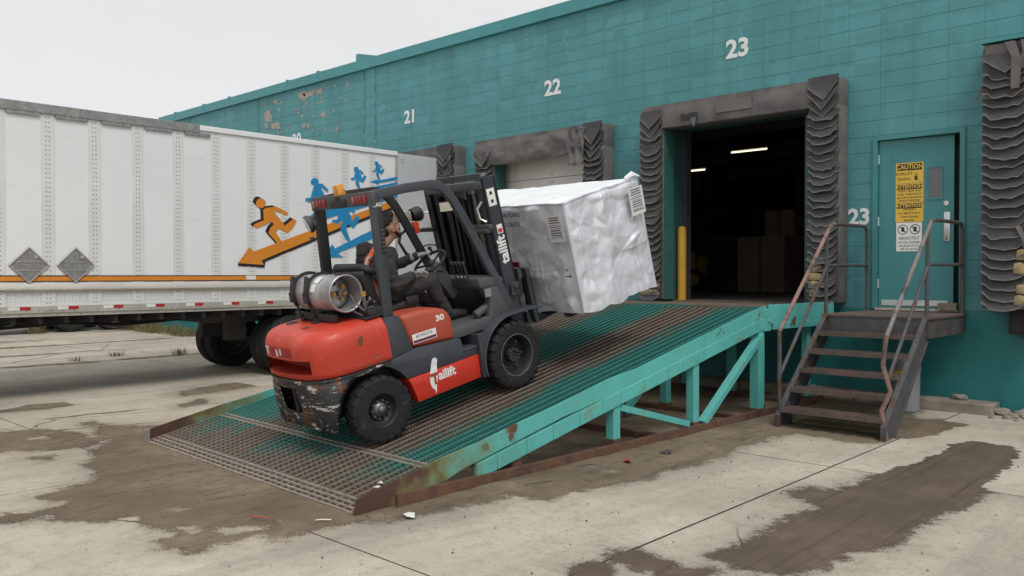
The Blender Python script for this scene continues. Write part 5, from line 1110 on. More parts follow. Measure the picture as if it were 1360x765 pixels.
M_CHIPB = pm('bare_chip', (.13, .065, .04), .8, var=.4, vscale=60, spots=(((.5, .42, .36), 40, .62, .05),))
rc_ = random.Random(21)
def chip(y, z, ry, rz, name='paint_chip'):
    hw = .5605; n = 11; P = []
    for i in range(n):
        a = 2*pi*i/n; k = rc_.uniform(.55, 1.15); P.append((hw, y+ry*k*cos(a), z+rz*k*sin(a)))
    poly_sheet(P, name, M_CHIPB, CW)
chip(-.06, .93, .030, .055); chip(.06, .765, .02, .02); chip(.10, .83, .006, .005); chip(-.02, .71, .05, .012); chip(.12, .705, .06, .010); chip(-.09, .80, .008, .006); chip(.15, .98, .012, .006)
# ---------- chassis sides
arch = [(.375*cos(a), .30+.375*sin(a)) for a in np.linspace(rad(28), rad(72), 8)]
side = [(.215, .690), (.45, .718), (.90, .680), (.98, .665), (1.0, .56), (1.15, .545), (1.15, .47)]+arch
skirt = [(.338, .47), (1.15, .47), (1.14, .245), (.40, .24), (.385, .32), (.365, .40)]
for s in (1, -1):
    b = MB(); b.prism(side, 'x', s*.34, s*.555); fb_(b, 'chassis_side', M_CHAR, bev=.006)
    b = MB(); b.prism(skirt, 'x', s*.36, s*.562); fb_(b, 'side_skirt', pm('bright_red_skirt', (.58, .038, .022), .34, var=.06, vscale=3, coat=.2, spots=(((.4, .03, .02), 3, .64, .1), ((.6, .4, .35), 30, .75, .02))), bev=.006)
    b = MB(); b.prism([(.20, .695), (.215, 1.06), (.365, 1.045), (.452, .722)], 'x', s*.44, s*.548); fb_(b, 'pillar_base', M_CHAR, bev=.006)
    b = MB(); b.box(min(s*.36, s*.566), max(s*.36, s*.566), .99, 1.15, .546, .556)
    for i in range(6): b.box(min(s*.38, s*.56), max(s*.38, s*.56), 1.0+i*.025, 1.01+i*.025, .556, .56)
    fb_(b, 'step_plate', M_PANEL, smooth=0, merge=False)
b = MB(); b.box(-.36, .36, -.28, 1.9, .30, .66); fb_(b, 'frame', M_GREASE, smooth=0)
b = MB(); b.box(-.5, .5, .9, 1.45, .66, .765)
fb_(b, 'floor_plate', M_PANEL, bev=.01)
# hood
b = MB(); hp = [(.38, 1.035), (.60, 1.03), (.80, 1.005), (.88, .975), (.925, .93), (.945, .87), (.945, .672), (.46, .722)]
b.prism(hp, 'x', -.535, .535); HOOD = fb_(b, 'engine_hood', M_RED2, bev=.045, seg=3, smooth=50)
# ---------- wheels
def truck_wheel(x, y, R, w, s, front, steer=0.):
    o = link('wheel', None, FK, (x, y, R)); o.rotation_euler = (random.uniform(0, 3), 0, steer); h = w/2; ri = R*.60 if front else R*.50
    b = MB(); b.lathe([(-h*.7, ri), (-h*.95, ri*1.05), (-h, R*.78), (-h*.95, R*.90), (-h*.8, R*.955), (h*.8, R*.955), (h*.95, R*.90), (h, R*.78), (h*.95, ri*1.05), (h*.7, ri)], n=48)
    n = 22 if front else 20
    for side_ in (-1, 1):
        for i in range(n):
            a = 2*pi*(i+(.5 if side_ > 0 else 0))/n; da = 2*pi/n*.30; V = []
            for (xx, rr, sh) in ((0.02, R*1.0, -.55), (.55, R*1.0, -.1), (.90, R*.985, .0), (1.02, R*.92, 0.), (1.03, R*.84, 0.)):
                for q in (-1, 1):
                    an = a+q*da*(1 if xx > .4 else .9)+sh*da*1.6; V.append((side_*xx*h, rr*cos(an), rr*sin(an)))
            for (xx, rr, sh) in ((0.02, R*.94, -.55), (.55, R*.945, -.1), (.90, R*.93, 0), (.97, R*.88, 0), (.99, R*.83, 0)):
                for q in (-1, 1):
                    an = a+q*da*(1 if xx > .4 else .9)+sh*da*1.6; V.append((side_*xx*h, rr*cos(an), rr*sin(an)))
            F = []
            for k in range(4): F += [(2*k, 2*k+1, 2*k+3, 2*k+2), (2*k, 2*k+2, 12+2*k, 10+2*k), (2*k+1, 11+2*k, 13+2*k, 2*k+3)]
            F += [(0, 10, 11, 1), (8, 9, 19, 18)]
            b.add(V, F)
    b.build('tyre', M_TREADR, o, smooth=30, merge=False)
    b = MB()
    if front:
        prof = [(h*.7, ri), (h*.93, ri*1.03), (h*.95, ri*.99), (h*.80, ri*.93), (h*.45, ri*.88), (-h*.1, ri*.84), (-h*.15, ri*.55), (-h*.05, ri*.5), (-h*.05, ri*.36)]
    else:
        prof = [(h*.7, ri), (h*.9, ri*1.05), (h*.92, ri*1.0), (h*.78, ri*.93), (h*.3, ri*.86), (h*.12, ri*.7), (h*.30, ri*.6), (h*.30, ri*.45)]
    b.lathe(prof, n=40, sgn=s); rim = b.build('rim', M_RIMB, o, smooth=40)
    b = MB(); b.lathe([(h*.955, ri*.985), (h*.965, ri*1.0), (h*.955, ri*1.03)], n=40, sgn=s); b.build('rim_edge', pm('worn_rim_edge', (.15, .145, .14), .6, .3, var=.5, vscale=14) if front else M_RIMB, rim, smooth=60)
    b = MB()
    if front: b.lathe([(-h*.05, ri*.37), (h*.25, ri*.34), (h*.42, ri*.28), (h*.45, ri*.2), (h*.40, ri*.18), (h*.42, 0)], n=28, sgn=s)
    else: b.lathe([(h*.30, ri*.46), (h*.55, ri*.36), (h*.62, ri*.25), (h*.8, ri*.22), (h*.9, ri*.16), (h*.93, 0)], n=28, sgn=s)
    b.build('hub', M_STEEL if not front else M_RIMB, rim, smooth=40)
    nb = 10
    for i in range(nb):
        a = 2*pi*i/nb; rb = ri*(.28 if front else .56); xb = h*(.42 if front else .28); c = (s*xb, rb*cos(a), rb*sin(a))
        b = MB(); b.cyl(c, (s*(xb+.022), c[1], c[2]), .009 if front else .010, n=6); b.build('wheel_nut', M_STEEL, rim, smooth=0)
    if front:
        for i in range(6):
            a = 2*pi*i/6+.3; c = (s*(-h*.1), ri*.68*cos(a), ri*.68*sin(a)); b = MB(); b.cyl(c, (s*(-h*.1+.03), c[1], c[2]), .013, n=6); b.build('wheel_nut', M_STEEL, rim, smooth=0)
FA = 1.585
for s in (1, -1):
    truck_wheel(s*(.585-.088), .02, .297, .176, s, False, rad(-3)); truck_wheel(s*(.615-.115), FA, .338, .23, s, True)
    # front fender
    R_ = .425; b = MB(); pin = []; pout = []
    for a in np.linspace(rad(193), rad(93), 14):
        pout.append((FA+R_*cos(a), .335+R_*sin(a))); pin.append((FA+(R_-.022)*cos(a), .335+(R_-.022)*sin(a)))
    pout += [(FA+.15, .757), (1.99, .735)]; pin += [(FA+.15, .735), (1.99, .722)]
    b.prism(pout+pin[::-1], 'x', s*.36, s*.625); fb_(b, 'fender', M_CHAR, bev=.005)
    b = MB(); b.prism([(1.15, .24), (1.175, .25), (1.178, .40), (1.22, .53), (1.3, .64), (1.15, .66)], 'x', s*.36, s*.60); fb_(b, 'fender_web', M_CHAR, smooth=0)
# ---------- overhead guard
def rail_path(pts, name, w, h, mat=M_CHAR, parent=None, up=(1, 0, 0), bev=.008):
    b = MB(); b.tube(pts, 0, rect=(w, h), up=up); return fb_(b, name, mat, parent, bev=bev)
for s in (1, -1):
    x = s*.479
    b = MB(); b.prism([(.240, 1.05), (.34, 1.035), (.432, 2.035), (.44, 2.09), (.325, 2.09), (.318, 2.0)], 'x', x-.023, x+.023); leg = fb_(b, 'guard_leg', M_CHAR if s > 0 else M_PLAST, bev=.008)
    if s > 0:
        b = MB(); b.prism([(.345, 1.60), (.388, 1.59), (.424, 1.98), (.378, 1.985)], 'x', x+.0225, x+.027); fb_(b, 'vent_plate', M_PLAST, leg, bev=.002)
        for i in range(6):
            b = MB(); z = 1.62+i*.035; y = .347+(z-1.6)*.09; b.box(x+.025, x+.034, y, y+.04, z, z+.012); fb_(b, 'louvre', M_PANEL, leg, smooth=0)
        text('lettering', 'GAS', .05, M_WLET, leg, frame((x+.0245, .375, 2.02), (0, 1, 0), (0, 0, 1)), bold=.001)
    P = [(x, .36, 2.105), (x, .7, 2.118), (x, 1.0, 2.108), (x, 1.09, 2.08), (x, 1.16, 2.02), (x, 1.22, 1.93), (x, 1.31, 1.74), (x, 1.5, 1.28), (x, 1.68, .85), (x, 1.745, .72)]
    b = MB(); b.tube(P, 0, rect=(.085, .05), up=(1, 0, 0))
    # tube's rect is (side, in-plane)
    fb_(b, 'guard_rail', M_CHAR if s > 0 else M_PLAST, bev=.01)
b = MB()
for y in np.linspace(.52, 1.05, 6): b.box(-.45, .45, y-.022, y+.022, 2.085, 2.12)
fb_(b, 'roof_bar', M_CHAR, smooth=0, merge=False)
b = MB(); b.box(-.53, .53, .325, .36, 2.025, 2.145); BAR = fb_(b, 'rear_bar', M_PANEL, bev=.006)
for a, c in ((-.49, -.25), (.215, .44)):
    b = MB(); b.box(a, c, .312, .326, 2.05, 2.118); L_ = fb_(b, 'tail_lamp', pm('red_lens', (.28, .012, .014), .2, var=.25, vscale=30, coat=.5), BAR, bev=.004)
    for i in range(1, 4): fb_(MB().box(a+(c-a)*i/4-.003, a+(c-a)*i/4+.003, .309, .3125, 2.052, 2.116), 'lens_divider', M_PLAST, L_, smooth=0)
b = MB(); b.box(-.16, .1, .31, .326, 2.03, 2.10); fb_(b, 'connector', M_PLAST, BAR, bev=.004)
b = MB(); b.lathe([(2.11, .06), (2.13, .06), (2.135, .05)], axis='z', c=(-.03, .36, 0), n=20); BC = fb_(b, 'beacon_base', M_PLAST, bev=0)
b = MB(); M_ = Matrix.Translation((-.03, .36, 2.13)) @ Matrix.Rotation(rad(-10), 4, 'Y')
b.box(-.045, .045, -.04, .04, .0, .105, M_); fb_(b, 'beacon_lens', pm('amber_lens', (.62, .26, .02), .2, var=.15, vscale=15, coat=.5), BC, bev=.012)
# work lamp on the left rear leg, facing back
b = MB(); M_ = Matrix.Translation((-.60, .28, 1.90)) @ Matrix.Rotation(rad(18), 4, 'X') @ Matrix.Rotation(rad(-18), 4, 'Z')
prof = [(-.0, .085), (.03, .088), (.08, .06), (.11, .03), (.12, 0)]
b.lathe(prof, axis='y', n=24); b.box(-.01, .12, .05, .08, -.02, .02)
LMP = fb_(b, 'work_lamp', M_PANEL); LMP.data.transform(M_)
b = MB(); b.lathe([(-.012, 0), (-.012, .05), (.0, .08)], axis='y', n=24); l2 = fb_(b, 'lamp_lens', pm('lamp_glass', (.75, .75, .68), .15, var=.1, coat=.6), LMP); l2.data.transform(M_)
b = MB(); b.cyl((.0, .20, 1.78), (.0, .245, 1.78), .012, n=8); fb_(b, 'guard_bolt', M_STEEL).location = (-.5, .03, .0)
# left front pillar: lamp, reflector, grab handle
b = MB(); b.lathe([(-.05, .06), (0, .075), (.05, .08), (.06, .06), (.062, 0)], axis='y', c=(-.56, 1.50, 1.79), n=24); LF_ = fb_(b, 'front_lamp', M_PLAST)
b = MB(); b.box(-.60, -.50, 1.25, 1.42, 1.74, 1.84); fb_(b, 'lamp_bracket', pm('tan_bracket', (.36, .33, .29), .6, var=.15), LF_, bev=.006)
b = MB(); b.lathe([(.055, .07), (.06, .083), (.066, .083), (.068, .07)], axis='y', c=(-.56, 1.50, 1.79), n=24); fb_(b, 'lamp_ring', M_ALU, LF_)
b = MB(); b.box(-.52, -.45, 1.40, 1.46, 1.60, 1.72); fb_(b, 'red_marker', pm('orange_red_lens', (.55, .06, .025), .25, coat=.4), None, bev=.01)
b = MB(); b.tube([(-.5, 1.33, 1.66), (-.5, 1.24, 1.62), (-.5, 1.21, 1.55), (-.5, 1.27, 1.42), (-.5, 1.32, 1.39), (-.5, 1.44, 1.41)], .016, n=8); fb_(b, 'grab_handle', M_PLAST)
# rear view mirror on the right front pillar, inside
b = MB(); b.box(-.075, .075, -.012, .012, -.05, .05); MI = fb_(b, 'mirror', M_PLAST, bev=.012); MI.data.transform(Matrix.Translation((.225, 1.33, 1.86)) @ Matrix.Rotation(rad(24), 4, 'Z'))
b = MB(); b.box(-.066, .066, -.0145, -.0121, -.042, .042); q = fb_(b, 'mirror_glass', pm('mirror_glass', (.8, .8, .8), .04, 1., var=0), MI, bev=.001, seg=1); q.data.transform(Matrix.Translation((.225, 1.33, 1.86)) @ Matrix.Rotation(rad(24), 4, 'Z'))
b = MB(); b.tube([(.24, 1.345, 1.86), (.36, 1.34, 1.84), (.46, 1.30, 1.80)], .008, n=6); fb_(b, 'mirror_arm', M_PLAST, MI)
# ---------- cowl, dash, steering
b = MB(); b.prism([(1.34, 1.155), (1.62, 1.125), (1.66, 1.09), (1.64, 1.02), (1.40, 1.03), (1.35, 1.07)], 'x', -.5, .5); DASH = fb_(b, 'dash_panel', M_PANEL, bev=.015)
b = MB(); b.prism([(1.42, 1.168-.03), (1.57, 1.15-.03), (1.57, 1.157-.03), (1.42, 1.175-.03)], 'x', .24, .42); fb_(b, 'dash_tray', M_PLAST, DASH, bev=.004, seg=1)
fb_(MB().prism([(1.38, 1.153), (1.44, 1.146), (1.44, 1.15), (1.38, 1.157)], 'x', .10, .2), 'dash_sticker', M_WLET, DASH, smooth=0)
for s in (1, -1):
    b = MB(); b.prism([(1.36, 1.08), (1.63, 1.06), (1.70, .74), (1.60, .72), (1.50, .62), (1.40, .70), (1.43, .82), (1.46, .92)], 'x', s*.40, s*.5); ck = fb_(b, 'cowl_cheek', M_PANEL, bev=.02)
    if s > 0:
        fb_(MB().box(.5, .503, 1.40, 1.48, .955, 1.03), 'data_plate', M_GALV, ck, smooth=0); fb_(MB().cyl((.5, 1.56, .76), (.506, 1.56, .76), .016, n=14), 'plug', M_DARK, ck)
b = MB(); b.box(-.42, .42, 1.58, 1.66, .66, 1.06); fb_(b, 'toe_board', M_GREASE, smooth=0)
M_col = frame((0, 1.40, .98), (1, 0, 0), Vector((0, -.52, .85)))
b = MB(); b.prism([(-.09, 0), (.09, 0), (.075, .34), (.05, .40), (-.05, .40), (-.075, .34)], 'z', -.06, .08, M_col); COLM = fb_(b, 'steering_column', M_PANEL, bev=.02)
for i, (u, v) in enumerate(((.03, .30), (.045, .22), (.02, .14), (-.03, .26))): fb_(MB().cyl(M_col @ Vector((u, v, .08)), M_col @ Vector((u, v, .095)), .014, n=12), 'switch', M_PLAST, COLM)
fb_(MB().tube([M_col @ Vector((.05, .33, .02)), M_col @ Vector((.2, .36, .05)), M_col @ Vector((.24, .36, .06))], .008, n=6), 'direction_lever', M_PLAST, COLM)
SWC, SWN = Vector((0, 1.19, 1.345)), Vector((0, -.50, .866)).normalized(); SWX = Vector((1, 0, 0)); SWY = SWN.cross(SWX)
b = MB(); b.tube([SWC+(SWX*cos(a)+SWY*sin(a))*.175 for a in np.linspace(0, 2*pi, 37)[:-1]], .0145, n=10, closed=True)
SW = fb_(b, 'steering_wheel', M_PLAST, smooth=60)
b = MB()
for a in (rad(90), rad(210), rad(330)): b.tube([SWC-SWN*.03, SWC+(SWX*cos(a)+SWY*sin(a))*.17], .011, n=6)
b.lathe([(0, 0)], n=3) if False else None
b.sphere(SWC-SWN*.025, .045, 14, 8); fb_(b, 'spoke', M_PLAST, SW)
b = MB(); c = SWC+(SWX*cos(rad(125))+SWY*sin(rad(125)))*.175; b.cyl(c, c+SWN*.05, .012, n=8); b.sphere(c+SWN*.06, .022, 10, 8); fb_(b, 'steering_knob', M_PLAST, SW)
for i in range(4):
    x = .20+i*.06; b = MB(); b.tube([(x, 1.33, 1.08), (x, 1.315, 1.2), (x+.01, 1.29, 1.30)], .007, n=6); b.sphere((x+.01, 1.285, 1.315), (.016, .022, .02), 10, 7); fb_(b, 'control_lever', M_PLAST)
b = MB(); b.tube([(.2, 1.28, 1.305), (.40, 1.28, 1.30), (.41, 1.29, 1.2)], .011, n=6); fb_(b, 'lever_guard', M_PLAST)
b = MB(); b.box(-.12, -.04, 1.30, 1.36, .77, .86, Matrix.Translation((0, .28, -.2)) @ Matrix.Rotation(rad(0), 4, 'X')); fb_(b, 'pedal', M_PLAST, smooth=0)
# ---------- seat
b = MB(); b.prism([(.36, 1.03), (.80, 1.02), (.83, 1.06), (.80, 1.11), (.42, 1.08), (.36, 1.1)], 'x', -.25, .25); SEAT = fb_(b, 'seat_cushion', M_VINYL, bev=.03, seg=3)
fb_(MB().box(-.23, .23, .38, .78, 1.0, 1.035), 'seat_base', M_PLAST, SEAT, smooth=0)
b = MB(); b.prism([(.30, 1.06), (.40, 1.08), (.37, 1.44), (.33, 1.47), (.26, 1.46), (.25, 1.42)], 'x', -.24, .24); fb_(b, 'backrest', M_VINYL, bev=.035, seg=3)
b = MB(); b.tube([(-.27, .34, 1.38), (-.27, .30, 1.455), (-.2, .28, 1.49), (.2, .30, 1.49), (.27, .33, 1.455), (.27, .42, 1.42)], .034, n=10); fb_(b, 'armrest_bar', M_VINYL, smooth=60)
b = MB(); b.prism([(.66, 1.06), (.80, 1.06), (.80, 1.12), (.66, 1.13)], 'x', .235, .27); fb_(b, 'belt_buckle', M_PLAST, bev=.01)
# ---------- things behind the seat
b = MB(); b.box(-.30, .50, .06, .30, 1.08, 1.10); b.box(-.05, .5, .1, .26, 1.10, 1.16); fb_(b, 'rear_tray', M_PLAST, bev=.006)
rq = random.Random(2)
b = MB(); b.cyl((.40, .14, 1.12), (.40, .14, 1.27), .02, n=10); fb_(b, 'regulator_valve', M_STEEL)
b = MB(); b.cyl((.40, .14, 1.27), (.40, .14, 1.31), .028, n=12); fb_(b, 'valve_knob', pm('brass_knob', (.45, .26, .08), .4, .5))
b = MB()
for k in range(9):
    p = Vector((.30+rq.random()*.18, .06+rq.random()*.16, 1.11+rq.random()*.1)); b.cyl(p, p+Vector((rq.uniform(-.05, .05), rq.uniform(-.05, .05), rq.uniform(-.03, .05))), rq.uniform(.008, .016), n=8)
b.tube([(.34, .05, 1.3), (.40, .06, 1.22), (.44, .1, 1.15), (.42, .16, 1.12)], .009, n=6); b.tube([(.2, .1, 1.13), (.3, .04, 1.17), (.46, .06, 1.12)], .01, n=6); fb_(b, 'gas_fitting', M_STEEL)
# cradle
b = MB(); b.box(-.40, .30, -.12, -.08, 1.10, 1.16); b.box(-.40, .30, .08, .12, 1.10, 1.16)
for x in (-.25, .0): b.box(x-.02, x+.02, -.14, .14, 1.085, 1.12)
b.box(-.03, .05, -.18, .16, 1.07, 1.10); b.tube([(-.36, 0, 1.09), (-.36, 0, 1.12)], .03); fb_(b, 'tank_cradle', M_PLAST, bev=.004, seg=1)
TC, TRd = Vector((0, 0.0, 1.325)), .160
for x in (-.27, -.02):
    b = MB(); pts = [(x, TC.y+(TRd+.008)*sin(a), TC.z+(TRd+.008)*cos(a)) for a in np.linspace(rad(-125), rad(125), 24)]; b.tube(pts, 0, rect=(.04, .01), up=(1, 0, 0))
    pts = [(x, -.15, 1.10), (x, TC.y+(TRd+.008)*sin(rad(-125)), TC.z+(TRd+.008)*cos(rad(125)))]
    b.tube([(x, -.13, 1.10), (x, -.145, 1.23)], .011, n=6)
    b.box(x-.028, x+.028, -.195, -.15, 1.27, 1.36); b.prism([(-.20, 1.30), (-.178, 1.29), (-.12, 1.48), (-.14, 1.50)], 'x', x-.03, x+.03); fb_(b, 'tank_strap', M_PLAST, bev=0)
# ---------- mast
MA = math.atan(.0676)
def my(z): return 1.735-.0676*(z-1.35)
MM = Matrix.Translation((0, my(0), 0)) @ Matrix.Rotation(MA, 4, 'X')       # local mast frame: z up the mast
def mb_(b, name, mat, parent=None, **k):
    o = b.build(name, mat, parent or FK, **k); o.data.transform(MM); return o
for s in (1, -1):
    # outer channel
    b = MB(); xo = s*.475; b.box(min(xo, xo-s*.022), max(xo, xo-s*.022), -.085, .085, .12, 2.08); b.box(min(xo, xo-s*.085), max(xo, xo-s*.085), .062, .085, .12, 2.08); b.box(min(xo, xo-s*.085), max(xo, xo-s*.085), -.085, -.062, .12, 2.08)
    mr_ = mb_(b, 'mast_rail', M_MAST if s > 0 else M_GREASE, smooth=0, merge=False)
    b = MB(); xi = s*.38; b.box(min(xi, xi-s*.02), max(xi, xi-s*.02), -.06, .09, .10, 2.04); b.box(min(xi, xi-s*.07), max(xi, xi-s*.07), .07, .09, .1, 2.04); b.box(min(xi, xi-s*.07), max(xi, xi-s*.07), -.06, -.04, .1, 2.04); mb_(b, 'inner_rail', M_GREASE if s < 0 else M_MAST, smooth=0, merge=False)
    b = MB(); b.cyl((s*.30, -.07, .12), (s*.30, -.07, 1.2), .034, n=14); b.cyl((s*.30, -.07, 1.2), (s*.30, -.07, 1.95), .022, n=12); mb_(b, 'lift_cylinder', M_STEEL if s > 0 else M_GREASE)
    b = MB(); b.cyl((s*.22, -.03, .15), (s*.22, -.03, 1.78), .012, n=8); mb_(b, 'hydraulic_pipe', M_STEEL)
    if s > 0:
        fb2 = mb_(MB().box(xo, xo+.002, -.055, .045, 1.80, 1.97), 'decal_plate', M_WLET, mr_, smooth=0)
        mb_(MB().box(xo, xo+.002, -.02, .05, 1.52, 1.61), 'decal_plate', M_WLET, mr_, smooth=0); mb_(MB().box(xo+.002, xo+.003, -.012, .042, 1.53, 1.57), 'decal_red', M_SRED, mr_, smooth=0)
        for v in (1.845, 1.925): mb_(MB().cyl((xo+.002, -.005, v), (xo+.0035, -.005, v), .018, n=14), 'decal_mark', M_SBLK, mr_, smooth=0)
        t = text('lettering', 'tailift', .150, M_WLET, mr_, frame((xo+.0012, .005, 1.36), (0, 0, 1), (0, -1, 0)), bold=.005, sx=.92); t.data.transform(MM)
b = MB(); b.box(-.46, .46, -.10, -.05, 1.98, 2.06); mb_(b, 'mast_crosshead', M_PANEL, bev=.008)
b = MB(); b.tube([(-.40, -.02, 2.07), (-.36, .06, 2.09), (.36, .06, 2.09), (.42, -.02, 2.07)], 0, rect=(.05, .05), up=(0, 0, 1)); mb_(b, 'inner_crosshead', M_PANEL, smooth=0)
b = MB(); b.box(.16, .50, -.13, -.085, 1.59, 1.64); b.box(.3, .48, -.15, -.085, 1.56, 1.60); mb_(b, 'mast_crossbar', M_PANEL, bev=.006)
b = MB(); b.box(-.42, .42, -.08, -.03, .55, .66); b.box(-.42, .42, -.08, -.03, .2, .3); mb_(b, 'lower_crossbar', M_GREASE, smooth=0, merge=False)
for x in (-.13, -.05, .05, .13):
    b = MB()
    for i in range(46): b.box(x-.016, x+.016, -.02, .0, .5+i*.032, .5+i*.032+.024)
    tag(mb_(b, 'lift_chain', M_GREASE, smooth=0, merge=False), kind='stuff')
b = MB()
for x in (-.2, -.165, -.09): b.tube([(x, -.03, .4), (x-.01, -.05, 1.2), (x, -.03, 1.92), (x+.015, .0, 1.95), (x+.02, .02, 1.5)], .014, n=8)
mb_(b, 'hose', M_GREASE, smooth=60)
b = MB(); b.lathe([(-.03, .0), (-.03, .07), (-.012, .07), (-.008, .055), (.008, .055), (.012, .07), (.03, .07), (.03, 0)], c=(-.09, -.01, 1.95), n=20); b.lathe([(-.03, .0), (-.03, .07), (-.012, .07), (-.008, .055), (.008, .055), (.012, .07), (.03, .07), (.03, 0)], c=(.09, -.01, 1.95), n=20); mb_(b, 'chain_sheave', M_PANEL)
b = MB(); b.tube([(.42, -.09, 1.86), (.38, -.13, 1.80), (.39, -.13, 1.70), (.44, -.10, 1.66)], .012, n=8); mb_(b, 'hose_loop', M_ALU)
mb_(MB().box(-.62, -.40, -.14, -.10, 1.60, 1.64), 'mast_bracket', M_PLAST, smooth=0); mb_(MB().tube([(-.42, -.12, 1.45), (-.5, -.16, 1.47), (-.54, -.2, 1.46)], .008, n=6), 'hose_hook', M_PLAST)
mb_(MB().box(-.355, .30, .012, .024, .42, 1.93), 'mast_dark_sheet', M_GREASE, smooth=0)  # dark sheet added so the space between the rails looks dark
for s in (1, -1):    # tilt cylinders with clevis
    b = MB(); b.cyl((s*.42, 1.30, .80), (s*.42, 1.62, .90), .04, n=16); b.cyl((s*.42, 1.62, .90), (s*.42, 1.70, .93), .022, n=12); fb_(b, 'tilt_cylinder', M_PANEL)
    b = MB(); b.box(-.03, .03, -.05, .03, -.06, .05); b.cyl((-.04, 0, .03), (.05, 0, .03), .035, n=14); b.cyl((.03, -.05, -.04), (.06, -.075, -.06), .018, n=8); q = fb_(b, 'mast_clevis', M_STEELD, bev=.004); q.data.transform(Matrix.Translation((s*.49, my(.95)+.02, .96)))
# ---------- carriage and forks (local mast frame, raised with the load)
b = MB(); b.box(-.48, .48, .12, .165, 1.02, 1.13); b.box(-.48, .48, .12, .165, .56, .66)
for s in (1, -1): b.box(s*.30-.03, s*.30+.03, .09, .13, .50, 1.16)
CAR = mb_(b, 'fork_carriage', M_STEELD, smooth=0, merge=False)
b = MB(); b.box(-.40, .40, .30, .345, .98, 1.08); b.box(-.40, .40, .30, .345, .50, .56)
for x in (-.40, .33): b.box(x, x+.06, .30, .345, .56, .98)
b.box(-.34, .34, .165, .31, 1.0, 1.05); b.box(-.34, .34, .165, .31, .50, .54)
mb_(b, 'side_shift_frame', M_STEELD, CAR, smooth=0, merge=False)
b = MB(); b.tube([(-.1, .18, .95), (.05, .26, .70), (.2, .28, .60)], .018, n=8); b.tube([(.25, .18, .80), (.31, .27, .62)], .016, n=8); mb_(b, 'shift_ram', M_STEEL, CAR)
for a, c in ((-.30, -.12), (-.10, .07), (.10, .33)): mb_(MB().box(a, c, .285, .30, 1.085, 1.15), 'reflector_strip', pm('dark_red_strip', (.20, .012, .02), .4, var=.15), CAR, smooth=0)
for x in (-.34, .24):
    b = MB(); b.prism([(.35, 1.05), (.40, 1.05), (.40, .53), (1.50, .515), (1.50, .50), (.40, .485), (.35, .49)], 'x', x, x+.11); mb_(b, 'fork', M_GREASE, CAR, bev=.004, seg=1, smooth=0)
# ---------- lettering on the right side
XS = .5632
island = [(.64, .585), (.668, .57), (.672, .55), (.660, .52), (.655, .48), (.650, .44), (.645, .40), (.635, .36), (.622, .33), (.615, .30), (.606, .262), (.598, .262), (.597, .295), (.575, .31), (.562, .34), (.556, .38), (.562, .42), (.572, .46), (.586, .50), (.60, .54), (.618, .575)]
poly_sheet([(XS, y, z) for y, z in island], 'island_logo', M_WLET, FK)
b = MB(); b.box(XS+.0004, XS+.0012, .566, .648, .418, .448); b.box(XS+.0004, XS+.0012, .602, .628, .34, .418); fb_(b, 'logo_bar', pm('rust_red_bar', (.30, .07, .03), .5), None, smooth=0, merge=False)
text('lettering', 'ailift', .118, M_WLET, FK, frame((XS, .755, .405), (0, 1, 0), (0, 0, 1)), bold=.004, sx=1.0)
text('lettering', '30', .072, M_WLET, HOOD, frame((.5365, .80, .912), (0, 1, 0), (0, 0, 1)), bold=.003, sx=1.35)
LB = fb_(MB().box(.535, .5375, .47, .735, .752, .838), 'maker_label', M_WLET, HOOD, smooth=0)
fb_(MB().box(.5375, .538, .475, .73, .757, .782), 'label_band', pm('plum_band', (.13, .03, .06), .5), LB, smooth=0)
text('lettering', '#FORKLIFTS', .034, M_SBLK, LB, frame((.5378, .60, .812), (0, 1, 0), (0, 0, 1)), sx=1.0)

# ================================================================= GAS CYLINDER on the cradle
GC = tag(truck_empty('gas_cylinder', (0, 0, 1.325)), 'silver steel gas cylinder strapped across the rear of the red forklift', 'gas cylinder')
M_CYL = pm('silver_cylinder', (.40, .40, .41), .38, .45, var=.12, vscale=4, spots=(((.26, .25, .25), 3, .6, .15), ((.33, .22, .22), 2.2, .64, .12)))
b = MB(); b.lathe([(-.405, 0), (-.398, .07), (-.38, .115), (-.345, .147), (-.30, .16), (.10, .16), (.15, .15), (.19, .12), (.21, .07), (.215, 0)], n=40); b.lathe([(-.155, .16), (-.155, .163), (-.145, .163), (-.145, .16)], n=40); b.build('shell', M_CYL, GC, smooth=40)
b = MB(); b.lathe([(.155, .150), (.355, .158), (.363, .165), (.37, .158), (.362, .150), (.355, .150), (.16, .145)], n=40); COLR = b.build('collar', M_CYL, GC, smooth=40)
b = MB(); b.box(.215, .25, -.02, .02, -.02, .02); b.cyl((.22, 0, 0), (.275, 0, 0), .022, n=12); b.build('valve', M_STEEL, GC)
for i, (y, z, r, m_) in enumerate(((-.055, .0, .026, 'brass_knob'), (.045, .05, .02, 'brass_knob'), (.06, -.02, .022, 'brass_knob'), (.02, -.06, .016, 'brass_knob'), (-.02, .085, .014, None), (.0, -.0, .02, None))):
    b = MB(); b.cyl((.20, y, z), (.25, y, z), r, n=12); b.cyl((.25, y, z), (.262, y, z), r*.55, n=10); b.build('valve_fitting', MATS['brass_knob'] if m_ else M_STEEL, GC)
b = MB(); b.tube([(.25, .06, -.02), (.30, .08, -.05), (.33, .10, -.09), (.30, .16, -.12)], .008, n=6); b.build('gas_hose', M_BLK, GC)
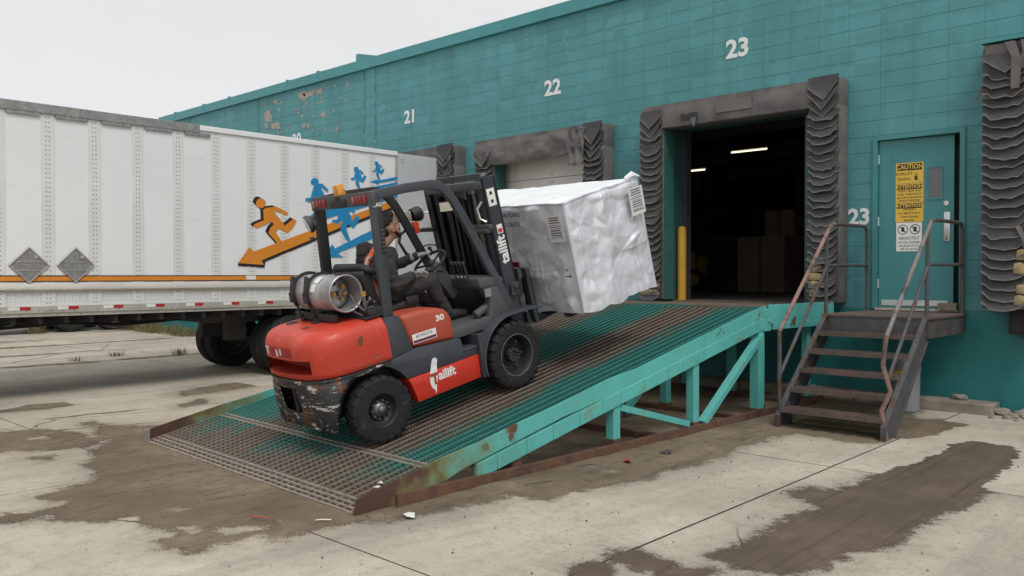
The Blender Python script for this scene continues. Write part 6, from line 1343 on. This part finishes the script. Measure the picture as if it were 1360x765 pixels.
for a0, a1, x0, x1, m_ in ((rad(108), rad(135), .04, .13, M_WLET), (rad(140), rad(165), .03, .11, M_WLET), (rad(165), rad(176), .03, .05, M_SRED)):
    b = MB(); n = 6; V = []
    for i in range(n+1):
        a = a0+(a1-a0)*i/n; V += [(x0, .1612*cos(a), .1612*sin(a)), (x1, .1612*cos(a), .1612*sin(a))]
    b.add(V, [(2*i, 2*i+1, 2*i+3, 2*i+2) for i in range(n)]); b.build('cylinder_label', m_, GC)

# ================================================================= SILVER WRAPPED LOAD
LD = tag(truck_empty('wrapped_crate', (-.26, 2.31, .60), MA), 'large crate shrouded in wrinkled silver tarpaulin carried on the forks', 'crate')
M_TARP = pm('silver_tarpaulin', (.73, .735, .79), .34, .28, var=.05, vscale=4, bump=.10, bscale=40, spots=(((.47, .475, .51), 2.2, .58, .2),))
M_TARPT = pm('sky_lit_top_sheet', (.80, .82, .83), .5, .0, var=.06, vscale=6, bump=.2, bscale=25)  # top of the tarpaulin, coloured whiter for the sky light on it
CWd, CDp, CH = 1.14, 1.15, 1.12      # half width, depth, height
from mathutils.geometry import delaunay_2d_cdt
def crumple_field(seed, w, h, nx, ny, amp, jitter=.9):
    """piecewise flat facets over a w x h sheet, like creased foil: returns a sampler"""
    r = random.Random(seed); P = []; Hh = []
    for i in range(nx+1):
        for j in range(ny+1):
            bx_ = i in (0, nx); by_ = j in (0, ny)
            P.append(Vector(((i+(0 if bx_ else r.uniform(-.5, .5)*jitter))*w/nx, (j+(0 if by_ else r.uniform(-.5, .5)*jitter)+(.5 if (i % 2 and not by_) else 0)*(0 if by_ else .6))*h/ny))); Hh.append(r.gauss(0, 1)*amp)
    vo, _, fo, ov, _, _ = delaunay_2d_cdt(P, [], [], 0, 1e-6)
    Hh2 = [Hh[o[0]] if o else 0. for o in ov]; T = [(np.array([vo[i][:] for i in f]), [Hh2[i] for i in f]) for f in fo]
    return T
def sample(T, X, Y):
    Z = np.zeros(X.shape)
    for p, hh in T:
        (x0, y0), (x1, y1), (x2, y2) = p; d = (y1-y2)*(x0-x2)+(x2-x1)*(y0-y2)
        if abs(d) < 1e-12: continue
        a = ((y1-y2)*(X-x2)+(x2-x1)*(Y-y2))/d; b_ = ((y2-y0)*(X-x2)+(x0-x2)*(Y-y2))/d; c = 1-a-b_
        m_ = (a >= -1e-6) & (b_ >= -1e-6) & (c >= -1e-6); Z[m_] = a[m_]*hh[0]+b_[m_]*hh[1]+c[m_]*hh[2]
    return Z
FIELD = {}
def wr(u, v, seed, vert):
    k = (seed, vert)
    if k not in FIELD:
        w, h = 2.6, 1.4; X, Y = np.meshgrid(np.linspace(0, w, 261), np.linspace(0, h, 141), indexing='ij')
        if vert: Z = sample(crumple_field(int(seed), w, h, 18, 3, .012), X, Y)+sample(crumple_field(int(seed)+5, w, h, 34, 6, .0075), X, Y)+sample(crumple_field(int(seed)+9, w, h, 44, 20, .0016), X, Y)+sum(.0065*np.clip(.5+np.sin(Y*5+c*9), 0, 1)*np.clip(1-np.abs(X-c-.09*(Y-.6)*np.sin(c*17)-.02*np.sin(Y*4+c))/.012, 0, 1) for c in (.31, .52, .83, 1.13, 1.21, 1.5, 1.62, 1.93, 2.0, 2.31))+.004*np.clip(np.sin(X*4.1), 0, 1)*np.clip(1-np.abs(Y-.62-.03*np.sin(X*2.6))/.012, 0, 1)
        else: Z = sample(crumple_field(int(seed), w, h, 10, 6, .010), X, Y)+sample(crumple_field(int(seed)+5, w, h, 30, 16, .004), X, Y)
        FIELD[k] = Z
    Z = FIELD[k]; i = min(259.99, max(0, (u+1.3)*100)); j = min(139.99, max(0, (v+.15)*100)); a, b_ = int(i), int(j); fx, fy = i-a, j-b_
    return float((Z[a, b_]*(1-fx)+Z[a+1, b_]*fx)*(1-fy)+(Z[a, b_+1]*(1-fx)+Z[a+1, b_+1]*fx)*fy)+.012
def panel(name, mat, fn, nu, nv, norm):
    vs = []; norm = Vector(norm)
    for i in range(nu+1):
        for j in range(nv+1): vs.append(fn(i/nu, j/nv))
    me = bpy.data.meshes.new(name); me.from_pydata(vs, [], [(i*(nv+1)+j, (i+1)*(nv+1)+j, (i+1)*(nv+1)+j+1, i*(nv+1)+j+1) for i in range(nu) for j in range(nv)])
    me.materials.append(mat); me.shade_smooth(); o = link(name, me, LD)
    return o
edge = lambda t: min(1., min(t, 1-t)/.06)
def hemz(x): return -.01-.06*abs(mnoise.noise(Vector((x*3, 1, 5))))
def topz(x, y): return CH+.015*mnoise.fractal(Vector((x*2.5, y*2.5, 2)), 1, 2, 3)
def f_rear(u, v):
    x = -CWd+2*CWd*u; z = hemz(x)+(topz(x, 0)-hemz(x))*v; return (x, -wr(x, z, 1., True)*1.25*edge(u)*min(1, (1-v)/.05+.15), z)
def f_right(u, v):
    y = CDp*u; zz = hemz(y+9)-.05*u; z = zz+(topz(CWd, y)-zz)*v
    ph = (u*2.9+.5*(1-v)*(1-u)+.55*mnoise.noise(Vector((y*2.1, z*1.1, 3)))) % 1.; fl = .034*(ph/.3 if ph < .3 else (1-ph)/.7)*(1-.7*v)*(.5+.9*abs(mnoise.noise(Vector((y*1.3, 4, 9)))))
    return (CWd+(wr(y-.3, z, 21., True)*1.7+fl)*edge(u)*min(1, (1-v)/.05+.15)+.02*(1-v)*u, y, z)
def f_left(u, v):
    y = CDp*u; z = hemz(y+3)+(topz(-CWd, y)-hemz(y+3))*v; return (-CWd-wr(y, z, 33., True)*edge(u)*min(1, (1-v)/.05+.15), y, z)
def f_front(u, v):
    x = -CWd+2*CWd*u; z = hemz(x)+(topz(x, CDp)-hemz(x))*v; return (x, CDp+wr(x, z, 44., True)*edge(u)*min(1, (1-v)/.05+.15), z)
def f_top(u, v):
    x = -CWd+2*CWd*u; y = CDp*v; return (x, y, topz(x, y)+wr(x, y, 55., False)*.6*edge(u)*edge(v))
panel('rear_cover', M_TARP, f_rear, 220, 110, (0, -1, 0)); panel('right_cover', M_TARP, f_right, 120, 110, (1, 0, 0)); panel('left_cover', M_TARP, f_left, 40, 40, (-1, 0, 0)); panel('front_cover', M_TARP, f_front, 60, 40, (0, 1, 0)); panel('top_cover', M_TARPT, f_top, 90, 50, (0, 0, 1))
b = MB(); ed = lambda t: .006*mnoise.noise(Vector((t*9, 2, 1)))
b.tube([(CWd-.004, .012+ed(z), z) for z in np.linspace(.0, CH-.01, 30)], .012, n=6); b.tube([(CWd+.004+ed(y), y, topz(CWd, y)-.004) for y in np.linspace(0, CDp, 30)], .013, n=6); b.tube([(x, ed(x), topz(x, 0)-.004) for x in np.linspace(-CWd, CWd, 50)], .012, n=6)
b.tube([(CWd, CDp+ed(z), z) for z in np.linspace(-.02, CH, 24)], .012, n=6); b.build('seam_fold', M_TARP, LD, smooth=60)
b = MB(); b.tube([(CWd-.02, CDp-.16, CH+.02), (CWd+.0, CDp-.06, CH+.045), (CWd+.02, CDp+.02, CH+.01)], [.02, .035, .012], n=6); b.build('tied_corner', M_TARPT, LD)
b = MB(); b.box(-CWd+.06, CWd-.06, .03, CDp-.04, -.02, .06)
for x in (-.95, .0, .85): b.box(x-.05, x+.05, .05, CDp-.06, -.085, -.02)
b.build('crate_base', pm('dark_crate_base', (.06, .05, .045), .8, var=.2), LD, smooth=0, merge=False)
M_PAPER = pm('printed_paper', (.62, .62, .61), .6, var=.06); M_INK = pm('grey_ink', (.10, .10, .12), .6)
def sheet(name, M, w, h):
    b = MB(); b.box(-w/2, w/2, -h/2, h/2, 0, .002, M); p = b.build(name, M_PAPER, LD, smooth=0)
    r = random.Random(3); y = h/2-.025
    while y > -h/2+.03:
        ww = w*r.uniform(.3, .42); sz = r.choice((.006, .008, .012)); q = MB().box(-ww, ww, y-sz/2, y+sz/2, .002, .0028, M); q.build('print_line', M_INK, p, smooth=0); y -= sz+.012
sheet('address_sheet', frame((1.03, -.056, .87), (1, 0, 0), (0, 0, 1)) @ Matrix.Rotation(rad(2), 4, 'Z'), .21, .27)
sheet('address_sheet', frame((CWd+.08, CDp-.15, .90), (0, 1, 0), (0, 0, 1)), .23, .29)
text('lettering', 'NOT FOR FORKS', .062, M_INK, LD, frame((.30, -.040, 1.03), (1, 0, 0), (0, 0, 1)), bold=.001); text('lettering', 'HOLD CRATE', .062, M_INK, LD, frame((.32, -.040, .93), (1, 0, 0), (0, 0, 1)), bold=.001)
text('lettering', 'IR', .05, M_INK, LD, frame((1.06, -.044, .44), (1, 0, 0), (0, 0, 1))); b = MB(); b.prism([(1.03, .375), (1.09, .375), (1.09, .362), (1.115, .381), (1.09, .40), (1.09, .387), (1.03, .387)], 'y', -.046, -.044); b.build('arrow_print', M_INK, LD, smooth=0)
# ================================================================= DRIVER
PE = tag(truck_empty('person', (0, .58, 1.08)), 'person in dark hooded jacket with orange vest straps driving the red forklift', 'person')
POFF = Vector((0, -.58, -1.08))
def capsule(b, p, q, r0, r1, n=14):
    """tapered limb segment with rounded ends"""
    p = Vector(p); q = Vector(q); d = (q-p); L = d.length; d.normalize(); a = d.orthogonal().normalized(); c = d.cross(a); rings = []
    for k in range(5):
        t = pi/2*k/4; rings.append((p-d*r0*cos(t), max(.0015, r0*sin(t))))
    for k in range(5):
        t = pi/2*k/4; rings.append((q+d*r1*sin(t), max(.0015, r1*cos(t))))
    b.loft([[o+(a*cos(2*pi*j/n)+c*sin(2*pi*j/n))*r for j in range(n)] for o, r in rings], cap0=True, cap1=True)
def chain(b, pts, rs):
    for i in range(len(pts)-1): capsule(b, pts[i], pts[i+1], rs[i], rs[i+1])
def fuse(b, name, mat, parent, voxel=.011, sm=6, disp=None):
    """melt the segments into one continuous skin"""
    me = b.mesh(name, mat, smooth=0, merge=False); me.transform(Matrix.Translation(POFF)); o = link(name, me)
    m = o.modifiers.new('r', 'REMESH'); m.mode = 'VOXEL'; m.voxel_size = voxel
    s = o.modifiers.new('s', 'SMOOTH'); s.factor = .5; s.iterations = sm
    dg = bpy.context.evaluated_depsgraph_get(); me2 = bpy.data.meshes.new_from_object(o.evaluated_get(dg))
    bpy.data.objects.remove(o); bpy.data.meshes.remove(me); me2.name = name
    if disp:
        me2.update(); nn_ = [v.normal.copy() for v in me2.vertices]
        for v, nv in zip(me2.vertices, nn_): v.co += nv*disp(v.co)
    me2.materials.clear(); me2.materials.append(mat); me2.shade_smooth(); return link(name, me2, parent)
M_SKIN = pm('skin', (.42, .225, .155), .5, var=.08, vscale=20); M_JAC = pm('charcoal_hoodie', (.032, .030, .029), .9, var=.25, vscale=8, bump=.3, bscale=90, spots=(((.045, .042, .038), 7, .6, .15),))
M_TRO = pm('charcoal_trousers', (.032, .03, .031), .88, var=.2, vscale=8, bump=.25, bscale=110); M_SHOE = pm('black_boot', (.03, .028, .027), .6, var=.3, vscale=15)
M_GLV = pm('grey_knit_glove', (.30, .29, .275), .85, var=.25, vscale=25, bump=.5, bscale=160); M_HAIR = pm('black_hair', (.012, .010, .009), .6, var=.3, vscale=40, bump=.5, bscale=200)
M_VEST = pm('orange_vest_strap', (.72, .13, .06), .6, var=.1); M_REFL = pm('silver_vest_tape', (.62, .56, .52), .4, var=.1)
hipR, hipL, kneeR, kneeL, ankR, ankL = (.10, .60, 1.165), (-.10, .60, 1.165), (.165, 1.04, 1.205), (-.165, 1.02, 1.20), (.165, 1.165, .865), (-.17, 1.24, .865)
chest, nbase, headc = (0, .545, 1.42), (0, .635, 1.585), Vector((0, .785, 1.755))
shR, shL = (.20, .60, 1.535), (-.195, .60, 1.535); elR, elL = (.275, .555, 1.27), (-.30, .86, 1.345); wrR, wrL = (.205, .80, 1.295), (-.155, 1.13, 1.415)
# skin body: head, neck and a slim figure under the clothes
b = MB(); HX = Matrix.Rotation(rad(14), 3, 'X')
hp_ = lambda x, y, z: headc+HX @ Vector((x, y, z))*1.1
b.sphere(hp_(0, -.012, .035), (0.0836, 0.1045, 0.0968), 20, 14, HX); b.sphere(hp_(0, .03, -.03), (0.0638, 0.0726, 0.0858), 18, 12, HX); b.sphere(hp_(0, .055, -.075), (0.0396, 0.0374, 0.0330), 12, 8, HX)
capsule(b, hp_(0, .086, .012), hp_(0, .108, -.022), .011, .016, 10); b.sphere(hp_(0, .075, .028), (0.0638, 0.0242, 0.0154), 14, 8, HX); b.sphere(hp_(0, .092, -.055), (0.0286, 0.0154, 0.0132), 12, 8, HX)
for s in (1, -1): b.sphere(hp_(s*.077, -.008, -.005), (0.0121, 0.0242, 0.0363), 10, 8, HX); b.sphere(hp_(s*.042, .064, -.018), (0.0242, 0.0220, 0.0198), 10, 8, HX)
chain(b, [nbase, hp_(0, -.02, -.06)], [.058, .056]); chain(b, [(0, .585, 1.19), chest, (0, .60, 1.52)], [.11, .125, .09])
for sh, el, wr_ in ((shR, elR, wrR), (shL, elL, wrL)): chain(b, [(0, .6, 1.52), sh, el, wr_], [.07, .05, .038, .028])
for hi, kn, an in ((hipR, kneeR, ankR), (hipL, kneeL, ankL)): chain(b, [(0, .59, 1.17), hi, kn, an], [.09, .07, .05, .035])
BODY = fuse(b, 'body', M_SKIN, PE, .0085, 4)
for s in (1, -1):
    o = MB().sphere(hp_(s*.033, .0835, .008), .0125, 12, 8).build('eye', pm('eye_white', (.5, .48, .46), .2), BODY); o.data.transform(Matrix.Translation(POFF))
    o = MB().sphere(hp_(s*.033, .0925, .006), .0062, 8, 6).build('iris', M_BLK, BODY); o.data.transform(Matrix.Translation(POFF))
    o = MB(); o.tube([hp_(s*.014, .1, .026), hp_(s*.035, .098, .031), hp_(s*.056, .082, .025)], [.005, .0065, .004], n=6); o = o.build('eyebrow', M_HAIR, BODY); o.data.transform(Matrix.Translation(POFF))
# hair: short on the sides, fuller on top, and a dark beard
b = MB(); b.sphere(hp_(0, -.022, .062), (0.0858, 0.1034, 0.0825), 20, 14, HX); b.sphere(hp_(0, .05, .108), (0.0605, 0.0495, 0.0308), 14, 8, HX); b.sphere(hp_(0, -.065, .01), (0.0748, 0.0550, 0.0825), 16, 10, HX)
fuse(b, 'hair', M_HAIR, PE, .008, 3, lambda c: .006*mnoise.noise(c*70))
b = MB(); b.sphere(hp_(0, .058, -.083), (0.0473, 0.0396, 0.0330), 16, 10, HX); b.tube([hp_(.028, .083, -.048), hp_(0, .103, -.042), hp_(-.028, .083, -.048)], [.008, .009, .008], n=8)
for s in (1, -1): chain(b, [hp_(s*.068, .008, -.03), hp_(s*.057, .03, -.07), hp_(s*.03, .06, -.09)], [.012, .016, .018])
fuse(b, 'beard', M_HAIR, PE, .007, 2)
# jacket with hood
b = MB()
for k, (y, z, rx, ry) in enumerate(((.575, 1.15, .19, .17), (.565, 1.25, .195, .18), (.56, 1.35, .205, .185), (.555, 1.44, .215, .18), (.565, 1.52, .19, .155))): b.sphere((0, y, z), (rx, ry, .085), 22, 12)
chain(b, [(-.17, .60, 1.535), (0, .60, 1.565), (.17, .575, 1.535)], [.07, .075, .07])
chain(b, [shR, (.25, .53, 1.40), elR, (.245, .68, 1.275), wrR], [.086, .076, .07, .06, .046]); chain(b, [shL, (-.27, .72, 1.43), elL, (-.23, 1.0, 1.375), wrL], [.074, .064, .058, .052, .042])
b.tube([(.0+.10*cos(a), .60-.03+.10*sin(a), 1.605-.035*sin(a)) for a in np.linspace(0, 2*pi, 25)[:-1]], .038, n=10, closed=True)
b.sphere((0, .49, 1.62), (.12, .062, .062), 16, 10); b.sphere((0, .465, 1.575), (.10, .05, .06), 16, 10)
JK = fuse(b, 'jacket', M_JAC, PE, .0105, 4, lambda c: .007*(1-abs(mnoise.noise(Vector((c.x*9, c.y*9, c.z*16)))*3)) if True else 0)
# trousers
b = MB(); b.sphere((0, .575, 1.15), (.175, .14, .085), 20, 12)
for hi, kn, an in ((hipR, kneeR, ankR), (hipL, kneeL, ankL)):
    mid = tuple((Vector(hi)+Vector(kn))/2+Vector((0, 0, .006))); cal = tuple((Vector(kn)*.5+Vector(an)*.5)+Vector((0, -.02, 0)))
    chain(b, [hi, mid, kn, cal, an], [.096, .090, .074, .068, .062])
fuse(b, 'trousers', M_TRO, PE, .0105, 4, lambda c: .006*(1-abs(mnoise.noise(Vector((c.x*10, c.y*14, c.z*12)))*3)))
for an, toe in ((ankR, (.175, 1.37, .80)), (ankL, (-.18, 1.45, .80))):
    a = Vector(an); t = Vector(toe); h = a+Vector((0, -.02, -.045)); b = MB(); chain(b, [a+Vector((0, 0, .03)), h], [.052, .046]); chain(b, [h, (h+t)/2+Vector((0, 0, .012)), t], [.044, .046, .038])
    fuse(b, 'boot', M_SHOE, PE, .009, 3)
    s_ = MB(); 
# gloves: palm, four fingers and a thumb, closed on what they hold
def glove(name, wrist, palm_dir, knuck_dir, curl_dir, bend):
    """wrist point, direction of the palm, direction across the knuckles, direction the fingers curl to"""
    w = Vector(wrist); d = Vector(palm_dir).normalized(); k = Vector(knuck_dir); k = (k-d*k.dot(d)).normalized(); c = Vector(curl_dir); c = (c-d*c.dot(d)-k*c.dot(k)).normalized(); b = MB()
    capsule(b, w-d*.04, w+d*.02, .040, .036); 
    for i in range(4): capsule(b, w+d*.015+k*(i-1.5)*.012, w+d*.092+k*(i-1.5)*.023, .021, .0145)
    for i, ln in enumerate((.90, 1., .95, .76)):
        p = w+d*.094+k*(i-1.5)*.0245; ang = 0; pts = [p]
        for sg, l in enumerate((.042, .027, .022)):
            ang += bend[sg]; p = p+(d*cos(ang)+c*sin(ang))*l*ln; pts.append(p)
        chain(b, pts, [.0128, .0118, .0108, .0095])
    th = w+d*.03-k*.032; chain(b, [th, th+d*.035-k*.018+c*.016, th+d*.060-k*.008+c*.036], [.015, .0125, .0105])
    return fuse(b, name, M_GLV, PE, .0048, 2)
hl = SWC+(SWX*cos(rad(128))+SWY*sin(rad(128)))*.175
d_ = (hl+SWN*.028-Vector(wrL)).normalized()
glove('glove', wrL, d_, SWX*1., -SWN, (.25, .9, .9))
glove('glove', wrR, (-.10, .85, .0), (-.6, 0, -.75), (-.5, .2, -.9), (.35, .5, .45))
# vest straps following the jacket surface
from mathutils.bvhtree import BVHTree
bv = BVHTree.FromPolygons([v.co.copy() for v in JK.data.vertices], [tuple(p.vertices) for p in JK.data.polygons])
def strap(name, pts, w, mat, off=.006):
    V = []; P = [Vector(p)+POFF for p in pts]
    path = []
    for p, q in zip(P[:-1], P[1:]): path += [p.lerp(q, t) for t in np.linspace(0, 1, 7)[:-1]]
    path.append(P[-1]); n = len(path)
    for i, p in enumerate(path):
        t = (path[min(i+1, n-1)]-path[max(i-1, 0)]).normalized(); loc, nr, _, _ = bv.find_nearest(p); s = nr.cross(t).normalized()
        for u in (-1, 1):
            l2, n2, _, _ = bv.find_nearest(loc+s*u*w/2); V.append(l2+n2*off)
    me = bpy.data.meshes.new(name); me.from_pydata(V, [], [(2*i, 2*i+1, 2*i+3, 2*i+2) for i in range(n-1)]); me.materials.append(mat); me.shade_smooth(); return link(name, me, PE)
for s in (1, -1):
    pts = [(s*.17, .43, 1.18), (s*.15, .36, 1.35), (s*.10, .36, 1.47), (s*.12, .52, 1.62), (s*.12, .66, 1.58), (s*.12, .72, 1.42), (s*.12, .72, 1.25)]
    strap('vest_strap', pts, .058, M_VEST); strap('vest_tape', pts, .02, M_REFL, .0085)
strap('vest_strap', [(-.17, .48, 1.24), (0, .42, 1.24), (.17, .48, 1.24)], .06, M_VEST)
